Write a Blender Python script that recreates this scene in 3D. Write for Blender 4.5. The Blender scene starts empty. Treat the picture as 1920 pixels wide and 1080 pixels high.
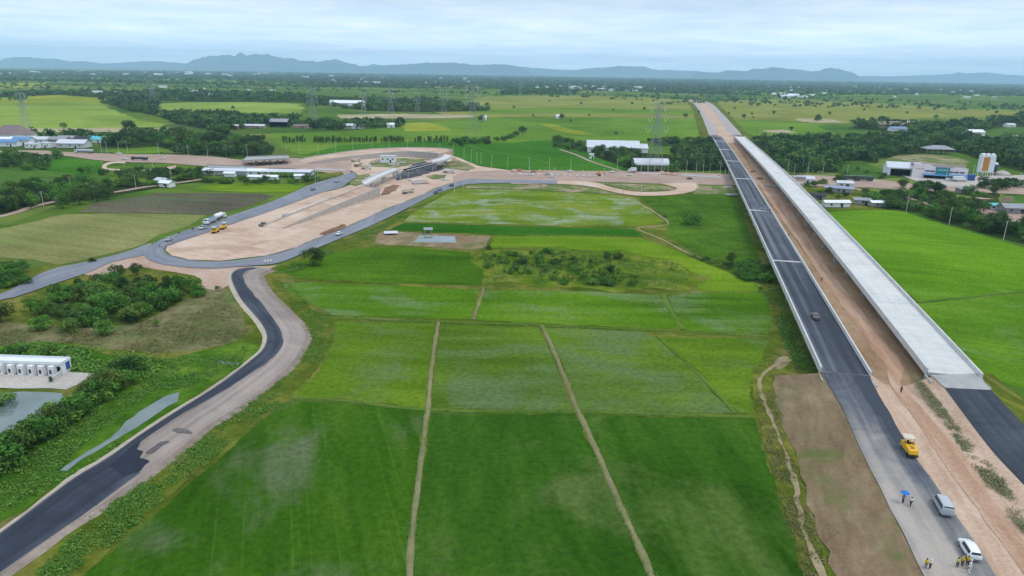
import bpy, bmesh, math, random
import numpy as np
from mathutils import Vector, Matrix, noise, geometry
PI = math.pi
scene = bpy.context.scene
COL = scene.collection
rnd = random.Random(7)

# ---------------------------------------------------------------- camera model
H, FPX = 72.0, 1300.0
PITCH, ROLL = math.atan(404 / 1300), 0.0165
FW = Vector((0, math.cos(PITCH), -math.sin(PITCH)))
U0 = Vector((0, math.sin(PITCH), math.cos(PITCH)))
R0 = Vector((1, 0, 0))
RT = R0 * math.cos(ROLL) + U0 * math.sin(ROLL)
UP = U0 * math.cos(ROLL) - R0 * math.sin(ROLL)

def ray(px, py):
    return FW + RT * ((px - 960) / FPX) + UP * ((540 - py) / FPX)

def G(px, py, z=0.0):
    """where the photograph's point (px, py) lies on the level z"""
    d = ray(px, py)
    t = (z - H) / d.z
    return Vector((d.x * t, d.y * t, z))

def heading(a, b, z=0.0):
    A, B = G(a[0], a[1], z), G(b[0], b[1], z)
    return math.atan2(B.y - A.y, B.x - A.x)

cam = bpy.data.objects.new('camera', bpy.data.cameras.new('camera'))
COL.objects.link(cam)
cam.data.sensor_width = 36
cam.data.lens = 36 * FPX / 1920
cam.data.clip_start = 0.5
cam.data.clip_end = 80000
cam.matrix_world = Matrix(((RT.x, UP.x, -FW.x, 0), (RT.y, UP.y, -FW.y, 0), (RT.z, UP.z, -FW.z, H), (0, 0, 0, 1)))
scene.camera = cam

# ---------------------------------------------------------------- materials
ALB = 0.76

def S(r, g, b, k=1.0):
    def l(c):
        c /= 255
        return c / 12.92 if c <= .04045 else ((c + .055) / 1.055) ** 2.4
    return (min(.92, l(r) * ALB * k), min(.92, l(g) * ALB * k), min(.92, l(b) * ALB * k), 1)

class Mat:
    def __init__(s, name, rough=.9, spec=.25, metal=0):
        s.m = bpy.data.materials.new(name)
        s.m.use_nodes = True
        s.t = s.m.node_tree
        s.N, s.L = s.t.nodes, s.t.links
        s.b = s.N['Principled BSDF']
        s.b.inputs['Roughness'].default_value = rough
        s.b.inputs['Specular IOR Level'].default_value = spec
        s.b.inputs['Metallic'].default_value = metal
        s.tc = None
    def put(s, sock, v):
        if hasattr(v, 'is_output') or isinstance(v, bpy.types.NodeSocket):
            s.L.new(v, sock)
        else:
            sock.default_value = v
    def coord(s, scale=(1, 1, 1), rot=0.0, loc=(0, 0, 0), src='Object'):
        if s.tc is None:
            s.tc = s.N.new('ShaderNodeTexCoord')
        mp = s.N.new('ShaderNodeMapping')
        mp.vector_type = 'TEXTURE' if False else 'POINT'
        vr = s.N.new('ShaderNodeVectorRotate')
        vr.rotation_type = 'Z_AXIS'
        vr.inputs['Angle'].default_value = rot
        s.L.new(s.tc.outputs[src], vr.inputs['Vector'])
        s.L.new(vr.outputs[0], mp.inputs['Vector'])
        mp.inputs['Scale'].default_value = scale
        mp.inputs['Location'].default_value = loc
        return mp.outputs[0]
    def noise(s, vec, scale=1.0, detail=4, rough=.55, dist=0.0):
        n = s.N.new('ShaderNodeTexNoise')
        s.L.new(vec, n.inputs['Vector'])
        n.inputs['Scale'].default_value = scale
        n.inputs['Detail'].default_value = detail
        n.inputs['Roughness'].default_value = rough
        n.inputs['Distortion'].default_value = dist
        return n.outputs['Fac']
    def voro(s, vec, scale=1.0, out='Color', feature='F1', rand=1.0):
        n = s.N.new('ShaderNodeTexVoronoi')
        n.feature = feature
        s.L.new(vec, n.inputs['Vector'])
        n.inputs['Scale'].default_value = scale
        n.inputs['Randomness'].default_value = rand
        return n.outputs[out]
    def ramp(s, fac, stops, interp='LINEAR'):
        n = s.N.new('ShaderNodeValToRGB')
        n.color_ramp.interpolation = interp
        e = n.color_ramp.elements
        while len(e) < len(stops):
            e.new(.5)
        for k, (p, c) in enumerate(stops):
            e[k].position = p
            e[k].color = c if len(c) == 4 else (*c, 1)
        s.put(n.inputs['Fac'], fac)
        return n.outputs['Color']
    def step(s, fac, a, b, lo=0.0, hi=1.0):
        n = s.N.new('ShaderNodeMapRange')
        n.interpolation_type = 'SMOOTHSTEP'
        s.put(n.inputs['Value'], fac)
        for i, v in ((1, a), (2, b), (3, lo), (4, hi)):
            n.inputs[i].default_value = v
        return n.outputs[0]
    def mix(s, fac, a, b, blend='MIX'):
        n = s.N.new('ShaderNodeMix')
        n.data_type = 'RGBA'
        n.blend_type = blend
        s.put(n.inputs[0], fac)
        s.put(n.inputs[6], a)
        s.put(n.inputs[7], b)
        return n.outputs[2]
    def math(s, op, a, b=0.0):
        n = s.N.new('ShaderNodeMath')
        n.operation = op
        s.put(n.inputs[0], a)
        s.put(n.inputs[1], b)
        return n.outputs[0]
    def attr(s, name, out='Fac'):
        n = s.N.new('ShaderNodeAttribute')
        n.attribute_name = name
        return n.outputs[out]
    def orand(s):
        return s.N.new('ShaderNodeObjectInfo').outputs['Random']
    def sep(s, vec):
        n = s.N.new('ShaderNodeSeparateXYZ')
        s.L.new(vec, n.inputs[0])
        return n.outputs
    def bump(s, fac, strength=.3, dist=.1):
        n = s.N.new('ShaderNodeBump')
        n.inputs['Strength'].default_value = strength
        n.inputs['Distance'].default_value = dist
        s.L.new(fac, n.inputs['Height'])
        s.L.new(n.outputs[0], s.b.inputs['Normal'])
    def base(s, c):
        s.put(s.b.inputs['Base Color'], c)
        return s
    def rough(s, v):
        s.put(s.b.inputs['Roughness'], v)
        return s

def plain(name, col, rough=.6, spec=.3, metal=0, var=.18, scale=1.2):
    """painted or cast surface with slight weathering"""
    m = Mat(name, rough, spec, metal)
    v = m.coord()
    f = m.noise(v, scale, 5, .6)
    dark = tuple(c * (1 - var) for c in col[:3]) + (1,)
    lite = tuple(min(.95, c * (1 + var * .6)) for c in col[:3]) + (1,)
    m.base(m.ramp(f, [(.3, dark), (.7, lite)]))
    return m.m

def field_mat(name, c1, c2, c3, wet=None, wetamt=0.0, ang=0.0, seed=0, fine=1.0, stretch=6.0, big=.012, bump=.5, lines=0.0):
    """a crop: mottled at several scales, streaked along the rows, with wet or thin patches"""
    m = Mat(name, .95, 0.0)
    cut = lambda c, k: None if c is None else (c[0] * .93 * k, c[1] * .74 * k, c[2] * .54 * k, 1)
    c1, c2, c3, wet = cut(c1, .82), cut(c2, 1), cut(c3, 1.16), (None if wet is None else (wet[0] * .9, wet[1] * .84, wet[2] * .8, 1))
    loc = (seed * 13.7, seed * 7.3, 0)
    iso = m.coord(loc=loc)
    row = m.coord((1 / stretch, 1, 1), ang, loc)
    f1 = m.noise(iso, big, 4, .6, .6)
    f2 = m.noise(row, .16, 5, .6, .3)
    f3 = m.noise(iso, .75 * fine, 6, .72)
    c = m.ramp(m.math('ADD', m.math('MULTIPLY', f1, .6), m.math('MULTIPLY', f2, .4)), [(.34, c1), (.5, c2), (.66, c3)])
    if wet:
        w = m.math('ADD', m.math('MULTIPLY', m.noise(iso, big * 1.9, 5, .62, 1.2), .75), m.math('MULTIPLY', f2, .25))
        thr = .62 - wetamt * .25
        wf = m.step(w, thr - .03, thr + .15, 0, .7)
        c = m.mix(wf, c, wet)  # in paddies: muddy water with its grey sky sheen put into the colour
    if lines:
        ln = m.noise(m.coord((.008, 1.0, 1), ang, loc), 1.1, 3, .6)
        c = m.mix(m.step(ln, .58, .66, 0, lines), c, tuple(min(.9, x * 1.7 + .02) for x in c3[:3]) + (1,))
    sp = m.ramp(f3, [(.28, (.62, .64, .6, 1)), (.72, (1.36, 1.34, 1.3, 1))])
    c = m.mix(1.0, c, sp, 'MULTIPLY')
    m.base(c)
    if bump:
        m.bump(f3, bump, .25)
    return m.m

def dirt_mat(name, c1, c2, c3, grass=None, gamt=.0, seed=0, ang=0.0, stretch=5.0, tracks=.35):
    m = Mat(name, .95, .02)
    loc = (seed * 9.1, seed * 5.7, 0)
    iso = m.coord(loc=loc)
    row = m.coord((1 / stretch, 1, 1), ang, loc)
    f1 = m.noise(iso, .035, 5, .62, .5)
    f2 = m.noise(row, .5, 4, .6, .2)
    f3 = m.noise(iso, 1.6, 4, .7)
    c = m.ramp(m.math('ADD', m.math('MULTIPLY', f1, 1 - tracks), m.math('MULTIPLY', f2, tracks)), [(.33, c1), (.5, c2), (.66, c3)])
    if grass:
        g = m.math('ADD', m.math('MULTIPLY', m.noise(iso, .07, 6, .7, .8), .7), m.math('MULTIPLY', f3, .3))
        thr = .68 - gamt * .35
        c = m.mix(m.step(g, thr, thr + .1), c, grass)
    sp = m.ramp(f3, [(.28, (.78, .78, .78, 1)), (.72, (1.18, 1.18, 1.18, 1))])
    m.base(m.mix(1.0, c, sp, 'MULTIPLY'))
    m.bump(f3, .4, .12)
    return m.m

def road_mat(name, dark, mid, dusty, damt=.4, width=10.0, seed=0, patch=.5):
    """u runs across the road, v along it in metres"""
    m = Mat(name, .85, .3)
    uv = m.coord((width, 1, 1), 0, (seed * 3.1, seed * 17.0, 0), 'UV')
    lane = m.coord((width, .012, 1), 0, (seed * 3.1, seed, 0), 'UV')
    f1 = m.noise(lane, .55, 4, .6, .1)
    f2 = m.noise(uv, .06, 5, .62, .8)
    f3 = m.noise(uv, 2.2, 4, .7)
    w = m.math('ADD', m.math('MULTIPLY', f1, 1 - patch), m.math('MULTIPLY', f2, patch))
    c = m.ramp(w, [(.36, dark), (.52 - damt * .12, mid), (.74 - damt * .2, dusty)])
    sp = m.ramp(f3, [(.25, (.88, .88, .88, 1)), (.75, (1.12, 1.12, 1.12, 1))])
    m.base(m.mix(1.0, c, sp, 'MULTIPLY'))
    m.bump(f3, .2, .05)
    return m.m

def leaf_mat(name, dark, mid, lite, hue=.25):
    m = Mat(name, .75, .2)
    t = m.attr('tint')
    o = m.orand()
    f = m.math('ADD', m.math('MULTIPLY', t, 1 - hue), m.math('MULTIPLY', o, hue))
    c = m.ramp(f, [(.12, dark), (.5, mid), (.9, lite)])
    if hue:
        o2 = m.math('FRACT', m.math('MULTIPLY', o, 7.31))
        c = m.mix(m.step(o2, .45, 1.0, 0, .5), c, m.mix(f, S(52, 66, 20), S(140, 148, 66)))
    m.base(c)
    tr = m.N.new('ShaderNodeBsdfTranslucent')
    m.L.new(c, tr.inputs['Color'])
    mx = m.N.new('ShaderNodeMixShader')
    mx.inputs[0].default_value = .22
    m.L.new(m.b.outputs[0], mx.inputs[1])
    m.L.new(tr.outputs[0], mx.inputs[2])
    m.L.new(mx.outputs[0], m.N['Material Output'].inputs['Surface'])
    return m.m

# ---------------------------------------------------------------- objects
def tag(o, label=None, cat=None, group=None, kind=None):
    if label: o['label'] = label
    if cat: o['category'] = cat
    if group: o['group'] = group
    if kind: o['kind'] = kind
    return o

def thing(name, label, cat, loc=(0, 0, 0), rotz=0.0, group=None, scale=None):
    o = bpy.data.objects.new(name, None)
    o.empty_display_size = .5
    COL.objects.link(o)
    o.location = loc
    o.rotation_euler = (0, 0, rotz)
    if scale: o.scale = scale
    return tag(o, label, cat, group)

def put(name, me, parent=None, loc=None):
    o = bpy.data.objects.new(name, me)
    COL.objects.link(o)
    if parent: o.parent = parent
    if loc: o.location = loc
    return o

class MB:
    """collects boxes, bars and sheets and links them as ONE mesh"""
    def __init__(s):
        s.v, s.f, s.mi, s.uv = [], [], [], None
    def add(s, vs, fs, mi=0):
        k = len(s.v)
        s.v += [tuple(v) for v in vs]
        s.f += [tuple(i + k for i in f) for f in fs]
        s.mi += [mi] * len(fs)
        return s
    def box(s, c, d, rz=0.0, mi=0, taper=1.0):
        cx, cy, cz = c
        x, y, z = d[0] / 2, d[1] / 2, d[2] / 2
        ca, sa = math.cos(rz), math.sin(rz)
        vs = []
        for sz in (-1, 1):
            k = taper if sz > 0 else 1.0
            for sx, sy in ((-1, -1), (1, -1), (1, 1), (-1, 1)):
                a, b = sx * x * k, sy * y * k
                vs.append((cx + a * ca - b * sa, cy + a * sa + b * ca, cz + sz * z))
        return s.add(vs, [(3, 2, 1, 0), (4, 5, 6, 7), (0, 1, 5, 4), (1, 2, 6, 5), (2, 3, 7, 6), (3, 0, 4, 7)], mi)
    def bar(s, a, b, r, n=4, r2=None, mi=0):
        a, b = Vector(a), Vector(b)
        d = (b - a)
        if d.length < 1e-6: return s
        d.normalize()
        t = d.orthogonal().normalized()
        u = d.cross(t)
        r2 = r if r2 is None else r2
        vs = []
        for p, q in ((a, r), (b, r2)):
            for k in range(n):
                w = 2 * PI * (k + .5) / n
                vs.append(p + t * (math.cos(w) * q) + u * (math.sin(w) * q))
        fs = [(k, (k + 1) % n, n + (k + 1) % n, n + k) for k in range(n)]
        fs += [tuple(range(n - 1, -1, -1)), tuple(range(n, 2 * n))]
        return s.add(vs, fs, mi)
    def tube(s, pts, radii, n=8, mi=0):
        k = len(pts)
        vs = []
        for i, (p, r) in enumerate(zip(pts, radii)):
            a = Vector(pts[max(0, i - 1)]); b = Vector(pts[min(k - 1, i + 1)])
            d = (b - a).normalized()
            t = d.cross(Vector((.3, .9, .2))).normalized()
            u = d.cross(t)
            for j in range(n):
                w = 2 * PI * j / n
                vs.append(Vector(p) + t * (math.cos(w) * r) + u * (math.sin(w) * r))
        fs = [(i * n + j, i * n + (j + 1) % n, (i + 1) * n + (j + 1) % n, (i + 1) * n + j) for i in range(k - 1) for j in range(n)]
        fs += [tuple(range(n - 1, -1, -1)), tuple((k - 1) * n + j for j in range(n))]
        return s.add(vs, fs, mi)
    def loft(s, rings, closed=True, caps=True, mi=0):
        n = len(rings[0])
        vs = [p for r in rings for p in r]
        m = n if closed else n - 1
        fs = [(i * n + j, i * n + (j + 1) % n, (i + 1) * n + (j + 1) % n, (i + 1) * n + j) for i in range(len(rings) - 1) for j in range(m)]
        if caps and closed:
            fs += [tuple(range(n - 1, -1, -1)), tuple((len(rings) - 1) * n + j for j in range(n))]
        return s.add(vs, fs, mi)
    def prism(s, poly, z0, z1, mi=0):
        """poly: world xy corners, counter-clockwise"""
        n = len(poly)
        ar = sum(poly[i][0] * poly[(i + 1) % n][1] - poly[(i + 1) % n][0] * poly[i][1] for i in range(n))
        if ar < 0: poly = list(reversed(poly))
        zz = z0 if hasattr(z0, '__len__') else [z0] * n
        zt = z1 if hasattr(z1, '__len__') else [z1] * n
        vs = [(p[0], p[1], a) for p, a in zip(poly, zz)] + [(p[0], p[1], a) for p, a in zip(poly, zt)]
        fs = [(i, (i + 1) % n, n + (i + 1) % n, n + i) for i in range(n)]
        tri = geometry.tessellate_polygon([[Vector((p[0], p[1], 0)) for p in poly]])
        for t in tri:
            t = list(t)
            a, b, c = (Vector((*poly[i][:2], 0)) for i in t)
            if (b - a).cross(c - a).z < 0: t.reverse()
            fs.append(tuple(n + i for i in t))
            fs.append(tuple(reversed(t)))
        return s.add(vs, fs, mi)
    def mesh(s, name, mats, smooth=False):
        me = bpy.data.meshes.new(name)
        me.from_pydata(s.v, [], s.f)
        for m in (mats if isinstance(mats, (list, tuple)) else [mats]):
            me.materials.append(m)
        me.polygons.foreach_set('material_index', s.mi)
        if smooth:
            me.polygons.foreach_set('use_smooth', [True] * len(s.f))
        me.update()
        return me
    def build(s, name, mats, parent=None, smooth=False, loc=None):
        return put(name, s.mesh(name, mats, smooth), parent, loc)

def crom(P, n=8, closed=False):
    """Catmull-Rom through the points"""
    P = [Vector(p) for p in P]
    out = []
    k = len(P)
    for i in range(k if closed else k - 1):
        if closed:
            a, b, c, d = P[(i - 1) % k], P[i], P[(i + 1) % k], P[(i + 2) % k]
        else:
            b, c = P[i], P[i + 1]
            a = P[i - 1] if i else b * 2 - c
            d = P[i + 2] if i + 2 < k else c * 2 - b
        for j in range(n):
            t = j / n
            out.append(.5 * ((2 * b) + (c - a) * t + (2 * a - 5 * b + 4 * c - d) * t * t + (3 * b - a - 3 * c + d) * t ** 3))
    if not closed: out.append(P[-1])
    return out

def wob(p, sc, seed=0.0):
    q = Vector((p.x * sc + seed * 3.3, p.y * sc - seed * 1.7, seed))
    return noise.noise(q) + .5 * noise.noise(q * 2.3) + .28 * noise.noise(q * 5.1)

def patch(name, label, px, mat, z=.1, jit=.7, kind='structure', cat=None, smooth=0, seed=None, thick=0.0):
    """an irregularly edged sheet of ground traced at (px) and laid at height z"""
    seed = rnd.random() * 50 if seed is None else seed
    P = [G(x, y, z) for x, y in px]
    if smooth:
        P = crom(P, smooth, True)
    out = []
    k = len(P)
    for i in range(k):
        a, b = P[i], P[(i + 1) % k]
        dist = (a + b).length / 2
        st = max(1.2, dist * .009)
        m = max(1, min(40, int((b - a).length / st)))
        for j in range(m):
            p = a.lerp(b, j / m)
            if jit:
                sc = 1 / max(4, dist * .03)
                am = jit * max(1, dist / 300)
                p = p + Vector((wob(p, sc, seed), wob(p, sc, seed + 9), 0)) * am
            out.append(p)
    tri = geometry.tessellate_polygon([out])
    fs = []
    for t in tri:
        a, b, c = (out[i] for i in t)
        fs.append(t if (b - a).cross(c - a).z > 0 else tuple(reversed(t)))
    mb = MB().add(out, fs)
    o = mb.build(name, mat)
    return tag(o, label, cat, None, kind)

def resample(P, n):
    L = [0.0]
    for a, b in zip(P, P[1:]):
        L.append(L[-1] + (b - a).length)
    out = []
    j = 0
    for i in range(n):
        t = L[-1] * i / (n - 1)
        while j < len(P) - 2 and L[j + 1] < t: j += 1
        w = (t - L[j]) / max(1e-9, L[j + 1] - L[j])
        out.append(P[j].lerp(P[j + 1], min(1, max(0, w))))
    return out, L[-1]

def sheet(name, label, A, B, mat, jit=(0, 0), cross=4, crown=0.0, kind='structure', cat=None, seed=None, step=3.0, skirt=0.0):
    """a strip between the world polylines A (left) and B (right); uv: u across, v metres along"""
    seed = rnd.random() * 50 if seed is None else seed
    n = max(8, min(220, int(max(resample(A, 2)[1], resample(B, 2)[1]) / step)))
    A, la = resample(A, n)
    B, lb = resample(B, n)
    vs, uvs, fs = [], [], []
    for i in range(n):
        a, b = A[i].copy(), B[i].copy()
        d = (b - a); d.z = 0
        d.normalize()
        dist = max(1, a.length / 300)
        if jit[0]: a += d * wob(a, .22 / dist, seed) * jit[0] * dist
        if jit[1]: b += d * wob(b, .22 / dist, seed + 5) * jit[1] * dist
        for j in range(cross + 1):
            t = j / cross
            p = a.lerp(b, t)
            p.z += crown * (1 - (2 * t - 1) ** 2)
            vs.append(p)
            uvs.append((t, la * i / (n - 1)))
    m = cross + 1
    for i in range(n - 1):
        for j in range(cross):
            q = (i * m + j, i * m + j + 1, (i + 1) * m + j + 1, (i + 1) * m + j)
            fs.append(q)
    a, b, c = (vs[i] for i in fs[0][:3])
    if (b - a).cross(c - a).z < 0:
        fs = [tuple(reversed(f)) for f in fs]
    me = bpy.data.meshes.new(name)
    me.from_pydata([tuple(v) for v in vs], [], fs)
    me.materials.append(mat)
    ul = me.uv_layers.new(name='UVMap')
    for poly in me.polygons:
        for li in poly.loop_indices:
            ul.data[li].uv = uvs[me.loops[li].vertex_index]
    o = put(name, me)
    return tag(o, label, cat, None, kind)

def PX(L, z=0.0):
    return [G(x, y, z if not callable(z) else z(x, y)) for x, y in L]

def ribbon(name, label, px, width, mat, z=.12, rise=.3, jit=.25, kind='structure', cat=None, smooth=6, step=2.0):
    P = crom(PX(px, z), smooth)
    A, B = [], []
    for i, p in enumerate(P):
        d = P[min(i + 1, len(P) - 1)] - P[max(0, i - 1)]
        n = Vector((-d.y, d.x, 0)).normalized() * (width / 2)
        A.append(p + n); B.append(p - n)
    return sheet(name, label, A, B, mat, (jit, jit), 4, rise, kind, cat, None, step)

def inside(x, y, P):
    c = False
    k = len(P)
    for i in range(k):
        x0, y0 = P[i]; x1, y1 = P[(i + 1) % k]
        if (y0 > y) != (y1 > y) and x < (x1 - x0) * (y - y0) / (y1 - y0) + x0:
            c = not c
    return c

def sample(P, n, r=rnd):
    xs = [p[0] for p in P]; ys = [p[1] for p in P]
    out = []
    tries = 0
    while len(out) < n and tries < n * 200:
        tries += 1
        x = r.uniform(min(xs), max(xs)); y = r.uniform(min(ys), max(ys))
        if inside(x, y, P): out.append((x, y))
    return out

ORD = ['first', 'second', 'third', 'fourth', 'fifth', 'sixth', 'seventh', 'eighth', 'ninth', 'tenth', 'eleventh', 'twelfth',
       'thirteenth', 'fourteenth', 'fifteenth', 'sixteenth', 'seventeenth', 'eighteenth', 'nineteenth', 'twentieth']
# ---------------------------------------------------------------- sky, sun, air
SUN_EL, SUN_AZ = math.radians(62), math.radians(115)      # azimuth clockwise from +Y
world = bpy.data.worlds.new('World')
scene.world = world
world.use_nodes = True
wt = world.node_tree
wt.nodes.clear()
def wn(t): return wt.nodes.new(t)
sky = wn('ShaderNodeTexSky')
sky.sky_type = 'NISHITA'
sky.sun_disc = False
sky.sun_elevation = SUN_EL
sky.sun_rotation = SUN_AZ
sky.altitude = 70
sky.air_density = 1.2
sky.dust_density = 2.0
sky.ozone_density = 2.0
tcw = wn('ShaderNodeTexCoord')
sx = wn('ShaderNodeSeparateXYZ')
wt.links.new(tcw.outputs['Generated'], sx.inputs[0])
zz = wn('ShaderNodeMath'); zz.operation = 'MAXIMUM'; zz.inputs[1].default_value = 0.0
wt.links.new(sx.outputs['Z'], zz.inputs[0])
za = wn('ShaderNodeMath'); za.operation = 'ADD'; za.inputs[1].default_value = .045
wt.links.new(zz.outputs[0], za.inputs[0])
dv = []
for ax in 'XY':
    d = wn('ShaderNodeMath'); d.operation = 'DIVIDE'
    wt.links.new(sx.outputs[ax], d.inputs[0]); wt.links.new(za.outputs[0], d.inputs[1])
    dv.append(d)
cb = wn('ShaderNodeCombineXYZ')
wt.links.new(dv[0].outputs[0], cb.inputs[0]); wt.links.new(dv[1].outputs[0], cb.inputs[1])
def wnoise(scale, detail, rough, dist):
    n = wn('ShaderNodeTexNoise')
    n.inputs['Scale'].default_value = scale; n.inputs['Detail'].default_value = detail
    n.inputs['Roughness'].default_value = rough; n.inputs['Distortion'].default_value = dist
    wt.links.new(cb.outputs[0], n.inputs['Vector'])
    return n.outputs['Fac']
cover = wn('ShaderNodeMapRange'); cover.interpolation_type = 'SMOOTHSTEP'
for i, v in ((1, .36), (2, .66), (3, .8), (4, 1.0)): cover.inputs[i].default_value = v
wt.links.new(wnoise(.32, 6, .6, .4), cover.inputs[0])
cc = wn('ShaderNodeValToRGB')
cc.color_ramp.elements[0].position = .34; cc.color_ramp.elements[0].color = (.68, .83, 1.02, 1)
cc.color_ramp.elements[1].position = .7; cc.color_ramp.elements[1].color = (.94, 1.0, 1.08, 1)
e = cc.color_ramp.elements.new(.5); e.color = (.78, .90, 1.06, 1)
wt.links.new(wnoise(.85, 8, .6, .5), cc.inputs['Fac'])
cs = wn('ShaderNodeMix'); cs.data_type = 'RGBA'; cs.blend_type = 'MULTIPLY'; cs.inputs[0].default_value = 1
CLOUD = 9.2
zr = wn('ShaderNodeMapRange')
for i, v in ((1, .0), (2, .9), (3, CLOUD), (4, CLOUD * 1.75)): zr.inputs[i].default_value = v
wt.links.new(zz.outputs[0], zr.inputs[0])
hb = wn('ShaderNodeMapRange'); hb.interpolation_type = 'SMOOTHSTEP'
for i, v in ((1, .0), (2, .11), (3, 2.1), (4, 1.0)): hb.inputs[i].default_value = v
wt.links.new(zz.outputs[0], hb.inputs[0])
hm = wn('ShaderNodeMath'); hm.operation = 'MULTIPLY'
wt.links.new(zr.outputs[0], hm.inputs[0]); wt.links.new(hb.outputs[0], hm.inputs[1])
wt.links.new(hm.outputs[0], cs.inputs[7])
cs.clamp_result = False
wt.links.new(cc.outputs[0], cs.inputs[6])
mx = wn('ShaderNodeMix'); mx.data_type = 'RGBA'
wt.links.new(cover.outputs[0], mx.inputs[0]); wt.links.new(sky.outputs[0], mx.inputs[6]); wt.links.new(cs.outputs[2], mx.inputs[7])
bg = wn('ShaderNodeBackground'); bg.inputs['Strength'].default_value = .1
wt.links.new(mx.outputs[2], bg.inputs['Color'])
wo = wn('ShaderNodeOutputWorld')
wt.links.new(bg.outputs[0], wo.inputs['Surface'])

sl = bpy.data.lights.new('sun', 'SUN')
sl.energy = 1.5
sl.angle = math.radians(10)
sl.color = (1.0, .94, .84)
so = bpy.data.objects.new('sun', sl)
COL.objects.link(so)
sd = Vector((math.sin(SUN_AZ) * math.cos(SUN_EL), math.cos(SUN_AZ) * math.cos(SUN_EL), math.sin(SUN_EL)))
so.rotation_euler = (-sd).to_track_quat('-Z', 'Y').to_euler()
so.location = (0, 0, 500)
vs_ = scene.view_settings
vs_.view_transform = 'Standard'
vs_.look = 'None'
vs_.exposure = 0.0
vs_.gamma = 1
vs_.use_curve_mapping = False
scene.cycles.max_bounces = 6
scene.cycles.diffuse_bounces = 3
scene.cycles.glossy_bounces = 2
scene.cycles.transmission_bounces = 2
scene.cycles.transparent_max_bounces = 4
scene.cycles.volume_bounces = 4

hz = bpy.data.materials.new('air')
hz.use_nodes = True
hz.node_tree.nodes.clear()
pv = hz.node_tree.nodes.new('ShaderNodeVolumePrincipled')
pv.inputs['Color'].default_value = (.52, .78, 1.0, 1)
pv.inputs['Density'].default_value = 6.4e-5
pv.inputs['Anisotropy'].default_value = .0
ho = hz.node_tree.nodes.new('ShaderNodeOutputMaterial')
hz.node_tree.links.new(pv.outputs[0], ho.inputs['Volume'])
o = MB().box((0, 9500, 359.5), (44200, 39000, 721)).build('haze', hz)
tag(o, 'pale blue haze filling the air over the plain', 'haze', None, 'stuff')
o.display_type = 'WIRE'

# ---------------------------------------------------------------- ground
m = Mat('plain_ground', .95, 0.0)
iso = m.coord()
cells = m.voro(m.coord((1, 2.1, 1), .24), .0052, 'Color')
cs_ = m.N.new('ShaderNodeSeparateColor')
m.L.new(cells, cs_.inputs[0])
c = m.ramp(cs_.outputs[0], [(.0, S(74, 106, 38)), (.25, S(104, 126, 52)), (.45, S(62, 98, 36)), (.62, S(94, 118, 46)), (.8, S(122, 134, 70)), (1.0, S(64, 94, 40))])
f = m.noise(m.coord((.3, 1, 1), .24), .05, 5, .6, .4)
c = m.mix(1.0, c, m.ramp(f, [(.3, (.8, .8, .8, 1)), (.7, (1.18, 1.18, 1.1, 1))]), 'MULTIPLY')
wood = m.noise(m.coord((.22, 1, 1), .05), .0035, 6, .62, .6)
c = m.mix(m.step(wood, .56, .63), c, S(52, 80, 44))
fine = m.noise(iso, .6, 5, .7)
c = m.mix(1.0, c, m.ramp(fine, [(.25, (.82, .82, .82, 1)), (.75, (1.2, 1.2, 1.2, 1))]), 'MULTIPLY')
m.base(c)
MAT_PLAIN = m.m
o = MB().add([(-22000, -9800, 0), (22000, -9800, 0), (22000, 28900, 0), (-22000, 28900, 0)], [(0, 1, 2, 3)]).build('ground', MAT_PLAIN)
tag(o, 'flat green farmland plain reaching to the far hills', None, None, 'structure')

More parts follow.
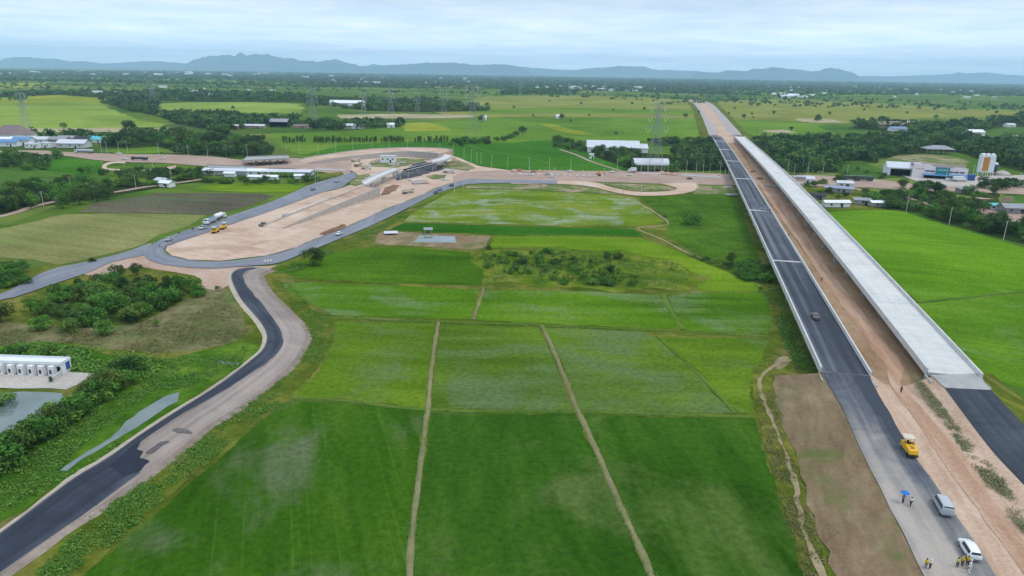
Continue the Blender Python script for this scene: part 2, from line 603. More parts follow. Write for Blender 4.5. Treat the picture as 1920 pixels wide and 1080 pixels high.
# crops and soils
RICE = {
 'deep': field_mat('rice_deep', S(46, 92, 24), S(58, 108, 30), S(78, 122, 42), S(110, 122, 98), .36, 1.25, 1, 1.0, 7, .013, .5, .12),
 'deep2': field_mat('rice_deep_even', S(46, 94, 28), S(58, 108, 36), S(76, 120, 46), S(104, 122, 72), .42, 1.4, 2, 1.0, 5, .014, .5),
 'deep3': field_mat('rice_deep_right', S(46, 94, 28), S(60, 110, 36), S(80, 122, 48), S(100, 124, 66), .36, 1.5, 3, 1.0, 6, .013, .5),
 'mid': field_mat('rice_mid', S(78, 122, 36), S(92, 136, 42), S(106, 146, 52), S(104, 128, 88), .42, .1, 4, 1.0, 6, .016, .5),
 'mid2': field_mat('rice_mid_wet', S(78, 120, 42), S(88, 130, 48), S(102, 142, 54), S(104, 128, 92), .62, .0, 5, 1.0, 6, .014, .5),
 'row': field_mat('rice_row', S(74, 126, 32), S(88, 140, 38), S(104, 150, 48), S(126, 146, 116), .45, .0, 6, 1.0, 9, .014, .5),
 'row2': field_mat('rice_row_dark', S(62, 112, 28), S(74, 124, 34), S(90, 138, 42), None, 0, .0, 7, .8, 8, .02, .8),
 'bright': field_mat('rice_bright', S(84, 140, 34), S(98, 156, 40), S(112, 166, 50), S(112, 160, 62), .3, .4, 8, 1.0, 6, .012, .45),
 'bright2': field_mat('rice_bright_cool', S(80, 132, 38), S(92, 146, 44), S(106, 156, 54), S(120, 155, 96), .3, .5, 9, 1.0, 6, .014, .45),
 'lime': field_mat('rice_lime', S(90, 140, 34), S(104, 152, 42), S(122, 164, 54), None, 0, .0, 10, 1.0, 7, .014, .5),
 'dark': field_mat('rice_dark', S(42, 100, 26), S(50, 112, 32), S(62, 122, 40), None, 0, .0, 11, 1.0, 7, .012, .5),
 'flood': field_mat('rice_flooded', S(98, 142, 44), S(116, 154, 56), S(140, 160, 82), S(166, 180, 170), .5, .0, 12, .8, 9, .020, .4),
 'pasture': field_mat('pasture', S(58, 104, 32), S(74, 122, 42), S(92, 136, 52), S(112, 130, 62), .2, .0, 13, .6, 2, .03, .9),
 'far': field_mat('far_rice', S(90, 140, 56), S(104, 152, 64), S(120, 164, 76), None, 0, .0, 14, .35, 8, .006, .3),
 'farlime': field_mat('far_rice_lime', S(122, 164, 84), S(138, 178, 94), S(154, 188, 108), None, 0, .0, 22, .35, 8, .006, .3),
 'fardark': field_mat('far_rice_dark', S(56, 118, 40), S(66, 130, 46), S(80, 140, 56), None, 0, .0, 15, .35, 8, .006, .3),
 'faryellow': field_mat('far_rice_ripe', S(128, 160, 62), S(146, 172, 72), S(160, 180, 84), None, 0, .0, 16, .35, 8, .006, .3),
 'farpale': field_mat('far_rice_pale', S(120, 146, 78), S(136, 158, 88), S(150, 166, 100), S(170, 172, 140), .3, .0, 17, .3, 8, .006, .3),
 'cane': field_mat('sugar_cane', S(64, 108, 52), S(78, 124, 62), S(92, 136, 72), None, 0, .3, 18, .8, 3, .02, .9),
 'fallow': field_mat('fallow_field', S(124, 142, 100), S(136, 152, 112), S(150, 162, 126), S(124, 152, 84), .4, .35, 19, .8, 8, .010, .4),
 'stubble': field_mat('stubble_field', S(96, 106, 100), S(108, 112, 112), S(120, 122, 124), S(94, 120, 82), .45, .3, 20, .8, 8, .014, .5),
 'paleflood': field_mat('flooded_pale', S(168, 176, 166), S(182, 188, 178), S(196, 198, 190), S(140, 160, 110), .35, .0, 21, .3, 8, .01, .1),
}
WEEDY = field_mat('weedy_grass', S(72, 104, 36), S(94, 122, 52), S(126, 136, 76), S(136, 130, 86), .42, .6, 30, .55, 2.2, .030, 1.0)
LUSH = field_mat('lush_grass', S(54, 104, 30), S(76, 128, 42), S(106, 150, 62), S(124, 138, 72), .25, .5, 31, .5, 2.5, .04, 1.0)
DRYGRASS = field_mat('dry_grass', S(104, 120, 84), S(122, 132, 108), S(140, 144, 128), S(92, 122, 64), .52, .3, 32, .5, 3, .035, .9)
BANK = field_mat('bank_grass', S(78, 108, 38), S(98, 124, 52), S(128, 138, 74), S(150, 136, 98), .34, .3, 33, .5, 3, .05, 1.0)
SCRUBG = field_mat('scrub_ground', S(76, 116, 34), S(96, 134, 44), S(126, 148, 64), S(140, 138, 80), .4, .6, 34, .55, 2.2, .04, 1.0)
DIKE = dirt_mat('dike_earth', S(112, 116, 74), S(136, 132, 94), S(158, 148, 114), S(88, 112, 46), .35, 40)
DIKEG = dirt_mat('dike_grass', S(76, 112, 36), S(92, 124, 46), S(112, 134, 64), S(128, 134, 92), .25, 41)
PINK = dirt_mat('pink_gravel', S(168, 140, 122), S(188, 160, 142), S(202, 178, 160), None, 0, 42, .6, 4)
PALEPINK = dirt_mat('pale_gravel', S(166, 138, 118), S(204, 177, 157), S(220, 200, 182), None, 0, 43, .55, 6)
TANDIRT = dirt_mat('tan_track', S(164, 128, 104), S(186, 152, 128), S(202, 174, 152), None, 0, 44, -1.34, 12, .6)
MEDIAN = dirt_mat('median_gravel', S(178, 148, 126), S(200, 172, 150), S(212, 188, 168), S(134, 130, 84), .16, 45, -1.34, 8, .5)
BROWN = dirt_mat('bare_brown', S(112, 92, 70), S(142, 122, 96), S(170, 150, 124), S(106, 114, 66), .50, 46, -1.3, 4)
REDSOIL = dirt_mat('red_soil', S(120, 88, 68), S(140, 106, 84), S(158, 126, 102), None, 0, 47)
SHADESOIL = dirt_mat('shade_dark_soil', S(140, 112, 86), S(166, 138, 110), S(184, 156, 128), S(104, 112, 64), .30, 48, -1.34, 4)  # soil tone darkened to paint in the shade under the bridges
YARD = dirt_mat('yard_concrete', S(172, 164, 156), S(190, 182, 174), S(204, 196, 190), None, 0, 49)
FOOT = dirt_mat('footpath_earth', S(140, 126, 96), S(158, 144, 112), S(174, 158, 130), S(100, 116, 58), .46, 50)
ROUGH = dirt_mat('rough_verge', S(150, 128, 106), S(172, 150, 128), S(188, 168, 148), S(98, 120, 58), .72, 53)
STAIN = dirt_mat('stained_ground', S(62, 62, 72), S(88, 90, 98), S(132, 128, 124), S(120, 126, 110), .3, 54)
HAUL = dirt_mat('haul_earth', S(184, 156, 136), S(200, 174, 154), S(212, 190, 172), None, 0, 52, .6, 8, .5)
CROSS = dirt_mat('crossroad_gravel', S(152, 128, 116), S(176, 152, 138), S(194, 172, 158), None, 0, 51, .02, 8, .6)
ASPH_NEW = road_mat('new_asphalt', S(36, 42, 50), S(50, 57, 68), S(86, 92, 100), .35, 10, 1, .5)
ASPH_LEFT = road_mat('new_asphalt_side_road', S(32, 38, 48), S(46, 53, 67), S(84, 90, 100), .3, 10, 2, .5)
ASPH_DUST = road_mat('dusty_asphalt', S(96, 98, 104), S(138, 140, 144), S(168, 166, 166), .55, 10, 3, .55)
ASPH_DECK = road_mat('deck_asphalt', S(44, 50, 60), S(62, 68, 79), S(112, 116, 124), .45, 10, 4, .2)
ASPH_OLD = road_mat('worn_asphalt', S(108, 112, 122), S(124, 128, 138), S(146, 148, 154), .35, 9, 5, .5)
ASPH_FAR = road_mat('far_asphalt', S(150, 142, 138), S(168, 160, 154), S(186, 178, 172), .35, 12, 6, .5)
GRAVEL = road_mat('graded_gravel', S(120, 108, 102), S(146, 133, 126), S(174, 160, 150), .4, 8, 7, .45)
CONC = plain('concrete', S(214, 214, 212), .85, .2, 0, .14, .25)
CONC_OLD = plain('weathered_concrete', S(172, 172, 170), .85, .2, 0, .2, .3)
CONC_DARK = plain('dark_grey_concrete', S(150, 152, 152), .85, .2, 0, .2, .3)  # darker grey concrete for doors and some house walls
m = Mat('water', .08, .5)
v = m.coord()
m.base(m.ramp(m.noise(v, .08, 4, .6), [(.3, S(92, 108, 104)), (.7, S(124, 138, 136))]))
m.bump(m.noise(v, 1.2, 3, .5), .05, .05)
WATER = m.m
m = Mat('deck_concrete', .85, .2)
uv = m.coord((12, 1, 1), 0, (0, 0, 0), 'UV')
br = m.N.new('ShaderNodeTexNoise')
f1 = m.noise(uv, .09, 6, .62, .5)
f2 = m.noise(m.coord((12, .05, 1), 0, (0, 0, 0), 'UV'), .5, 4, .6)
c = m.ramp(m.math('ADD', m.math('MULTIPLY', f1, .6), m.math('MULTIPLY', f2, .4)), [(.3, S(190, 192, 190)), (.5, S(212, 212, 210)), (.68, S(226, 224, 220))])
wv = m.N.new('ShaderNodeTexWave')
wv.bands_direction = 'Y'
m.L.new(m.coord((1, 1, 1), 0, (0, 0, 0), 'UV'), wv.inputs[0])
wv.inputs['Scale'].default_value = .0314 * 2.2
wv.inputs['Distortion'].default_value = .3
c = m.mix(m.step(m.noise(uv, .045, 6, .65, .8), .58, .68, 0, .3), c, S(150, 152, 152))
c = m.mix(m.step(wv.outputs['Fac'], .97, 1.0, 0, .25), c, S(150, 150, 148))
m.base(c)
DECKC = m.m
# ---------------------------------------------------------------- land around the foreground
patch('ground_verge', 'weedy waste ground beside the winding road and the pond', [(-120, 500), (60, 500), (215, 490), (280, 500), (440, 505), (520, 500), (620, 455), (760, 395), (860, 350), (1200, 366), (1390, 355), (1470, 560), (1560, 690), (1620, 790), (1760, 1120), (1700, 1250), (-300, 1250), (-320, 800)], WEEDY, .03, .4)
patch('grassland', 'dry tan grass below the dark thicket', [(-80, 600), (60, 610), (240, 610), (330, 570), (400, 540), (428, 545), (460, 600), (440, 640), (330, 660), (190, 655), (120, 640), (30, 650), (-100, 640)], DRYGRASS, .05, 1.2, smooth=4)
patch('grass_bank', 'lush green weeds between the pond hedge and the paved road', [(-150, 930), (-60, 870), (120, 770), (230, 690), (330, 668), (470, 640), (490, 655), (430, 700), (350, 750), (220, 840), (90, 920), (0, 985), (-150, 1085)], LUSH, .06, 1.0)
patch('grass_bank', 'dense green weeds behind the white row building', [(-60, 655), (90, 640), (200, 660), (290, 690), (230, 720), (130, 720), (100, 672), (-60, 672)], LUSH, .07, 1.0)
patch('grass_bank', 'olive grass bank on the outside of the winding road', [(505, 515), (560, 545), (600, 600), (625, 640), (600, 690), (545, 745), (430, 830), (330, 915), (240, 995), (150, 1090), (60, 1180), (-60, 1180), (30, 1075), (170, 960), (290, 880), (390, 805), (500, 725), (545, 690), (575, 640), (555, 590), (520, 550)], BANK, .05, .8)

# paddies
def paddy(label, px, mat, z=.1, jit=.6, **k):
    return patch('rice_paddy', label, px, RICE[mat], z, jit, **k)
paddy('large deep green paddy beside the paved side road, streaked with grey mud', [(548, 750), (640, 756), (796, 771), (786, 850), (773, 950), (763, 1062), (758, 1240), (20, 1240), (150, 1088), (245, 1002), (335, 925), (436, 838), (522, 760)], 'deep')
paddy('deep green paddy between the two straight earth dikes at the front', [(808, 773), (950, 776), (1078, 776), (1091, 797), (1120, 862), (1159, 950), (1194, 1027), (1216, 1080), (1280, 1240), (770, 1240), (774, 1062), (784, 950), (797, 850)], 'deep2')
paddy('deep green paddy beside the bare brown strip of the highway', [(1093, 776), (1250, 782), (1416, 785), (1434, 847), (1460, 933), (1490, 1020), (1505, 1080), (1555, 1240), (1300, 1240), (1228, 1080), (1206, 1025), (1170, 950), (1131, 860), (1101, 795)], 'deep3')
paddy('light green paddy touching the outside bend of the winding road', [(628, 603), (816, 607), (808, 660), (801, 720), (797, 764), (640, 748), (551, 742), (600, 692), (622, 645)], 'mid')
paddy('greyish wet paddy between two short earth dikes', [(827, 608), (1011, 614), (1034, 662), (1056, 717), (1074, 768), (950, 769), (808, 765), (811, 720), (818, 660)], 'mid2')
paddy('greyish wet paddy crossed by a faint slanting dike', [(1022, 614), (1200, 622), (1226, 632), (1296, 692), (1374, 774), (1250, 775), (1087, 769), (1068, 715), (1046, 660)], 'mid2')
paddy('narrow light green paddy beside the bush at the bridge end', [(1236, 633), (1440, 634), (1424, 690), (1406, 722), (1414, 778), (1384, 775), (1306, 692)], 'mid')
paddy('pale wet strip paddy below the dark grassy field', [(530, 532), (575, 529), (720, 535), (900, 543), (882, 598), (760, 597), (626, 591), (585, 570), (540, 548)], 'row')
paddy('wide light green paddy below the scrub patch', [(911, 544), (1100, 546), (1236, 554), (1258, 592), (1274, 616), (1200, 614), (1010, 606), (891, 599)], 'row')
paddy('light green paddy against the bridge embankment', [(1250, 556), (1300, 548), (1430, 548), (1448, 585), (1442, 626), (1290, 620), (1270, 590)], 'row')
paddy('rough dark green paddy left of the scrub patch', [(562, 522), (520, 505), (600, 478), (690, 464), (800, 466), (880, 473), (908, 505), (903, 535), (760, 532)], 'row2', jit=1.0)
patch('scrubland', 'olive scrub and rough grass in the middle of the paddies', [(898, 474), (930, 466), (990, 470), (1040, 462), (1110, 472), (1165, 468), (1215, 482), (1270, 488), (1290, 508), (1335, 520), (1300, 534), (1292, 547), (1210, 540), (1150, 548), (1085, 538), (1010, 541), (950, 526), (912, 531), (905, 508), (880, 492)], SCRUBG, .115, 2.2, smooth=2)
paddy('bright green paddy above the scrub patch', [(928, 443), (1060, 442), (1206, 447), (1282, 476), (1330, 497), (1440, 540), (1440, 546), (1310, 545), (1304, 515), (1262, 488), (1150, 471), (1000, 463), (918, 464)], 'lime')
paddy('thin dark green strip paddy behind the small pond', [(757, 418), (973, 424), (1187, 429), (1208, 444), (1060, 440), (925, 440), (873, 437), (730, 431)], 'dark')
paddy('half flooded yellow green paddy beside the gravel turn loop', [(858, 353), (960, 356), (1100, 362), (1188, 370), (1246, 416), (1190, 425), (975, 421), (757, 415), (772, 401), (822, 372)], 'flood')
patch('pasture', 'rough green pasture with a single round bush beside the highway', [(1196, 368), (1290, 366), (1382, 363), (1400, 420), (1425, 490), (1380, 505), (1320, 484), (1246, 440), (1256, 416), (1215, 382)], RICE['pasture'], .1, .8)
paddy('brilliant green paddy right of the bare concrete bridge', [(1540, 398), (1600, 394), (1690, 394), (1702, 399), (1780, 424), (1920, 464), (2150, 530), (2120, 545), (1920, 547), (1820, 556), (1722, 566), (1640, 490)], 'bright', z=.08)
paddy('cooler green paddy below the brilliant one right of the bridge', [(1680, 568), (1725, 569), (1820, 559), (1920, 550), (2120, 549), (2200, 640), (2200, 830), (1960, 742), (1885, 718), (1835, 698), (1770, 660)], 'bright2', z=.08)

# dikes
ribbon('path', 'pale earth dike between the two front left paddies', [(802, 766), (791, 850), (778, 950), (768, 1062), (764, 1240)], 1.1, DIKE, .12)
ribbon('path', 'pale earth dike between the two front right paddies', [(1082, 768), (1096, 797), (1126, 862), (1164, 950), (1200, 1027), (1222, 1080), (1290, 1240)], 1.2, DIKE, .12)
ribbon('path', 'short earth dike left of the greyish wet paddies', [(822, 603), (813, 660), (806, 720), (802, 768)], 1.1, DIKE, .12)
ribbon('path', 'short earth dike between the greyish wet paddies', [(1016, 611), (1040, 662), (1062, 717), (1081, 768)], 1.2, DIKE, .12)
ribbon('path', 'long grassy dike across the front paddies', [(548, 746), (640, 752), (800, 768), (950, 772), (1080, 772), (1250, 778), (1418, 782)], .8, DIKEG, .11, .25)
ribbon('path', 'long grassy dike across the middle paddies', [(600, 595), (720, 600), (820, 603), (1010, 610), (1200, 618), (1445, 631)], .8, DIKEG, .11, .25)
ribbon('path', 'short pale dike in the second row of paddies', [(906, 542), (897, 570), (886, 600)], 1.0, DIKE, .12)
ribbon('path', 'muddy dike near the bridge in the second row', [(1242, 552), (1262, 590), (1280, 619)], 1.6, DIKEG, .12)
ribbon('path', 'faint slanting dike in the wet paddy', [(1230, 630), (1300, 692), (1380, 775)], .7, DIKEG, .11, .2)
ribbon('path', 'grassy dike between the two bright paddies right of the bridge', [(1720, 567), (1820, 557), (1920, 548), (2120, 545)], 1.0, DIKEG, .11, .3)
ribbon('path', 'pale earth track from the turn loop down to the paddies', [(1176, 369), (1212, 388), (1252, 416), (1236, 424), (1195, 428), (1240, 448), (1290, 474), (1340, 490)], 1.3, FOOT, .13, .1, .5)
ribbon('path', 'winding pale footpath beside the bare brown strip', [(1484, 674), (1455, 684), (1430, 702), (1424, 728), (1440, 770), (1457, 810), (1473, 850), (1492, 913), (1509, 1000), (1533, 1055), (1560, 1120)], .8, FOOT, .3, .05, .7)
patch('path', 'round patch of pale dried mud at the head of the footpath', [(1452, 676), (1466, 668), (1482, 672), (1476, 686), (1456, 692)], FOOT, .2, .6, smooth=4)

# fish pond on its dirt pad, the hedge pond and the ditch
patch('ground_pad', 'bare brown dirt pad round the small rectangular pond', [(700, 457), (709, 437), (735, 434), (870, 440), (921, 443), (908, 464), (888, 468), (800, 463)], BROWN, .12, .8)
patch('water', 'small rectangular pond on the bare dirt pad', [(787, 441), (852, 443), (855, 455), (775, 454)], WATER, .16, .3)
patch('water', 'broad grey pond below the white row building', [(-120, 735), (-20, 740), (40, 734), (118, 737), (118, 752), (70, 785), (10, 815), (-120, 880)], WATER, .1, .6)
patch('water', 'long thin ditch of grey water beside the paved road', [(336, 735), (310, 742), (283, 759), (260, 773), (237, 790), (206, 821), (176, 840), (148, 856), (112, 882), (126, 883), (152, 863), (180, 845), (206, 829), (244, 808), (280, 786), (316, 760), (333, 752)], WATER, .12, .35)
patch('water', 'small puddle under the bend of the winding road', [(405, 678), (425, 676), (450, 680), (447, 684), (420, 683)], WATER, .12, .3)
patch('yard', 'pinkish concrete yard of the white row building', [(-60, 702), (60, 700), (100, 704), (130, 697), (179, 700), (166, 712), (120, 730), (95, 728), (20, 728), (-60, 725)], YARD, .14, .4)

# ---------------------------------------------------------------- winding road, lower left
L1 = PX([(-200, 1122), (0, 997), (67, 947), (140, 893), (207, 853), (253, 820), (317, 778), (367, 747), (410, 719), (440, 697), (467, 677), (490, 657), (499, 640), (498, 622), (484, 600), (465, 578), (450, 560), (437, 535), (432, 517), (440, 506), (456, 501), (474, 499)], .5)
RFULL = PX([(-200, 1215), (0, 1078), (67, 1030), (167, 960), (287, 878), (343, 837), (383, 803), (443, 763), (493, 727), (520, 705), (545, 684), (566, 652), (574, 632), (566, 612), (550, 593), (530, 573), (513, 557), (500, 542), (492, 530), (488, 516), (494, 510), (512, 506)], .5)
MIDL = PX([(287, 877), (272, 866), (285, 838), (300, 812), (340, 780), (373, 757), (410, 737), (440, 720), (470, 700), (500, 680), (524, 656), (530, 640), (523, 612), (505, 588), (483, 560), (466, 540), (457, 525), (457, 511), (466, 505), (483, 502)], .5)
A, B = crom(L1, 5), crom(RFULL, 5)
sheet('road', 'winding gravel road bending from the turn loop to the lower left corner', A, B, GRAVEL, (.2, .5))
k0 = 4 * 5
wide = PX([(-200, 1210), (0, 1072), (67, 1026), (167, 956), (262, 886)], .56)
sheet('road', 'full width fresh black asphalt in the lower left corner', crom(PX([(-200, 1125), (0, 1000), (67, 950), (140, 896), (212, 853)], .56), 5), crom(wide, 5), ASPH_LEFT, (.1, .15))
sheet('road', 'fresh black asphalt lane along the inside of the winding road', crom(PX([(140, 896), (207, 855), (253, 822), (317, 780), (367, 749), (412, 720), (442, 698), (468, 678), (491, 658), (500, 640), (499, 622), (486, 600), (467, 578), (452, 560), (439, 535), (434, 517), (442, 508), (458, 503), (474, 501)], .54), 5), crom(PX([(180, 948), (222, 880), (238, 848), (266, 826), (300, 803), (332, 782), (366, 763), (408, 740), (440, 720), (470, 700), (500, 680), (524, 656), (531, 640), (523, 612), (505, 588), (483, 560), (466, 540), (457, 525), (457, 513), (466, 507), (483, 503)], .54), 5), ASPH_LEFT, (.1, .6), step=1.2)
def offset(P, w, z=None):
    out = []
    for i, p in enumerate(P):
        d = P[min(i + 1, len(P) - 1)] - P[max(0, i - 1)]
        n = Vector((-d.y, d.x, 0)).normalized()
        q = p + n * w
        if z is not None: q.z = z
        out.append(q)
    return out
GREYST = dirt_mat('grey_stones', S(128, 114, 104), S(148, 134, 124), S(168, 154, 142), S(104, 118, 62), .2, 62)
STONE = dirt_mat('pale_stones', S(170, 160, 140), S(192, 182, 162), S(206, 198, 182), S(112, 124, 66), .25, 61)
sheet('road_shoulder', 'pale stony shoulder along the inside of the winding road', offset(A, 1.2, .08), offset(A, -.15, .52), STONE, (.5, 0))
sheet('road_shoulder', 'pinkish gravel shoulder along the outside of the winding road', offset(B, .2, .52), offset(B, -1.5, .08), GREYST, (0, .6))

# ---------------------------------------------------------------- turn loop with its works inside
patch('ground_works', 'pinkish trampled gravel below the turn loop', [(225, 478), (277, 470), (300, 490), (400, 503), (470, 500), (520, 498), (495, 512), (455, 506), (434, 515), (432, 535), (405, 545), (380, 540), (372, 520), (330, 510), (262, 500), (200, 508), (180, 520), (160, 515), (180, 500)], PINK, .18, 1.0)
patch('ground_works', 'wide pink gravel construction ground inside the turn loop', [(312, 462), (340, 452), (382, 438), (432, 421), (490, 401), (557, 376), (600, 362), (650, 350), (680, 335), (660, 320), (600, 312), (560, 300), (590, 292), (700, 288), (830, 284), (870, 300), (900, 312), (960, 320), (1000, 330), (960, 342), (884, 336), (850, 342), (821, 351), (774, 372), (711, 397), (650, 425), (600, 444), (547, 466), (497, 479), (413, 489), (355, 486), (322, 479), (308, 470)], PALEPINK, .14, .6)
oA = PX([(660, 322), (640, 329), (612, 337), (578, 348), (545, 363), (497, 382), (447, 399), (400, 415), (363, 427), (325, 440), (298, 451), (279, 462), (270, 474), (278, 486), (300, 494), (340, 500), (400, 503), (467, 498), (520, 493), (567, 476), (640, 446), (700, 421), (750, 397), (807, 368), (848, 353), (882, 345), (957, 343), (1045, 345)], .35)
oB = PX([(672, 330), (655, 340), (640, 351), (603, 361), (553, 379), (488, 402), (430, 421), (380, 438), (338, 452), (320, 458), (311, 463), (308, 469), (312, 475), (322, 480), (355, 487), (413, 490), (497, 480), (547, 467), (600, 445), (650, 426), (711, 398), (774, 373), (821, 352), (849, 343), (883, 336), (957, 337), (1045, 338)], .35)
sheet('road', 'worn grey asphalt turn loop around the construction ground', crom(oA, 5), crom(oB, 5), ASPH_OLD, (.3, .4))
sheet('road', 'grey side road leaving the turn loop at the left edge', crom(PX([(-160, 590), (0, 551), (90, 507), (167, 490), (233, 473), (283, 455)], .33), 5), crom(PX([(-160, 618), (0, 562), (30, 556), (100, 532), (167, 510), (215, 490), (285, 475)], .33), 5), ASPH_OLD, (.4, .6))
patch('ground_works', 'heap of pale rubble beside the side road', [(178, 512), (200, 500), (215, 503), (222, 515), (200, 524), (180, 522)], CROSS, .3, .6)
sheet('haul_road', 'smooth tan haul road below the retaining wall', crom(PX([(470, 462), (560, 436), (640, 402), (712, 371), (770, 350), (840, 334), (900, 322)], .2), 5), crom(PX([(520, 474), (600, 442), (650, 424), (711, 396), (774, 371), (830, 347), (900, 331)], .2), 5), HAUL, (.8, .3))
ribbon('path', 'long white kerb line across the pink construction ground', [(518, 409), (560, 393), (600, 377), (618, 368)], .9, CONC, .25, .4, .1)
patch('ground_works', 'row of brown earth heaps beside the turn loop', [(600, 437), (625, 427), (645, 420), (650, 424), (628, 434), (605, 440)], REDSOIL, .3, .8)

# cross road
sheet('road', 'wide dusty cross road through the interchange towards the highway', crom(PX([(850, 330), (880, 322), (960, 319), (1060, 320), (1177, 321), (1277, 323), (1360, 326), (1440, 330), (1517, 328), (1597, 333), (1650, 337), (1720, 345), (1820, 346), (1960, 352)], .3), 5), crom(PX([(850, 344), (884, 337), (957, 338), (1045, 339), (1150, 342), (1280, 345), (1370, 347), (1440, 347), (1500, 348), (1560, 350), (1640, 352), (1720, 357), (1820, 360), (1960, 366)], .3), 5), CROSS, (.8, .8))
sheet('road', 'pale gravel turn loop below the cross road', crom(PX([(957, 344), (1043, 345), (1102, 349), (1160, 362), (1202, 367), (1250, 366), (1285, 362), (1304, 356), (1308, 347), (1300, 342)], .34), 5), crom(PX([(957, 338), (1043, 339), (1110, 341), (1152, 352), (1193, 359), (1240, 359), (1262, 356), (1271, 353), (1262, 350), (1240, 344)], .34), 5), PALEPINK, (.5, .5))
patch('grassland', 'grassy island inside the gravel turn loop', [(1132, 344), (1193, 345), (1250, 349), (1269, 353), (1252, 357), (1193, 358), (1153, 350)], ROUGH, .4, .6)
patch('grassland', 'rough grass verge below the dusty cross road', [(884, 347), (957, 345), (1043, 346), (1100, 350), (1160, 364), (1120, 362), (1000, 356), (870, 352)], ROUGH, .2, .6)
patch('grassland', 'rough grass patch left of the highway bridge near the cross road', [(1306, 350), (1372, 348), (1388, 372), (1380, 363), (1300, 364)], ROUGH, .22, .6)
sheet('road', 'wide pink dirt road running to the village at the left edge', crom(PX([(-160, 288), (40, 282), (108, 284), (175, 287), (242, 289), (320, 290), (403, 294), (453, 299), (545, 296), (600, 300), (660, 306)], .25), 5), crom(PX([(-160, 297), (40, 290), (108, 291), (167, 298), (217, 303), (320, 306), (400, 313), (470, 316), (545, 316), (600, 322), (655, 330)], .25), 5), CROSS, (.8, .8))
patch('grassland', 'green verge between the dirt road and the turn loop', [(560, 342), (600, 326), (640, 322), (645, 328), (600, 338), (575, 346)], WEEDY, .3, .6)
sheet('road', 'pale gravel loop left of the dirt road', crom(PX([(330, 310), (290, 316), (240, 317), (205, 316), (200, 311), (213, 306), (235, 306)], .28), 5), crom(PX([(330, 316), (290, 319), (240, 320), (195, 318), (192, 310), (205, 304), (235, 303)], .28), 5), PALEPINK, (.5, .5))
ribbon('path', 'pale concrete lane past the dark trees on the left', [(-40, 414), (20, 401), (60, 388), (100, 378), (140, 371), (220, 359), (275, 350), (330, 343), (390, 334)], 4.5, CROSS, .2, .05)

# left fields
patch('fallow_field', 'tan green fallow field left of the turn loop', [(-60, 440), (20, 425), (120, 402), (230, 400), (385, 403), (352, 424), (300, 440), (268, 459), (215, 474), (110, 497), (60, 486), (-60, 480)], RICE['fallow'], .12, .8)
patch('fallow_field', 'brownish stubble field above the fallow field', [(150, 398), (172, 382), (250, 370), (300, 362), (420, 362), (495, 363), (515, 368), (470, 384), (430, 396), (390, 402), (250, 399)], RICE['stubble'], .13, .8)
paddy('yellow green paddy above the stubble field', [(362, 354), (395, 343), (440, 342), (548, 346), (572, 350), (545, 361), (500, 361), (400, 358)], 'lime', .14)
patch('sugar_cane', 'blue green cane field at the left edge', [(-120, 320), (0, 318), (90, 322), (160, 327), (215, 328), (205, 338), (140, 345), (100, 352), (0, 362), (-120, 366)], RICE['cane'], .12, .8)
paddy('fresh green paddy below the village road', [(60, 310), (90, 300), (118, 296), (180, 300), (200, 306), (185, 318), (210, 322), (160, 326), (90, 321)], 'fardark', .13)
paddy('small green field behind the dirt road', [(180, 284), (240, 276), (345, 263), (372, 270), (330, 280), (290, 287), (240, 288)], 'far', .12)
paddy('big yellow green field at the upper left', [(-200, 190), (0, 184), (90, 178), (182, 178), (192, 196), (212, 206), (250, 221), (260, 226), (312, 232), (300, 238), (150, 240), (-200, 242)], 'farlime', .15, 2)
paddy('ripe strip in the big field at the upper left', [(-200, 190), (0, 184), (90, 178), (182, 178), (188, 190), (60, 193), (-200, 198)], 'faryellow', .35, 2)
patch('fallow_field', 'pale watery strip behind the village', [(-200, 243), (20, 241), (180, 240), (330, 239), (345, 244), (250, 247), (100, 248), (-200, 252)], RICE['paleflood'], .2, 1.5)
paddy('green field beyond the left woods', [(282, 195), (350, 192), (470, 191), (560, 195), (574, 205), (562, 212), (430, 212), (330, 211), (292, 208)], 'farlime', .2, 2)
paddy('yellow field at the far upper left', [(-400, 158), (0, 155), (92, 155), (80, 162), (0, 168), (-400, 172)], 'faryellow', .3, 3)

# middle distance fields
paddy('broad green field behind the curved ramp', [(505, 250), (650, 246), (760, 234), (880, 222), (1060, 220), (1308, 223), (1322, 245), (1332, 266), (1180, 264), (1032, 262), (960, 268), (900, 275), (700, 282), (560, 290), (520, 270)], 'far', .1, 1)
paddy('deep green field beside the farm sheds', [(560, 292), (640, 272), (800, 264), (960, 268), (1030, 262), (1050, 275), (1100, 286), (1130, 300), (1180, 316), (1160, 321), (960, 319), (890, 308), (850, 290), (820, 283), (700, 282)], 'fardark', .2, .8)
ribbon('path', 'pale dike through the deep green field', [(880, 272), (915, 283), (1000, 298), (1060, 320)], 2.0, DIKEG, .3, .3)
ribbon('path', 'pale lane along the farm hedge', [(1050, 280), (1080, 290), (1110, 303), (1160, 319), (1180, 324)], 3.0, CROSS, .3, .1)
paddy('yellow green patch in front of the electricity works', [(752, 232), (800, 229), (842, 240), (846, 245), (760, 246)], 'faryellow', .3, 1)
paddy('thin yellow strip in the broad green field', [(1008, 232), (1034, 232), (1070, 242), (1126, 254), (1090, 253), (1048, 246)], 'faryellow', .3, 1)
paddy('pale yellow paddies beyond the broad green field', [(850, 198), (905, 182), (1000, 178), (1150, 180), (1280, 186), (1300, 200), (1308, 222), (1060, 219), (860, 221), (820, 214)], 'farpale', .15, 3)
paddy('green strip among the pale far paddies', [(900, 205), (1100, 202), (1302, 208), (1306, 214), (1050, 212), (880, 213)], 'far', .4, 3)
patch('flooded_field', 'pale flooded strips below the left woods', [(630, 215), (760, 213), (885, 216), (890, 220), (760, 222), (640, 222)], RICE['paleflood'], .3, 1.5)
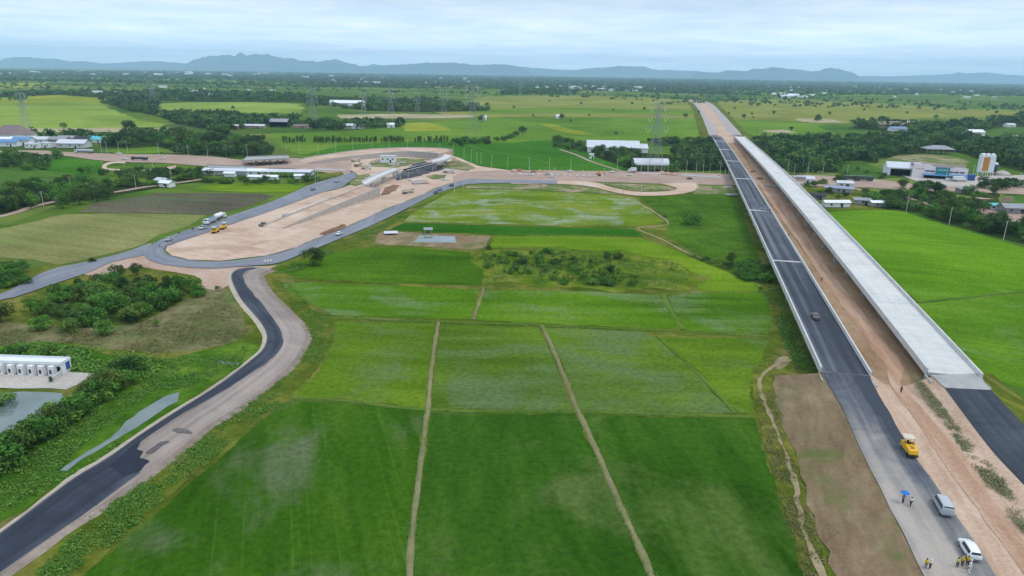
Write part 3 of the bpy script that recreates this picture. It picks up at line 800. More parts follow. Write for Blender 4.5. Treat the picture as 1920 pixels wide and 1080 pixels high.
patch('flooded_field', 'pale flooded field by the white far sheds', [(618, 194), (660, 191), (684, 194), (680, 202), (622, 201)], RICE['paleflood'], .3, 1.5)
paddy('light green field right of the far highway', [(1375, 228), (1440, 226), (1530, 232), (1600, 240), (1570, 253), (1500, 254), (1420, 258), (1400, 248)], 'far', .15, 1.5)
patch('flooded_field', 'pale wet patch in the field right of the far highway', [(1430, 244), (1470, 243), (1495, 248), (1470, 250), (1440, 248)], RICE['paleflood'], .35, 1)
paddy('dark green field before the right woods', [(1535, 236), (1600, 234), (1665, 241), (1640, 250), (1570, 252)], 'cane', .3, 1.5)
paddy('pale far paddies right of the highway', [(1345, 190), (1450, 186), (1620, 192), (1800, 204), (1960, 212), (1960, 222), (1800, 218), (1600, 230), (1450, 226), (1375, 226), (1352, 208)], 'farpale', .15, 3)
patch('flooded_field', 'pale flooded strips right of the far highway', [(1500, 222), (1560, 224), (1590, 230), (1540, 231), (1500, 227)], RICE['paleflood'], .4, 2)
paddy('hazy green field right of the factory woods', [(1828, 246), (1880, 238), (1990, 236), (1990, 258), (1900, 257), (1850, 254)], 'cane', .2, 1.5)
paddy('rounded green plot behind the parked trucks', [(1556, 312), (1580, 302), (1612, 302), (1660, 318), (1690, 332), (1650, 335), (1600, 330), (1560, 322)], 'cane', .2, 1.0)
paddy('blue green plot at the right edge below the factory', [(1880, 366), (1900, 360), (1990, 362), (1990, 386), (1890, 382)], 'cane', .2, 1.0)
patch('yard', 'grey paved forecourt of the white factory', [(1690, 328), (1740, 334), (1826, 330), (1920, 328), (1990, 330), (1990, 352), (1920, 350), (1850, 350), (1790, 350), (1730, 345)], YARD, .4, .6)
patch('yard', 'pinkish yard behind the white factory', [(1660, 298), (1690, 291), (1740, 289), (1790, 294), (1820, 304), (1800, 316), (1690, 312)], ROUGH, .3, 2.5)
patch('ground_works', 'rough bare ground between the bridge and the trees', [(1486, 352), (1540, 346), (1600, 350), (1660, 362), (1700, 376), (1760, 390), (1690, 394), (1600, 392), (1545, 396), (1515, 372)], BANK, .12, 1.0)
ribbon('path', 'pale concrete ditch edge slanting through the trees', [(1560, 349), (1600, 352), (1640, 366), (1690, 372), (1740, 388), (1760, 392)], 3.0, CROSS, .3, .1)
ribbon('path', 'pale lane slanting down to the right edge trees', [(1680, 364), (1720, 376), (1760, 388), (1830, 408), (1930, 438)], 4.0, CROSS, .3, .1)
patch('yard', 'grey yard of the shacks at the right edge', [(1822, 392), (1870, 390), (1990, 398), (1990, 425), (1880, 412)], CROSS, .25, 1)

# ---------------------------------------------------------------- the highway
def Zl(y): return float(np.interp(y, [180, 235, 256, 280, 330, 400, 560, 693, 720, 900, 1080, 1200], [.8, 2.5, 4.6, 5.6, 6.8, 7.0, 6.1, 5.5, 5.2, 4.2, 3.4, 3.2]))
def Zr(y): return float(np.interp(y, [180, 235, 256, 290, 340, 400, 560, 700, 730, 900, 1080, 1200], [.8, 2.5, 4.6, 6.2, 7.6, 7.6, 6.2, 5.4, 5.2, 4.4, 3.6, 3.4]))
def Zm(y): return float(np.interp(y, [256, 540, 620, 693, 760, 850, 1080, 1200], [.3, .3, 1.0, 2.4, 3.5, 3.9, 3.1, 2.9]))
NLE = [(1543, 698), (1553, 720), (1580, 767), (1613, 840), (1647, 907), (1677, 967), (1710, 1033), (1735, 1085), (1775, 1170)]
NRE = [(1626, 697), (1637, 720), (1664, 767), (1706, 840), (1753, 907), (1794, 967), (1838, 1033), (1870, 1085), (1925, 1170)]
A, B = crom(PX(NLE, lambda x, y: Zl(y)), 6), crom(PX(NRE, lambda x, y: Zl(y)), 6)
ROADMIX = road_mat('asphalt_to_dust', S(62, 68, 80), S(104, 108, 116), S(160, 160, 162), .5, 10, 8, .5)
# near carriageway: dark at the bridge, ever dustier towards the viewer
def near_road_mat():
    m = Mat('carriageway_dust', .85, .3)
    uvn = m.coord((10, 1, 1), 0, (3, 0, 0), 'UV')
    lane = m.coord((10, .014, 1), 0, (1, 4, 0), 'UV')
    f1 = m.noise(lane, .5, 5, .6, .15)
    f2 = m.noise(uvn, .09, 5, .62, .8)
    f3 = m.noise(uvn, 2.0, 4, .7)
    u = m.sep(m.coord((1, 1, 1), 0, (0, 0, 0), 'UV'))
    along = m.step(u[1], 2, 62, -.10, .20)
    left = m.step(u[0], .35, 1.0, .06, -.15)
    w = m.math('ADD', m.math('ADD', m.math('MULTIPLY', f1, .55), m.math('MULTIPLY', f2, .45)), m.math('ADD', along, left))
    c = m.ramp(w, [(.36, S(58, 64, 76)), (.5, S(96, 100, 108)), (.64, S(148, 143, 138)), (.78, S(178, 168, 158))])
    c = m.mix(1.0, c, m.ramp(f3, [(.25, (.9, .9, .9, 1)), (.75, (1.1, 1.1, 1.1, 1))]), 'MULTIPLY')
    m.base(c)
    m.bump(f3, .2, .05)
    return m.m
sheet('road', 'near highway carriageway dusted grey where the workers stand', A, B, near_road_mat(), (.12, .25), 8)
sheet('embankment', 'bare brown earth strip along the highway embankment', crom(PX([(1452, 704), (1455, 735), (1462, 765), (1477, 815), (1498, 880), (1522, 965), (1545, 1028), (1566, 1085), (1600, 1170)], .25), 6), [p - Vector((0, 0, .12)) for p in A], BROWN, (1.6, 0), 6)
patch('grassland', 'weedy margin between the front right paddy and the bare brown strip', [(1410, 690), (1440, 672), (1500, 668), (1525, 690), (1500, 706), (1456, 712), (1477, 810), (1524, 968), (1568, 1085), (1610, 1200), (1550, 1240), (1507, 1080), (1494, 1020), (1464, 933), (1438, 847), (1421, 783), (1408, 722)], BANK, .16, .7)
# median: left slope, floor, right slope
YS = [698, 720, 767, 840, 907, 967, 1033, 1085, 1170]
RLE = [(1748, 705), (1772, 728), (1801, 767), (1857, 840), (1919, 907), (1978, 967), (2042, 1033), (2093, 1085), (2180, 1170)]
p0 = crom(PX(NRE, lambda x, y: Zl(y)), 6)
q0 = crom(PX(RLE, lambda x, y: Zr(y)), 6)
n_ = 60
p0r, _ = resample(p0, n_); q0r, _ = resample(q0, n_)
rows = []
for i in range(n_):
    a, b = p0r[i], q0r[i]
    d = (b - a); d.z = 0; d.normalize()
    yy = 698 + (1170 - 698) * (i / (n_ - 1)) ** 1.35
    zm = Zm(yy)
    ha, hb = max(0, a.z - zm), max(0, b.z - zm)
    p1 = a + d * (.4 + 1.4 * ha); p1.z = zm
    q1 = b - d * (.4 + 1.6 * hb); q1.z = zm
    rows.append([a - Vector((0, 0, .1)), p1, p1.lerp(q1, .33), p1.lerp(q1, .67), q1, b - Vector((0, 0, .1))])
vsm = [p for r in rows for p in r]
fsm = [(i * 6 + j, i * 6 + j + 1, (i + 1) * 6 + j + 1, (i + 1) * 6 + j) for i in range(n_ - 1) for j in range(5)]
if (Vector(vsm[1]) - vsm[0]).cross(Vector(vsm[6]) - vsm[0]).z < 0: fsm = [tuple(reversed(f)) for f in fsm]
o = MB().add(vsm, fsm).build('median_ground', MEDIAN, None, True)
tag(o, 'pinkish gravel median between the two carriageways', None, None, 'structure')
sheet('ground_under_bridges', 'brown soil and weeds under and between the two highway bridges', crom(PX([(1348, 258), (1362, 300), (1400, 370), (1450, 470), (1500, 575), (1545, 672), (1572, 712)], .16), 6), crom(PX([(1398, 258), (1440, 300), (1515, 372), (1600, 468), (1692, 585), (1766, 678), (1790, 706)], .16), 6), SHADESOIL, (1.5, 1.5), 5)
DV = Vector((math.sin(math.radians(13)), math.cos(math.radians(13)), 0)); PV = Vector((DV.y, -DV.x, 0))
fillL, fillR = [], []
for k in range(13):
    s_ = 1 - k / 12
    s_ = s_ * s_ * (3 - 2 * s_)
    zf_ = .24 + (rows[0][1].z - .06 - .24) * s_
    a = rows[0][1] + DV * (k * 12 - .6) - PV * 5; a.z = zf_
    b = rows[0][4] + DV * (k * 12 - .6) + PV * (10 + k * .25); b.z = zf_
    fillL.append(a); fillR.append(b)
sheet('ground_under_bridges', 'earth rising from under the bridges to the median', fillL, fillR, SHADESOIL, (0, 0), 6)
fa_ = [fillL[k].lerp(fillR[k], .40) + Vector((0, 0, .07)) for k in range(10, 0, -1)]
fb_ = [fillL[k].lerp(fillR[k], .62) + Vector((0, 0, .07)) for k in range(10, 0, -1)]
def on_median(fr0, fr1, lift):
    out = []
    for i in range(n_):
        y = 698 + (1170 - 698) * (i / (n_ - 1)) ** 1.35
        f = float(np.interp(y, [q[0] for q in fr0], [q[1] for q in fr0]))
        p = rows[i][1].lerp(rows[i][4], f)
        out.append(p + Vector((0, 0, lift)))
    return out
low = lambda L: crom(PX(L, lambda x, y: Zm(y) + .07), 6)
TA = low([(1374, 262), (1396, 290), (1418, 330), (1432, 362)]) + fa_ + on_median([(698, .22), (760, .30), (850, .32), (907, .26), (1003, .24), (1170, .26)], 0, .07)
TB = low([(1380, 262), (1410, 290), (1440, 330), (1464, 366)]) + fb_ + on_median([(698, .62), (760, .66), (850, .68), (907, .68), (1003, .68), (1170, .66)], 0, .07)
sheet('dirt_track', 'orange tan dirt track running up the median between the bridges', TA, TB, TANDIRT, (.5, .5), 4)
# right carriageway, near part
A, B = crom(PX(RLE, lambda x, y: Zr(y)), 6), crom(PX([(1836, 702), (1858, 730), (1892, 767), (1965, 840), (2045, 907), (2115, 967), (2190, 1033), (2255, 1085), (2350, 1170)], lambda x, y: Zr(y)), 6)
sheet('road', 'fresh dark asphalt carriageway in the lower right corner', A, B, ASPH_NEW, (.12, .15), 6)
sheet('approach_slab', 'pale concrete approach slab at the end of the bare bridge', PX([(1746, 703), (1771, 727)], lambda x, y: Zr(y) + .05), PX([(1835, 700), (1858, 731)], lambda x, y: Zr(y) + .05), CONC_OLD, (.5, .3), 4)
sheet('road_shoulder', 'tan earth shoulder right of the dark carriageway', [p - Vector((0, 0, .12)) for p in B], crom(PX([(1862, 700), (1900, 735), (1945, 770), (2060, 850), (2160, 920), (2250, 985), (2330, 1050), (2400, 1100), (2500, 1180)], .2), 6), BANK, (0, 1.0), 4)

# far carriageways beyond the bridges
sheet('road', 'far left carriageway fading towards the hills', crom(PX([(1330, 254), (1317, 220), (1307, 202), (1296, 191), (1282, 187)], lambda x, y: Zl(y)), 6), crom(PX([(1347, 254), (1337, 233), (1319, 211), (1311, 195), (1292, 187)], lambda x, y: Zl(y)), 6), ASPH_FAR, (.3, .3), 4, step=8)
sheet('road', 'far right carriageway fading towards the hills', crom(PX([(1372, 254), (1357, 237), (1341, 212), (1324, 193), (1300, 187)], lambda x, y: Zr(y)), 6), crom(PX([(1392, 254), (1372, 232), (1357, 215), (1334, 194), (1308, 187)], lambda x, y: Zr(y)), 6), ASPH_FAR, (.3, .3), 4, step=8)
sheet('median_ground', 'brown median strip of the far highway', PX([(1346, 255), (1336, 233), (1318, 211), (1310, 195), (1292, 187)], lambda x, y: Zl(y) - .25), PX([(1374, 255), (1358, 237), (1342, 212), (1325, 193), (1300, 187)], lambda x, y: Zr(y) - .25), MEDIAN, (0, 0), 3, step=8)
sheet('embankment', 'grassy left side slope of the far highway', PX([(1312, 262), (1305, 222), (1296, 203), (1288, 192), (1276, 187)], .2), PX([(1331, 255), (1318, 220), (1308, 202), (1297, 191), (1282, 187)], lambda x, y: Zl(y) - .25), BANK, (1, 0), 3, step=8)
sheet('embankment', 'grassy right side slope of the far highway', PX([(1391, 255), (1371, 232), (1356, 215), (1333, 194), (1308, 187)], lambda x, y: Zr(y) - .25), PX([(1412, 262), (1388, 236), (1370, 216), (1345, 195), (1318, 188)], .2), BANK, (0, 1), 3, step=8)

def bridge(label, LP, RP, zf, W, surf, joints, group):
    C = []
    ys = list(range(int(LP[0][1]), int(LP[-1][1]) + 1, 12)) + [LP[-1][1]]
    lx = lambda y: float(np.interp(y, [p[1] for p in LP], [p[0] for p in LP]))
    rx = lambda y: float(np.interp(y, [p[1] for p in RP], [p[0] for p in RP]))
    raw = [(G((lx(y) + rx(y)) / 2, y, zf(y)), y) for y in ys]
    # fit plan as a smooth cubic in the distance along Y
    Y = np.array([p.y for p, _ in raw]); X = np.array([p.x for p, _ in raw]); Z = np.array([p.z for p, _ in raw])
    k = np.polyfit(Y, X, 3)
    yy = np.linspace(Y.min(), Y.max(), 130)
    kz = np.polyfit(Y, Z, 4)
    P = [Vector((float(np.polyval(k, y)), float(y), float(np.polyval(kz, y)))) for y in yy]
    pyz = lambda Yw: float(np.interp(Yw, Y[::-1], np.array(ys, float)[::-1]))
    fr = []
    for i, p in enumerate(P):
        d = P[min(i + 1, len(P) - 1)] - P[max(0, i - 1)]; d.z = 0; d.normalize()
        fr.append((p, Vector((d.y, -d.x, 0)), d))
    t = thing('highway_bridge', label, 'bridge', (0, 0, 0), 0, group)
    def sec(prof):
        return [[p + n * a + Vector((0, 0, b)) for a, b in prof] for p, n, d in fr]
    h = W / 2
    MB().loft(sec([(-h, 0), (-h, -.55), (-h * .8, -.9), (-h * .76, -1.35), (h * .76, -1.35), (h * .8, -.9), (h, -.55), (h, 0)])).build('deck', CONC, t)
    so_ = sheet('road_surface', None, [p - n * (h - .42) + Vector((0, 0, .05)) for p, n, d in fr], [p + n * (h - .42) + Vector((0, 0, .05)) for p, n, d in fr], surf, (0, 0), 4, 0, None)
    so_.parent = t
    for s in (-1, 1):
        a, b = s * (h - .4), s * (h + .03)
        pr = [(a, -.02), (a + s * .08, .3), (a + s * .06, 1.05), (b, 1.05), (b, -.75), (a, -.75)]
        MB().loft(sec(pr if s > 0 else pr[::-1])).build('parapet', CONC, t)
    for jy in joints:
        j = min(range(len(P)), key=lambda i: abs(pyz(P[i].y) - jy))
        p, n, d = fr[j]
        w = max(1.3, p.y / 180)
        mb = MB()
        c4 = [p - n * (h - .45) - d * w / 2, p + n * (h - .45) - d * w / 2, p + n * (h - .45) + d * w / 2, p - n * (h - .45) + d * w / 2]
        mb.prism([(c.x, c.y) for c in c4], p.z - .05, p.z + .09)
        mb.build('expansion_joint', plain_joint, t)
    y = P[0].y + 2
    while y < P[-1].y - 5:
        j = min(range(len(P)), key=lambda i: abs(P[i].y - y))
        p, n, d = fr[j]
        r = math.atan2(n.y, n.x)
        top = p.z - 1.35
        mb = MB()
        if y > P[0].y + 3:
            mb.box((p.x, p.y, top - .6), (W * .72, 1.5, 1.2), r)
            for s in (-1, 1):
                q = p + n * (s * W * .2)
                mb.box((q.x, q.y, (top - 1.2) / 2 - .2), (1.4, 1.2, top - .8), r)
            mb.build('pier', CONC_OLD, t)
        y += 24
    for j in (0, len(P) - 1):
        p, n, d = fr[j]
        mb = MB()
        mb.box((p.x, p.y, p.z / 2 - 1.1), (W * 1.02, 1.0, p.z - 2.2), math.atan2(n.y, n.x))
        for s in (-1, 1):
            q = p + n * (s * (h + .1)) + d * (-2.4 if j == 0 else 2.4)
            mb.box((q.x, q.y, p.z / 2 - .4), (.5, 4.5, p.z - .2), math.atan2(n.y, n.x))
        mb.build('abutment', CONC_OLD, t)
    return t
plain_joint = plain('joint_concrete', S(206, 206, 206), .9, .2, 0, .1, .5)
bridge('long asphalt covered highway bridge with white parapets and pale joint strips', [(1334, 256), (1349, 278), (1363, 307), (1380, 340), (1405, 398), (1413, 420), (1447, 490), (1483, 573), (1513, 637), (1542, 700)], [(1352, 256), (1371, 280), (1387, 305), (1407, 337), (1448, 398), (1467, 427), (1500, 487), (1547, 560), (1587, 627), (1626, 700)], Zl, 11.2, ASPH_DECK, [265, 280, 302, 335, 396, 490], 'twin highway bridges')
bridge('long bare pale concrete highway bridge still without asphalt', [(1377, 256), (1397, 282), (1422, 305), (1447, 330), (1467, 360), (1498, 397), (1513, 417), (1553, 463), (1593, 507), (1647, 577), (1697, 643), (1744, 703)], [(1395, 256), (1418, 273), (1440, 292), (1460, 310), (1480, 330), (1497, 347), (1520, 368), (1548, 399), (1607, 453), (1650, 503), (1707, 567), (1763, 630), (1834, 703)], Zr, 12.0, DECKC, [565, 470, 396], 'twin highway bridges')

SMEAR2 = dirt_mat('thin_asphalt_smear', S(84, 82, 88), S(104, 100, 102), S(128, 120, 116), None, 0, 63)
SMEAR = plain('asphalt_smear', S(48, 54, 67), .9, .1, 0, .2, .6)
g0, g1 = G(1338, 256, Zl(256) - .3), G(1382, 256, Zr(256) - .3)
sheet('embankment', 'bare earth slope between the far ends of the two bridges', [g0 + DV * 6, g0 - DV * 6, Vector((*(g0 - DV * 40).xy, .3))], [g1 + DV * 6, g1 - DV * 6, Vector((*(g1 - DV * 40).xy, .3))], MEDIAN, (0, 0), 4)
for lb, P in (('dark asphalt smear where the full paving ends', [(205, 874), (228, 853), (252, 833), (266, 824), (258, 842), (270, 846), (264, 858), (282, 864), (272, 872), (262, 884), (232, 892)]), ('curved dark asphalt streak on the gravel lane', [(270, 850), (288, 836), (300, 828), (317, 826), (316, 829), (304, 834), (286, 848)]), ('dark asphalt dab on the gravel lane', [(324, 806), (334, 802), (352, 805), (360, 812), (342, 811), (330, 809)])):
    patch('asphalt_smear', lb, P, SMEAR if len(P) > 10 else SMEAR2, .6, .2, smooth=0 if len(P) > 10 else 4)

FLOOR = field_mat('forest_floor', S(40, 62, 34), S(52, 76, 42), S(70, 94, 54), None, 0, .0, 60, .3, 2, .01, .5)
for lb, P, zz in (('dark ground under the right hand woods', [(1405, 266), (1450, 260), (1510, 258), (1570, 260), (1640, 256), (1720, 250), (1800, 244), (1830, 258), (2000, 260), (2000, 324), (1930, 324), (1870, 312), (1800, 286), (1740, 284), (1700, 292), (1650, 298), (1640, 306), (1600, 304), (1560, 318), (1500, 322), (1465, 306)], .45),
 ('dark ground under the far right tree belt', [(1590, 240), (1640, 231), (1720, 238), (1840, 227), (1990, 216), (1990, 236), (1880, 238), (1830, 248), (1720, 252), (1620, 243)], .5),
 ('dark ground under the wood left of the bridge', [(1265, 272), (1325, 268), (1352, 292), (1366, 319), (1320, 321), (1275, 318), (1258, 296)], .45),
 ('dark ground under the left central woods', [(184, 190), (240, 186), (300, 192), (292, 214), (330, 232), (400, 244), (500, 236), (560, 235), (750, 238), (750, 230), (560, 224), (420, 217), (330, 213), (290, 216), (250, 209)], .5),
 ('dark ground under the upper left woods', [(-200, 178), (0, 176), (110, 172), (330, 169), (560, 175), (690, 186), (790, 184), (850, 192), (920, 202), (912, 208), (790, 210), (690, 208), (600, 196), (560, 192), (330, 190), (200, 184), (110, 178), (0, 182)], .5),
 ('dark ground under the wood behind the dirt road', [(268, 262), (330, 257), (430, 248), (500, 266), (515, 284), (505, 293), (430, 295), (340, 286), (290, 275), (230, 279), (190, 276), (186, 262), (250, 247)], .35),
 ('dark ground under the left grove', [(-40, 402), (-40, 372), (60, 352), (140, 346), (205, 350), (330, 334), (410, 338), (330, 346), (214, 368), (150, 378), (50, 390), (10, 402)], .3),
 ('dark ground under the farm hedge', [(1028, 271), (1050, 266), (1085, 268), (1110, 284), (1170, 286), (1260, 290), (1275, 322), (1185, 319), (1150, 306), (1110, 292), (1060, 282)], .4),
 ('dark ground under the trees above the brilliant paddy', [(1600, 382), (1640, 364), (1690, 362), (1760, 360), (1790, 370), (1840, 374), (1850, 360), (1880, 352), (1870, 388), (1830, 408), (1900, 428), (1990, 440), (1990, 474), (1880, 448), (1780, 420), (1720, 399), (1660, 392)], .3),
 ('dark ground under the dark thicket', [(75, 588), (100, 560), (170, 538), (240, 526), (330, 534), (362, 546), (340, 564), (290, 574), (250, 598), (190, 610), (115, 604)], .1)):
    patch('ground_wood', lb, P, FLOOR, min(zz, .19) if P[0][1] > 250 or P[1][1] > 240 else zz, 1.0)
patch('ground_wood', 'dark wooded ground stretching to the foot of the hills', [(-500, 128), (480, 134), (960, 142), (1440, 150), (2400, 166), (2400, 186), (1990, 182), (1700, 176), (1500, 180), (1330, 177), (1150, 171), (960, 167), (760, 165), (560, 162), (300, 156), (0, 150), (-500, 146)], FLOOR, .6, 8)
for k, (lb, P, mt) in enumerate((('pale strip of far field on the left', [(-200, 142), (60, 143), (240, 146), (240, 149), (60, 148), (-200, 147)], 'far'), ('pale green strip of far fields left of the middle', [(200, 147), (330, 147), (480, 151), (600, 157), (560, 160), (400, 156), (260, 152)], 'far'),
  ('pale far clearing in the middle', [(760, 160), (900, 163), (930, 166), (820, 165)], 'farpale'), ('pale green far fields right of the highway', [(1330, 172), (1440, 169), (1560, 173), (1700, 180), (1560, 181), (1420, 178)], 'far'), ('far pale strip at the right edge', [(1700, 176), (1850, 178), (2000, 181), (2000, 184), (1850, 183)], 'far'))):
    paddy(lb, P, mt, 1.2, 6)
# ---------------------------------------------------------------- interchange structures
WALLC = plain('ribbed_wall_concrete', S(188, 180, 174), .9, .15, 0, .16, .4)
STEEL = plain('dark_steel', S(52, 50, 54), .7, .3, 0, .2, .5)
DARKIN = plain('dark_interior', S(30, 32, 36), .95, .05, 0, .2, .5)
WHITEW = plain('white_wall', S(240, 242, 244), .8, .2, 0, .07, .3)
PINKW = plain('warm_white_wall', S(248, 236, 238), .8, .2, 0, .07, .2)
GREYR = plain('grey_tin_roof', S(150, 152, 158), .55, .4, 0, .2, .4)
PALER = plain('pale_tin_roof', S(208, 212, 220), .5, .4, 0, .1, .2)
WHITER = plain('white_tin_roof', S(236, 240, 244), .5, .4, 0, .06, .2)
BROWNR = plain('brown_roof', S(138, 122, 120), .8, .2, 0, .15, .3)
RUSTR = plain('rusty_roof', S(150, 122, 108), .8, .2, 0, .25, .4)
BLUER = plain('blue_tin_roof', S(92, 142, 190), .5, .4, 0, .1, .3)
AQUAR = plain('turquoise_roof', S(96, 190, 200), .5, .4, 0, .1, .3)
BLUEW = plain('blue_paint', S(60, 96, 164), .6, .3, 0, .1, .3)
TEAL = plain('teal_sign', S(24, 140, 150), .5, .4, 0, .05, .3)
ORANGE = plain('orange_panel', S(206, 142, 52), .6, .3, 0, .15, .4)
BRICKW = plain('pinkish_wall', S(186, 158, 142), .9, .15, 0, .15, .4)
WGLASS = plain('window_glass', S(44, 56, 66), .15, .5, 0, .1, .3)
YELPOST = plain('pale_yellow_post', S(214, 224, 150), .7, .2, 0, .05, .3)

t = thing('approach_ramp', 'pale retaining wall ramp rising to the unfinished flyover', 'ramp')
a0, a1 = G(533, 429), G(712, 367)
d = (a1 - a0).normalized(); nl = Vector((-d.y, d.x, 0))
HR = 4.6
def rz_(s): return .25 + (HR - .25) * s ** .85
N = 24
rt = [a0.lerp(a1, i / N) for i in range(N + 1)]
for nm, off, th in (('retaining_wall', 0, .4), ('retaining_wall', 11.5, -.4)):
    rings = []
    for i, p in enumerate(rt):
        q = p + nl * off
        h = rz_(i / N) + .55
        w = nl * th
        rings.append([(q.x, q.y, 0), (q.x, q.y, h), (q.x + w.x, q.y + w.y, h), (q.x + w.x, q.y + w.y, 0)])
    MB().loft(rings).build(nm, WALLC, t)
MB().loft([[(*(p + nl * .4).xy, rz_(i / N)), (*(p + nl * 11.1).xy, rz_(i / N)), (*(p + nl * 11.1).xy, 0), (*(p + nl * .4).xy, 0)] for i, p in enumerate(rt)]).build('ramp_surface', PALEPINK, t)
q0, q1 = a1 + nl * 0, a1 + nl * 11.5
MB().prism([q0.xy, q1.xy, (q1 + d * .6).xy, (q0 + d * .6).xy], 0, HR + .2).build('end_wall', CONC_OLD, t)

def slab(label, R, L, z0, z1, thick, piers, name='flyover_span', cat='flyover', mat=None, zs=None):
    """deck between right edge px list R and left edge L"""
    t = thing(name, label, cat)
    n = 24
    rr, _ = resample(crom([G(x, y, z0 + (z1 - z0) * i / (len(R) - 1)) for i, (x, y) in enumerate(R)], 6), n)
    ll, _ = resample(crom([G(x, y, z0 + (z1 - z0) * i / (len(L) - 1)) for i, (x, y) in enumerate(L)], 6), n)
    rings = []
    for a, b in zip(rr, ll):
        u = (b - a)
        k = lambda s, dz: (a.x + u.x * s, a.y + u.y * s, a.z + dz)
        rings.append([k(0, 0), k(1, 0), k(1, -.5), k(.75, -thick), k(.25, -thick), k(0, -.5)])
    MB().loft(rings).build('deck', mat or CONC, t)
    for s in (0, 1):
        pr = []
        for a, b in zip(rr, ll):
            u = (b - a).normalized() * .35
            p = a if s == 0 else b - u
            pr.append([(p.x, p.y, p.z - .01), (p.x + u.x, p.y + u.y, p.z - .01), (p.x + u.x, p.y + u.y, p.z + .8), (p.x, p.y, p.z + .8)])
        MB().loft(pr).build('parapet', mat or CONC, t)
    for f in piers:
        i = int(f * (n - 1))
        a, b = rr[i], ll[i]
        c = (a + b) / 2
        rz = math.atan2((b - a).y, (b - a).x)
        w = (b - a).length
        top = c.z - thick
        mb = MB()
        mb.box((c.x, c.y, top - .5), (min(w * .7, 8), 1.4, 1.0), rz)
        for s in (-1, 1):
            mb.bar((c.x, c.y, 0) if False else (c.x + s * .9 * math.cos(rz), c.y + s * .9 * math.sin(rz), 0), (c.x + s * 2.2 * math.cos(rz), c.y + s * 2.2 * math.sin(rz), top - .9), .75, 6, .6)
        mb.build('pier', CONC, t)
    return t
slab('unfinished flyover span of pale concrete at the top of the walled ramp', [(687, 347), (722, 329), (750, 317.5)], [(678, 341.5), (704, 328), (736, 315.5)], 5.4, 6.2, 1.5, (.25, .62, .97))
slab('curved pale flyover end joining the curved ramp', [(814, 305), (837, 300), (850, 292)], [(808, 301), (826, 296), (834, 289)], 6.2, 6.0, 1.4, (.1, .5))
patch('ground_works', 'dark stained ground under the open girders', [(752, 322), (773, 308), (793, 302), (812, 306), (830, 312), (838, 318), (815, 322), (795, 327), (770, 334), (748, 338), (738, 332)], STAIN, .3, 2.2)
patch('ground_works', 'reddish soil under the flyover piers', [(714, 366), (722, 352), (738, 346), (750, 347), (744, 355), (730, 364)], REDSOIL, .3, .6)
patch('grassland', 'rough grass inside the curved ramp', [(700, 300), (760, 296), (806, 299), (790, 304), (765, 310), (740, 314), (700, 312), (690, 305)], ROUGH, .32, 2.5)
patch('grassland', 'green grass bank left of the unfinished flyover', [(652, 345), (668, 330), (690, 325), (700, 330), (682, 342), (670, 348)], ROUGH, .42, 1.8)
patch('grassland', 'rough grass between the curved flyover and the cross road', [(822, 312), (850, 296), (872, 305), (890, 314), (875, 320), (848, 317), (835, 320)], ROUGH, .32, 2.0)
patch('grassland', 'dark green grass patch beside the black stained ground', [(800, 330), (815, 326), (838, 328), (836, 334), (812, 336)], ROUGH, .34, 1.4)
for i, ((xa, ya), (xb, yb)) in enumerate((((757, 318), (806, 303.5)), ((762, 321), (813, 306)), ((781, 312), (807, 304)))):
    a, b = G(xa, ya, 4.6), G(xb, yb, 5.4)
    t = thing('steel_girder', ['dark steel girder left open behind the flyover span', 'dark steel girder nearest the dusty cross road', 'short dark steel girder with a pale top edge'][i], 'girder', group='open girders of the flyover')
    r = math.atan2((b - a).y, (b - a).x); c = (a + b) / 2; L = (b - a).length
    MB().box((c.x, c.y, c.z - .45), (L, .6, .9), r).build('web', STEEL, t)
    MB().box((c.x, c.y, c.z + .08), (L, 1.5, .16), r).build('top_flange', CONC_OLD, t)
    for s in (.05, .95):
        q = a.lerp(b, s); MB().box((q.x, q.y, (c.z - .9) / 2), (.9, .9, c.z - .9), r).build('pier', CONC_OLD, t)

# curved ramp
t = thing('curved_ramp', 'long curved ramp with a ribbed retaining wall sweeping round the works', 'ramp')
base = crom(PX([(822, 300.5), (800, 297.5), (757, 294.5), (707, 297), (668, 300), (640, 302), (610, 305), (575, 308)], 0), 8)
far_ = crom(PX([(850, 292.5), (825, 288.5), (765, 286), (707, 287), (668, 289.5), (640, 292), (605, 296), (560, 301)], 0), 8)
base, _ = resample(base, 60); far_, _ = resample(far_, 60)
hz_ = lambda i: 5.2 * (1 - (i / 59)) ** .55 + .15
MB().loft([[(b.x, b.y, 0), (b.x, b.y, hz_(i) + .6), (*(b.lerp(f, .04)).xy, hz_(i) + .6), (*(b.lerp(f, .04)).xy, 0)] for i, (b, f) in enumerate(zip(base, far_))]).build('retaining_wall', WALLC, t)
MB().loft([[(*(b.lerp(f, .04)).xy, hz_(i)), (f.x, f.y, hz_(i)), (f.x, f.y, 0), (*(b.lerp(f, .04)).xy, 0)] for i, (b, f) in enumerate(zip(base, far_))]).build('ramp_surface', PALEPINK, t)
MB().loft([[(*(f.lerp(b, .04)).xy, 0), (*(f.lerp(b, .04)).xy, hz_(i) + .6), (f.x, f.y, hz_(i) + .6), (f.x, f.y, 0)] for i, (b, f) in enumerate(zip(base, far_))]).build('far_wall', WALLC, t)

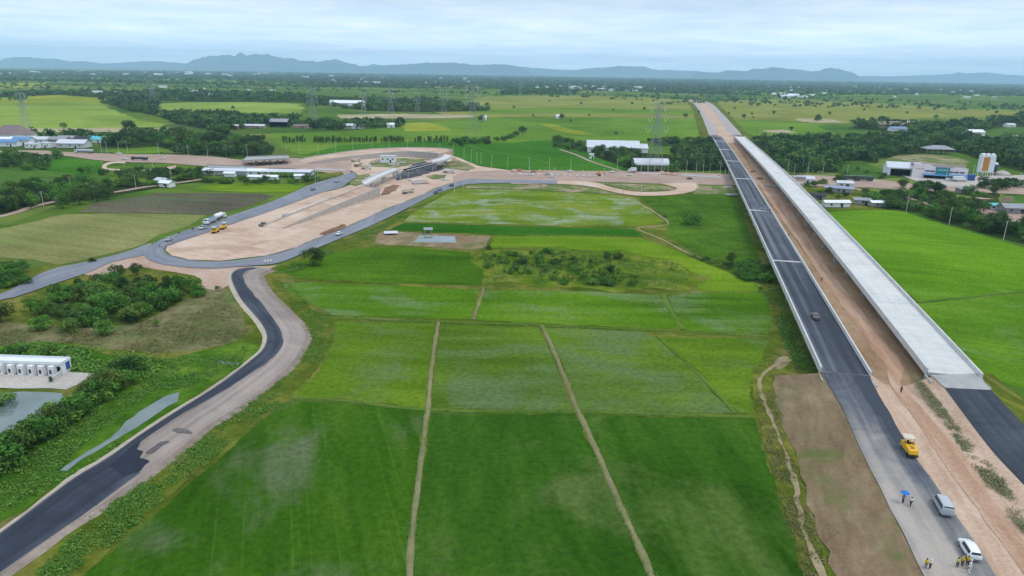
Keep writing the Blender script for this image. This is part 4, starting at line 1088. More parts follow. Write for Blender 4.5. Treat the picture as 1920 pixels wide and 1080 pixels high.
slab('short pale concrete bridge over the channel behind the dirt road', [(452, 302.5), (500, 300), (543, 297.5)], [(462, 294.5), (500, 293.5), (541, 292)], 4.5, 4.5, 1.2, (.3, .45, .6, .75, .9), 'small_bridge', 'bridge', CONC_OLD)
patch('channel', 'dark shaded channel under the small bridges', [(452, 305), (540, 300), (546, 303), (500, 308), (458, 309)], SHADESOIL, .35, .4)
slab('low concrete bridge with a dark underside above the market sheds', [(392, 314.5), (430, 316.5), (472, 317.5)], [(388, 310), (430, 311.5), (476, 313)], 3.6, 3.6, 1.0, (.2, .5, .8), 'small_bridge', 'bridge', CONC_OLD)

# ---------------------------------------------------------------- buildings
def house(name, label, cat, px, py, w, d, h, rot=0.0, roof='gable', rise=1.5, wm=None, rm=None, door=True, win=2, group=None, open_front=False, posts=0, z=.2):
    wm = wm or WHITEW; rm = rm or GREYR
    c = G(px, py, z)
    t = thing(name, label, cat, c, math.radians(rot), group)
    hw, hd = w / 2, d / 2
    if posts:
        for i in range(posts):
            for s in (-1, 1):
                MB().box((-hw + w * i / (posts - 1) if posts > 1 else 0, s * (hd - .2), h / 2), (.35, .35, h)).build('post', wm, t)
    elif open_front:
        mb = MB()
        mb.box((0, hd - .1, h / 2), (w, .2, h)).box((-hw + .1, -.1, h / 2), (.2, d - .2, h)).box((hw - .1, -.1, h / 2), (.2, d - .2, h))
        mb.build('wall', wm, t)
        MB().box((0, hd - .35, h / 2 - .1), (w - .6, .1, h - .3)).build('dark_interior', DARKIN, t)  # dark sheet standing in for the shade inside the open shed
    else:
        mb = MB().box((0, 0, h / 2), (w, d, h))
        if roof == 'gable':
            mb.add([(-hw, -hd, h), (-hw, hd, h), (-hw, 0, h + rise - .08), (hw, -hd, h), (hw, hd, h), (hw, 0, h + rise - .08)], [(0, 2, 1), (3, 4, 5)])
        mb.build('wall', wm, t)
        if door:
            MB().box((w * .18, -hd - .02, 1.05), (1.2, .08, 2.1)).build('door', DARKIN, t)
        for i in range(win):
            x = -hw + w * (i + .5) / win
            if door and abs(x - w * .18) < 1.3: x -= 1.6
            f = MB().box((x, -hd - .015, h * .55), (1.3, .07, 1.1)).build('window', WGLASS, t)
            MB().box((x, -hd - .06, h * .55 - .62), (1.5, .14, .1)).build('sill', wm, f)
    mb = MB()
    o_ = .6
    if roof == 'gable':
        th = .14
        for s in (-1, 1):
            ya, yb = s * (hd + o_), 0
            za = h - rise * o_ / hd
            q = [(-hw - o_, ya, za), (hw + o_, ya, za), (hw + o_, yb, h + rise), (-hw - o_, yb, h + rise)]
            if s > 0: q = [q[1], q[0], q[3], q[2]]
            mb.add(q + [(a, b, e + th) for a, b, e in q], [(3, 2, 1, 0), (4, 5, 6, 7), (0, 1, 5, 4), (1, 2, 6, 5), (3, 0, 4, 7)])
    elif roof == 'hip':
        mb.add([(-hw - o_, -hd - o_, h), (hw + o_, -hd - o_, h), (hw + o_, hd + o_, h), (-hw - o_, hd + o_, h), (-hw * .45, 0, h + rise), (hw * .45, 0, h + rise)], [(0, 1, 5, 4), (1, 2, 5), (2, 3, 4, 5), (3, 0, 4), (3, 2, 1, 0)])
    elif roof == 'shed':
        q = [(-hw - o_, -hd - o_, h - .1), (hw + o_, -hd - o_, h - .1), (hw + o_, hd + o_, h + rise), (-hw - o_, hd + o_, h + rise)]
        mb.add(q + [(a, b, e + .14) for a, b, e in q], [(3, 2, 1, 0), (4, 5, 6, 7), (0, 1, 5, 4), (1, 2, 6, 5), (2, 3, 7, 6), (3, 0, 4, 7)])
    elif roof == 'barrel':
        n = 12
        ring = lambda r: [((x), -(hd + o_) * math.cos(PI * k / n), h + r * math.sin(PI * k / n)) for x in (0,) for k in range(n + 1)]
        up = [(-(hd + o_) * math.cos(PI * k / n), h + rise * math.sin(PI * k / n)) for k in range(n + 1)]
        lo = [(a * .985, b - .15) for a, b in up]
        sec = up + lo[::-1]
        mb.loft([[(-hw - o_, a, b) for a, b in sec], [(hw + o_, a, b) for a, b in sec]])
    else:
        mb.box((0, 0, h + .12), (w + .4, d + .4, .24))
    mb.build('roof', rm, t)
    return t

house('barn', 'large white roofed farm barn behind the tree hedge', 'barn', 1148, 284, 50, 24, 5, -1, 'gable', 5.5, WHITEW, PALER, False, 0)
house('barn', 'lower white roofed annex at the right end of the farm barn', 'barn', 1203, 285, 9, 16, 4.4, -1, 'gable', 3.4, WHITEW, PALER, False, 0)
house('open_shed', 'open shed with a rounded grey roof under the big pylon', 'shed', 1218, 320, 26, 13, 5.2, 0, 'barrel', 4.4, CONC, PALER, posts=6)
house('hut', 'tiny white gate hut beside the farm lane', 'hut', 1109, 297, 4, 4, 4, 0, 'flat', 0, WHITEW, WHITER, True, 1)
house('hut', 'tiny stilt hut beside the small rectangular pond', 'hut', 803, 437, 3.0, 2.4, 1.9, 8, 'shed', .3, CONC_OLD, GREYR, posts=2)
house('hut', 'low pale pallet shelter on the bare pond pad', 'hut', 733, 439, 5, 2.6, .8, 12, 'shed', .15, CONC_OLD, PALER, posts=2)

# white row building
t = thing('row_building', 'long white flat roofed row of small rooms with grey recessed bays', 'building', G(118, 703, .15) , math.radians(-2.5))
LB, DB, HB = 30.0, 3.4, 2.7
mb = MB().box((-LB / 2, DB / 2, HB / 2), (LB, DB, HB))
for k in range(10):
    mb.box((-2.0 - 2.55 * k - .15, -.55, HB * .46), (1.25, 1.1, HB * .92))
mb.build('wall', WHITEW, t)
mb = MB().box((-LB / 2, DB / 2, HB + .1), (LB + .3, DB + .3, .2))
for a in ((-LB / 2, .05, LB + .3, .22), (-LB / 2, DB - .05, LB + .3, .22)):
    mb.box((a[0], a[1], HB + .4), (a[2], a[3], .4))
mb.box((-.0, DB / 2, HB + .4), (.22, DB, .4))
mb.build('roof', WHITER, t)
for k in range(10):
    MB().box((-2.15 - 2.55 * k, -1.12, 1.15), (.55, .06, 1.0)).build('window', WGLASS, t)
    MB().box((-3.35 - 2.55 * k, -.03, 1.1), (1.0, .08, 2.1)).build('door', CONC_DARK, t)
MB().box((-.75, -.05, 1.1), (.8, .1, 2.1)).build('door', DARKIN, t)
MB().box((.03, 2.2, HB * .6), (.08, 1.4, HB * .7)).build('blue_panel', BLUEW, t)
t = thing('garden_wall', 'low pale wall closing the yard of the white row building', 'wall')
a, b, c = G(128, 694, .2), G(100, 716, .2), G(60, 716, .2)
mb = MB()
for p, q in ((a, b),):
    r = math.atan2((q - p).y, (q - p).x); L = (q - p).length; m_ = (p + q) / 2
    mb.box((m_.x, m_.y, .75), (L, .2, 1.3), r)
    mb.box((m_.x, m_.y, 1.43), (L + .1, .3, .08), r)
mb.build('wall_panel', CONC, t)
o = MB().box((0, 0, 1.4), (.3, .3, 2.8)).box((0, 0, 2.85), (.42, .42, .1)).build('post', YELPOST, None, False, G(127, 690, .2))
tag(o, 'pale yellow gate post at the corner of the yard wall', 'post')

# factory
fa, fb = G(1709, 332, .4), G(1812, 338, .4)
fr = math.atan2((fb - fa).y, (fb - fa).x); FL = (fb - fa).length
t = thing('factory', 'white factory with a teal sign, dark window band and blue awning', 'factory', fa, fr)
mb = MB()
prof = [(0, 10.6), (FL * .30, 10.4), (FL * .42, 8.2), (FL * .74, 8.2), (FL * .76, 9.0), (FL, 8.4)]
vs = [(x, -.0, 0) for x, h in prof] + [(x, 0, h) for x, h in prof]
n = len(prof)
mb.add(vs + [(x, .35, z) for x, y, z in vs], [(i, i + 1, n + i + 1, n + i) for i in range(n - 1)] + [(2 * n + i + 1, 2 * n + i, 3 * n + i, 3 * n + i + 1) for i in range(n - 1)] + [(n + i, n + i + 1, 3 * n + i + 1, 3 * n + i) for i in range(n - 1)] + [(0, n, 3 * n, 2 * n), (n - 1, 3 * n - 1, 4 * n - 1, 2 * n - 1)])
mb.box((.15, 11.5, 4.0), (.3, 22, 8.0)).box((FL - .15, 11.5, 3.9), (.3, 22, 7.8)).box((FL / 2, 22.6, 4.0), (FL, .3, 8.0))
mb.build('wall', PINKW, t)
rf = MB().add([(0, .36, 9.6), (FL * .36, .36, 8.0), (FL, .36, 8.0), (FL, 22.5, 8.4), (FL * .36, 22.5, 8.6), (0, 22.5, 9.8)], [(0, 1, 4, 5), (1, 2, 3, 4)])
rf.build('roof', BROWNR, t)
for k in range(3):
    MB().box((2.6 + 2.0 * k, -.03, 6.6), (.8, .1, .8)).build('window', WGLASS, t)
for x0 in (FL * .27, FL * .36, FL * .70, FL * .80, FL * .90):
    f_ = MB().box((x0, -.03, 5.3), (3.0, .1, 1.0)).build('window', WGLASS, t)
    MB().box((x0, -.1, 4.72), (3.3, .25, .14)).build('sill', PINKW, f_)
sg = MB().box((FL * .545, -.5, 5.2), (9.2, .5, 6.8)).build('sign_board', TEAL, t)
mb = MB()
x = FL * .545 - 3.6
for k, wd in enumerate((.8, .9, .7, 1.0, .9, .8, .9)):
    mb.box((x + wd / 2, -.78, 6.6), (wd * .3, .06, 1.1)).box((x + wd * .5, -.79, 6.25 + .35 * (k % 3)), (wd * .8, .05, .3))
    x += wd + .16
mb.build('lettering', WHITER, sg)
aw = MB().add([(FL * .19, -3.4, 2.7), (FL * 1.0, -3.4, 2.7), (FL * 1.0, -.02, 3.5), (FL * .19, -.02, 3.5), (FL * .19, -3.4, 2.5), (FL * 1.0, -3.4, 2.5), (FL * 1.0, -.02, 3.3), (FL * .19, -.02, 3.3)], [(0, 1, 2, 3), (7, 6, 5, 4), (4, 5, 1, 0), (5, 6, 2, 1), (7, 4, 0, 3)])
aw.build('awning', BLUER, t)
MB().box((FL * .6, -.05, 1.25), (FL * .76, .1, 2.3)).build('shop_front', DARKIN, t)
MB().box((FL + 2.6, 2, 2.0), (5.0, 6, 4.0)).box((FL + 2.6, 2, 4.1), (5.4, 6.4, .2)).build('blue_annex', BLUEW, t)
t = thing('warehouse', 'pale gabled warehouse with a dark open front left of the factory', 'warehouse', G(1690, 327, .4), fr + .02)
w, dd, h, rise = 24.0, 20.0, 6.0, 3.6
mb = MB()
mb.add([(-w / 2, -dd / 2, 0), (-w / 2, dd / 2, 0), (-w / 2, dd / 2, h), (-w / 2, 0, h + rise), (-w / 2, -dd / 2, h)], [(4, 3, 2, 1, 0)])
mb.box((0, dd / 2 - .1, h / 2), (w, .2, h)).box((-w / 2 + 1.2, -dd / 2 + .1, h / 2), (2.4, .2, h)).box((w / 2 - .2, -dd / 2 + .2, h / 2), (.4, .4, h)).box((0, -dd / 2 + .12, h - .4), (w - 3, .22, .8))
mb.build('wall', WHITEW, t)
MB().box((0, -dd / 2 + 5, h / 2 - .3), (w - 1, .2, h - .6)).build('dark_interior', DARKIN, t)  # near-black sheet painting the shade inside the open warehouse front
mb = MB()
for s in (-1, 1):
    q = [(-w / 2 - .3, s * (dd / 2 + .4), h - .05), (w / 2 + .3, s * (dd / 2 + .4), h - .05), (w / 2 + .3, 0, h + rise), (-w / 2 - .3, 0, h + rise)]
    if s > 0: q = [q[1], q[0], q[3], q[2]]
    mb.add(q + [(a, b, e + .15) for a, b, e in q], [(3, 2, 1, 0), (4, 5, 6, 7), (0, 1, 5, 4), (1, 2, 6, 5), (3, 0, 4, 7)])
    for k in range(5):
        x = -w / 2 + w * k / 4
        mb.bar((x, s * (dd / 2 + .4), h + .15), (x, 0, h + rise + .18), .09)
mb.build('roof', PALER, t)

# batching plant
c = G(1846, 331, .4)
t = thing('silo_tower', 'white concrete batching tower with an orange front panel', 'silo', c, fr)
for x in (-3.3, 0, 3.3):
    mb = MB()
    n = 14
    cyl = lambda r, z: [(x + r * math.cos(2 * PI * k / n), 2.5 + r * math.sin(2 * PI * k / n), z) for k in range(n)]
    mb.loft([cyl(.5, 3.2), cyl(1.6, 6.0), cyl(1.6, 16.5), cyl(.9, 17.6)])
    mb.build('silo', WHITER, t, True)
mb = MB()
for x in (-4.9, -1.6, 1.6, 4.9):
    for y in (-.2, 5.2):
        mb.bar((x, y, 0), (x, y, 15.5), .22)
for z in (5, 10, 15.5):
    for y in (-.2, 5.2): mb.bar((-4.9, y, z), (4.9, y, z), .15)
    for x in (-4.9, 4.9): mb.bar((x, -.2, z), (x, 5.2, z), .15)
mb.build('frame', WHITEW, t)
MB().box((0, -.1, 9.4), (9.4, .3, 12.4)).box((-4.75, 2.5, 9.4), (.3, 5, 12.4)).build('cladding', WHITER, t)
MB().box((-.9, -.45, 9.6), (4.0, .2, 10.5)).build('orange_panel', ORANGE, t)
MB().box((-3.6, -.45, 9.8), (1.3, .2, 11.0)).box((3.1, -.45, 9.3), (3.6, .2, 12)).build('white_panel', WHITER, t)
mb = MB()
for x in (-4.9, 4.9): mb.bar((x, -.2, 15.5), (x, -.2, 17.0), .08).bar((x, 5.2, 15.5), (x, 5.2, 17.0), .08)
for y in (-.2, 5.2): mb.bar((-4.9, y, 17.0), (4.9, y, 17.0), .08).bar((-4.9, y, 16.2), (4.9, y, 16.2), .06)
mb.build('railing', WHITEW, t)
t = thing('hopper', 'dark blue hopper with a pale cap beside the white tower', 'hopper', G(1862, 328, .4), fr)
mb = MB()
n = 12
cyl = lambda r, z: [(r * math.cos(2 * PI * k / n), r * math.sin(2 * PI * k / n), z) for k in range(n)]
MB().loft([cyl(.7, 2.2), cyl(2.1, 4.6), cyl(2.1, 8.2)]).build('body', plain('dark_blue', S(52, 66, 118), .6, .3), t, True)
MB().loft([cyl(2.2, 8.2), cyl(2.2, 9.0), cyl(.6, 10.0)]).build('cap', PALER, t)
for a in range(4):
    MB().bar((2.0 * math.cos(a * PI / 2 + .7), 2.0 * math.sin(a * PI / 2 + .7), 0), (1.9 * math.cos(a * PI / 2 + .7), 1.9 * math.sin(a * PI / 2 + .7), 5), .15).build('leg', STEEL, t)
o = MB().loft([[(-6, -4, 0), (6, -4, 0), (6, 4, 0), (-6, 4, 0)], [(-3, -2.2, 2.2), (4, -2.4, 2.2), (3.5, 2.2, 2.2), (-3.4, 2.4, 2.2)], [(-.8, -.6, 3.6), (1.2, -.5, 3.6), (1, .5, 3.6), (-.7, .6, 3.6)]]).build('gravel_heap', YARD, None, True, G(1878, 328, .4))
tag(o, 'pale gravel heap behind the blue hopper', 'heap')

HOUSES = [
 ('open_shed', 'wide grey hip roofed open shed behind the factory', 'shed', 1757, 287, 26, 16, 4.5, -6, 'hip', 3.4, CONC_OLD, GREYR, 'posts'),
 ('long_shed', 'long pinkish roofed shed among the trees at the far right', 'shed', 1672, 240, 48, 16, 6, 3, 'gable', 3.5, BRICKW, plain('pinkish_roof', S(206, 178, 164), .8, .2), 0),
 ('long_shed', 'cream roofed shed beside the pinkish one at the far right', 'shed', 1700, 238, 22, 14, 6, 3, 'gable', 3.0, WHITEW, PALER, 0),
 ('house', 'blue grey roofed house in front of the pinkish far shed', 'house', 1682, 246, 22, 12, 4, 0, 'gable', 2.5, WHITEW, plain('blue_grey_roof', S(128, 146, 180), .7, .3), 1),
 ('house', 'white house cluster roof in the woods at the right edge', 'house', 1826, 254, 20, 14, 5, 4, 'gable', 3, WHITEW, WHITER, 2),
 ('house', 'low grey house left of the white one in the right woods', 'house', 1808, 256, 16, 10, 3.5, 4, 'shed', 1, WHITEW, PALER, 1),
 ('house', 'small white roofed house at the right edge of the woods', 'house', 1893, 263, 16, 10, 4, 4, 'gable', 2, WHITEW, PALER, 1),
 ('house', 'tiny hazy house in the right hand woods', 'house', 1892, 238, 14, 10, 4, 4, 'gable', 2, WHITEW, PALER, 1),
 ('long_shed', 'long grey blue roofed shed right of the bare bridge', 'shed', 1572, 360, 17, 6, 2.8, -24, 'shed', .6, CONC_OLD, plain('slate_blue_roof', S(146, 154, 174), .6, .3), 1),
 ('house', 'small pale roadside house with a dark window by the bare bridge', 'house', 1517, 345, 5, 5, 4, -10, 'gable', 1.4, WHITEW, PALER, 1),
 ('long_shed', 'bright white roofed shed against the bare bridge', 'shed', 1566, 387, 15, 5, 2.8, 5, 'gable', .9, WHITEW, WHITER, 2),
 ('long_shed', 'low white roofed shed at the top edge of the brilliant paddy', 'shed', 1652, 386, 14, 5, 2.4, 3, 'gable', .8, CONC_OLD, WHITER, 2),
 ('shack', 'grey tin shack between the two white roofed sheds', 'shack', 1616, 382, 9, 6, 2.6, -14, 'shed', .5, CONC_OLD, GREYR, 1),
 ('shack', 'dark roofed shack below the long grey blue shed', 'shack', 1532, 372, 9, 7, 2.4, -20, 'gable', 1, CONC_DARK, STEEL, 1),
 ('house', 'pale cream house behind the long grey blue shed', 'house', 1582, 350, 10, 6, 3, -8, 'gable', 1.2, WHITEW, PALER, 2),
 ('house', 'pinkish walled house among the trees at the right', 'house', 1845, 382, 9, 5, 3.2, 3, 'flat', 0, BRICKW, BRICKW, 2),
 ('wall_section', 'pinkish wall section right of the dark tree', 'wall', 1888, 378, 7, 1.0, 2.6, 3, 'flat', 0, BRICKW, BRICKW, 0),
 ('house', 'grey roofed house with a dark front at the right edge', 'house', 1900, 398, 14, 8, 3.2, -6, 'gable', 1.8, CONC_DARK, GREYR, 2),
 ('shack', 'small turquoise roofed shack beside the grey roofed house', 'shack', 1864, 392, 5, 4, 2.6, -4, 'shed', .5, WHITEW, AQUAR, 1),
 ('shack', 'white roofed shack between the turquoise one and the grey house', 'shack', 1878, 393, 6, 4, 2.4, -4, 'shed', .4, WHITEW, WHITER, 1),
 ('long_shed', 'dark open fronted barn under the trees below the factory', 'shed', 1808, 362, 9, 6, 3, 2, 'shed', .4, CONC_DARK, GREYR, 1),
 # village on the left
 ('temple_hall', 'big brown hip roofed hall behind the left village', 'hall', 28, 263, 32, 20, 6, 4, 'hip', 9, WHITEW, BROWNR, 4),
 ('house', 'white walled annex below the brown roofed hall', 'house', 40, 266, 18, 7, 3.5, 4, 'gable', 1.5, WHITEW, PALER, 4),
 ('long_shed', 'blue roofed shed at the left edge of the village', 'shed', 20, 274, 15, 8, 4, 3, 'gable', 2.2, WHITEW, BLUER, 1),
 ('long_shed', 'second blue roofed shed right of the first in the left village', 'shed', 45, 270, 15, 10, 4.5, 3, 'gable', 2.2, WHITEW, BLUER, 1),
 ('house', 'pale roofed house behind the left blue shed', 'house', 10, 268, 22, 8, 4, 3, 'gable', 1.6, WHITEW, WHITER, 2),
 ('shop_house', 'low white shop in the middle of the left village', 'shop', 65, 277, 12, 8, 4, 3, 'flat', 0, WHITEW, WHITER, 3),
 ('shop_house', 'grey topped shop beside the low white shop', 'shop', 85, 276, 14, 9, 4, 2, 'flat', 0, WHITEW, PALER, 3),
 ('long_shed', 'wide white roofed market hall in the left village', 'hall', 140, 276, 25, 13, 4.2, 2, 'gable', 2.8, CONC, PALER, 3),
 ('long_shed', 'grey roofed row house behind the white market hall', 'house', 103, 268, 26, 10, 4, 2, 'gable', 2, CONC_OLD, GREYR, 3),
 ('house', 'pale roofed house left of the grey row house in the village', 'house', 78, 268, 16, 9, 4, 2, 'gable', 2, WHITEW, PALER, 2),
 ('house', 'grey roofed house right of the row house in the village', 'house', 130, 266, 18, 9, 4, 0, 'gable', 2, WHITEW, GREYR, 2),
 ('house', 'turquoise roofed house at the right end of the village', 'house', 183, 267, 16, 8, 3.5, 0, 'gable', 2.6, WHITEW, AQUAR, 2),
 ('house', 'dark roofed house between the market hall and the turquoise roof', 'house', 158, 267, 14, 9, 4, 0, 'gable', 2, CONC_OLD, STEEL, 2),
 # market by the dirt road
 ('long_shed', 'long pale roofed market shed with open stalls', 'shed', 538, 330, 34, 8, 3.4, 1, 'shed', .7, CONC_OLD, PALER, 'posts8'),
 ('long_shed', 'white roofed stall hall left of the market shed', 'shed', 483, 328, 14, 7, 3.2, 2, 'gable', 1.2, WHITEW, WHITER, 2),
 ('long_shed', 'grey roofed shed under the low dark bridge', 'shed', 425, 327, 30, 8, 3.2, -2, 'gable', 1.2, CONC_OLD, PALER, 2),
 ('stall', 'white roofed stall left of the pair behind the dark hedge', 'stall', 432, 331, 7, 4, 2.6, 0, 'gable', .8, WHITEW, WHITER, 0),
 ('stall', 'left white roofed stall of the pair behind the dark hedge', 'stall', 480, 337, 9, 4, 2.4, 0, 'gable', .8, WHITEW, WHITER, 0),
 ('stall', 'right white roofed stall of the pair behind the dark hedge', 'stall', 506, 337, 11, 4, 2.4, 0, 'gable', .8, WHITEW, WHITER, 0),
 ('stall', 'white roofed stall at the right end of the market', 'stall', 576, 328, 8, 6, 2.8, 2, 'gable', .8, WHITEW, WHITER, 0),
 ('stall', 'white roofed stall under the right end of the market shed', 'stall', 562, 335, 6, 4, 2.4, 6, 'gable', .8, WHITEW, WHITER, 0),
 ('house', 'white roofed lane house under the trees on the left', 'house', 314, 350, 8, 5, 2.8, -20, 'gable', 1.2, WHITEW, WHITER, 1),
 ('house', 'second white lane house beside the first under the trees', 'house', 305, 345, 8, 5, 2.8, -25, 'gable', 1.2, WHITEW, PALER, 1),
 # beyond the mid woods
 ('open_shed', 'tall dark open shed with a grey roof among the middle woods', 'shed', 526, 238, 22, 14, 7, 0, 'gable', 3.4, STEEL, GREYR, 'open'),
 ('long_shed', 'low white roofed shed left of the tall dark shed', 'shed', 478, 240, 26, 8, 3.2, -1, 'gable', 1.5, BRICKW, PALER, 1),
 ('shack', 'small rusty walled shack at the edge of the middle woods', 'shack', 442, 242, 8, 6, 4, 0, 'gable', 1.5, RUSTR, PALER, 1),
 ('long_shed', 'low brown roofed shed right of the tall dark shed', 'shed', 565, 240, 18, 8, 3, 0, 'gable', 1.4, BRICKW, BROWNR, 1),
 ('long_shed', 'pale row house in front of the farm trees in the green field', 'house', 664, 241, 24, 9, 4, 0, 'gable', 2, WHITEW, PALER, 4),
 ('house', 'white farmhouse at the right of the row house in the green field', 'house', 733, 239, 9, 7, 4, 0, 'gable', 2, WHITEW, WHITER, 1),
 ('long_shed', 'large white roofed far shed beside the flooded field', 'shed', 652, 198, 70, 26, 6, 0, 'gable', 5, WHITEW, WHITER, 0),
 ('house', 'lone white house with a dark tree in the far paddies', 'house', 906, 226, 9, 8, 5, 10, 'gable', 2.5, WHITEW, WHITER, 1),
 ('house', 'white field house at the edge of the far hedge line', 'house', 1047, 222, 8, 7, 4, 10, 'gable', 2, WHITEW, WHITER, 1),
 ('site_cabin', 'white site cabin inside the curved ramp', 'cabin', 728, 304, 12, 6, 5, 2, 'flat', 0, WHITEW, PALER, 3),
]
for (nm, lb, ct, px, py, w, d_, h, rot, roof, rise, wm, rm, win) in HOUSES:
    posts = 8 if win == 'posts8' else (6 if win == 'posts' else 0)
    house(nm, lb, ct, px, py, w, d_, h, rot, roof, rise, wm, rm, isinstance(win, int) and win > 0, win if isinstance(win, int) else 0, None, win == 'open', posts, .4)

# ---------------------------------------------------------------- pylons
GALV = plain('galvanised_steel', S(150, 160, 164), .6, .3, 0, .1, .3)
INSUL = plain('pale_insulators', S(226, 232, 224), .4, .4, 0, .05, .3)
def pylon(label, px, py, h, rot=0.0, th=.14, lv=7):
    th = th * .8
    c = G(px, py, 0)
    t = thing('pylon', label, 'pylon', c, rot, 'transmission pylons')
    def half(z):
        s = z / h
        return h * (.115 - .095 * min(1, s / .72)) if s < .72 else h * .02
    mb = MB()
    zs = [0]
    z = 0
    while z < h * .96:
        z = min(h, z + max(h * .05, half(z) * 1.6)); zs.append(z)
    K = ((-1, -1), (1, -1), (1, 1), (-1, 1))
    P = lambda z, k: (K[k][0] * half(z), K[k][1] * half(z), z)
    for a, b in zip(zs, zs[1:]):
        for k in range(4):
            mb.bar(P(a, k), P(b, k), th, 3)
            q = (k + 1) % 4
            mb.bar(P(a, k), P(b, q), th * .62, 3); mb.bar(P(a, q), P(b, k), th * .62, 3)
            mb.bar(P(b, k), P(b, q), th * .6, 3)
    mb.build('tower', GALV, t)
    for f, w in ((.62, .17), (.77, .15), (.91, .13)):
        z = h * f; L = h * w; hh = half(z)
        for s in (-1, 1):
            mb = MB()
            tip = (s * L, 0, z + h * .008)
            for yy in (-1, 1):
                mb.bar((s * hh, yy * hh, z), tip, th * .8, 3); mb.bar((s * hh, yy * hh, z + h * .04), tip, th * .7, 3)
                for g in (.35, .65):
                    p = Vector((s * hh, yy * hh, z)).lerp(Vector(tip), g); q = Vector((s * hh, yy * hh, z + h * .04)).lerp(Vector(tip), g)
                    mb.bar(p, q, th * .5, 3)
            am = mb.build('cross_arm', GALV, t)
            mb = MB()
            x0, x1 = s * L * .98, s * L * .55
            mid = ((x0 + x1) / 2, 0, z - h * .075)
            mb.bar((x0, 0, z), mid, th * .9, 4).bar((x1, 0, z), mid, th * .9, 4)
            mb.build('insulator_string', INSUL, am)
    mb = MB()
    for s in (-1, 1): mb.bar((s * half(h), 0, h), (s * h * .09, 0, h * 1.03), th * .8, 3)
    mb.build('earth_wire_peak', GALV, t)
PYL = [('huge lattice pylon standing over the rounded roof shed', 1226, 322, 54, .08, .16),
 ('tall pale lattice pylon in the middle of the green field', 886, 256, 62, .2, .18), ('squat lattice pylon at the electricity works', 733, 214, 46, .1, .22),
 ('thin pylon left of the squat one at the electricity works', 682, 217, 40, .1, .2), ('thin pylon right of the squat one at the electricity works', 783, 213, 40, .1, .2),
 ('pylon at the right end of the electricity works', 832, 217, 48, .1, .2), ('faint pylon above the flooded strips in the left woods', 588, 233, 50, .1, .18),
 ('faint pylon deep in the left woods', 287, 191, 46, .1, .26), ('faint pylon behind the left village', 50, 245, 44, .1, .18),
 ('distant pylon before the dark far tree belt', 975, 182, 46, .1, .3), ('second distant pylon further right along the far tree belt', 1068, 181, 44, .1, .3),
 ('third distant pylon near the far highway end', 1133, 180, 42, .1, .3)]
for a in PYL: pylon(*a)

# ---------------------------------------------------------------- lamp posts and line poles
POLEC = plain('pale_pole', S(206, 210, 196), .7, .25, 0, .06, .3)
def pole_meshes(kind):
    if kind == 'lamp_post':
        a = MB().bar((0, 0, 0), (0, 0, 1), .0155, 6, .009).mesh('pole', POLEC)
        b = MB().bar((0, 0, .985), (.10, 0, 1.0), .006, 4, .005).mesh('arm', POLEC)
        c = MB().box((.135, 0, 1.0), (.09, .028, .014)).mesh('lamp_head', PALER)
        return [('pole', a), ('arm', b), ('lamp_head', c)]
    a = MB().bar((0, 0, 0), (0, 0, 1), .018, 6, .011).mesh('pole', POLEC)
    b = MB().box((0, 0, .94), (.2, .012, .014)).box((0, 0, .86), (.15, .012, .014)).mesh('cross_arm', CONC_OLD)
    mb = MB()
    for x in (-.09, 0, .09): mb.bar((x, 0, .947), (x, 0, .975), .006, 5)
    return [('pole', a), ('cross_arm', b), ('insulator', mb.mesh('insulator', INSUL))]
PM = {k: pole_meshes(k) for k in ('lamp_post', 'utility_pole')}
def poles(kind, pts, h, desc, group, z=.2, rot=0.0, first='from the left'):
    for i, q in enumerate(pts):
        px, py = q[0], q[1]
        hh = q[2] if len(q) > 2 else h
        t = thing(kind, f'{desc}, {ORD[i]} {first}' if len(pts) > 1 else desc, 'lamp post' if kind == 'lamp_post' else 'pole', G(px, py, z), rot, group, (hh, hh, hh))
        for nm, me in PM[kind]: put(nm, me, t)
poles('lamp_post', [(537, 282), (562, 287), (597, 291), (630, 288), (662, 285), (697, 282), (730, 282), (764, 281), (795, 281), (825, 284), (850, 289), (870, 297), (884, 302), (894, 307), (902, 308), (922, 315), (952, 317)], 9.5, 'pale lamp post round the outside of the curved ramp', 'lamp posts round the curved ramp', .2, 1.2)
poles('lamp_post', [(992, 320), (1030, 320), (1070, 320), (1157, 322)], 10, 'pale lamp post behind the dusty cross road', 'lamp posts behind the cross road', .3, -1.5)
poles('lamp_post', [(852, 362), (868, 354), (992, 346), (1039, 346), (1092, 350), (1131, 347), (1169, 364), (1202, 368)], 11, 'tall lamp post along the near side of the cross road', 'lamp posts in front of the cross road', .3, 1.4)
poles('lamp_post', [(1287, 324), (1305, 324), (1318, 325), (1330, 331), (1350, 325), (1358, 343), (1365, 333)], 9.5, 'lamp post in the group left of the highway bridge', 'lamp posts left of the bridge', .3, 1.4)
poles('lamp_post', [(1305, 362), (1311, 358)], 10, 'lamp post of the pair at the end of the gravel loop', 'pair of lamp posts at the gravel loop', .3, 1.4)
poles('lamp_post', [(1477, 324), (1488, 334), (1504, 321), (1514, 328), (1542, 328), (1587, 334)], 10, 'lamp post beside the trucks right of the bare bridge', 'lamp posts right of the bare bridge', .3, 1.4)
poles('lamp_post', [(686, 336), (751, 353)], 11.5, 'tall lamp post beside the unfinished flyover', 'lamp posts at the flyover', .3, .6)
poles('lamp_post', [(592, 348, 9), (596, 340, 9)], 9, 'lamp post of the pair on the verge of the turn loop', 'pair of lamp posts on the verge', .3, .6)
poles('lamp_post', [(191, 287), (201, 287), (223, 286), (240, 288), (298, 290), (354, 294), (390, 296), (425, 293), (464, 293)], 10, 'lamp post along the far side of the pink dirt road', 'lamp posts along the dirt road', .3, -1.5)
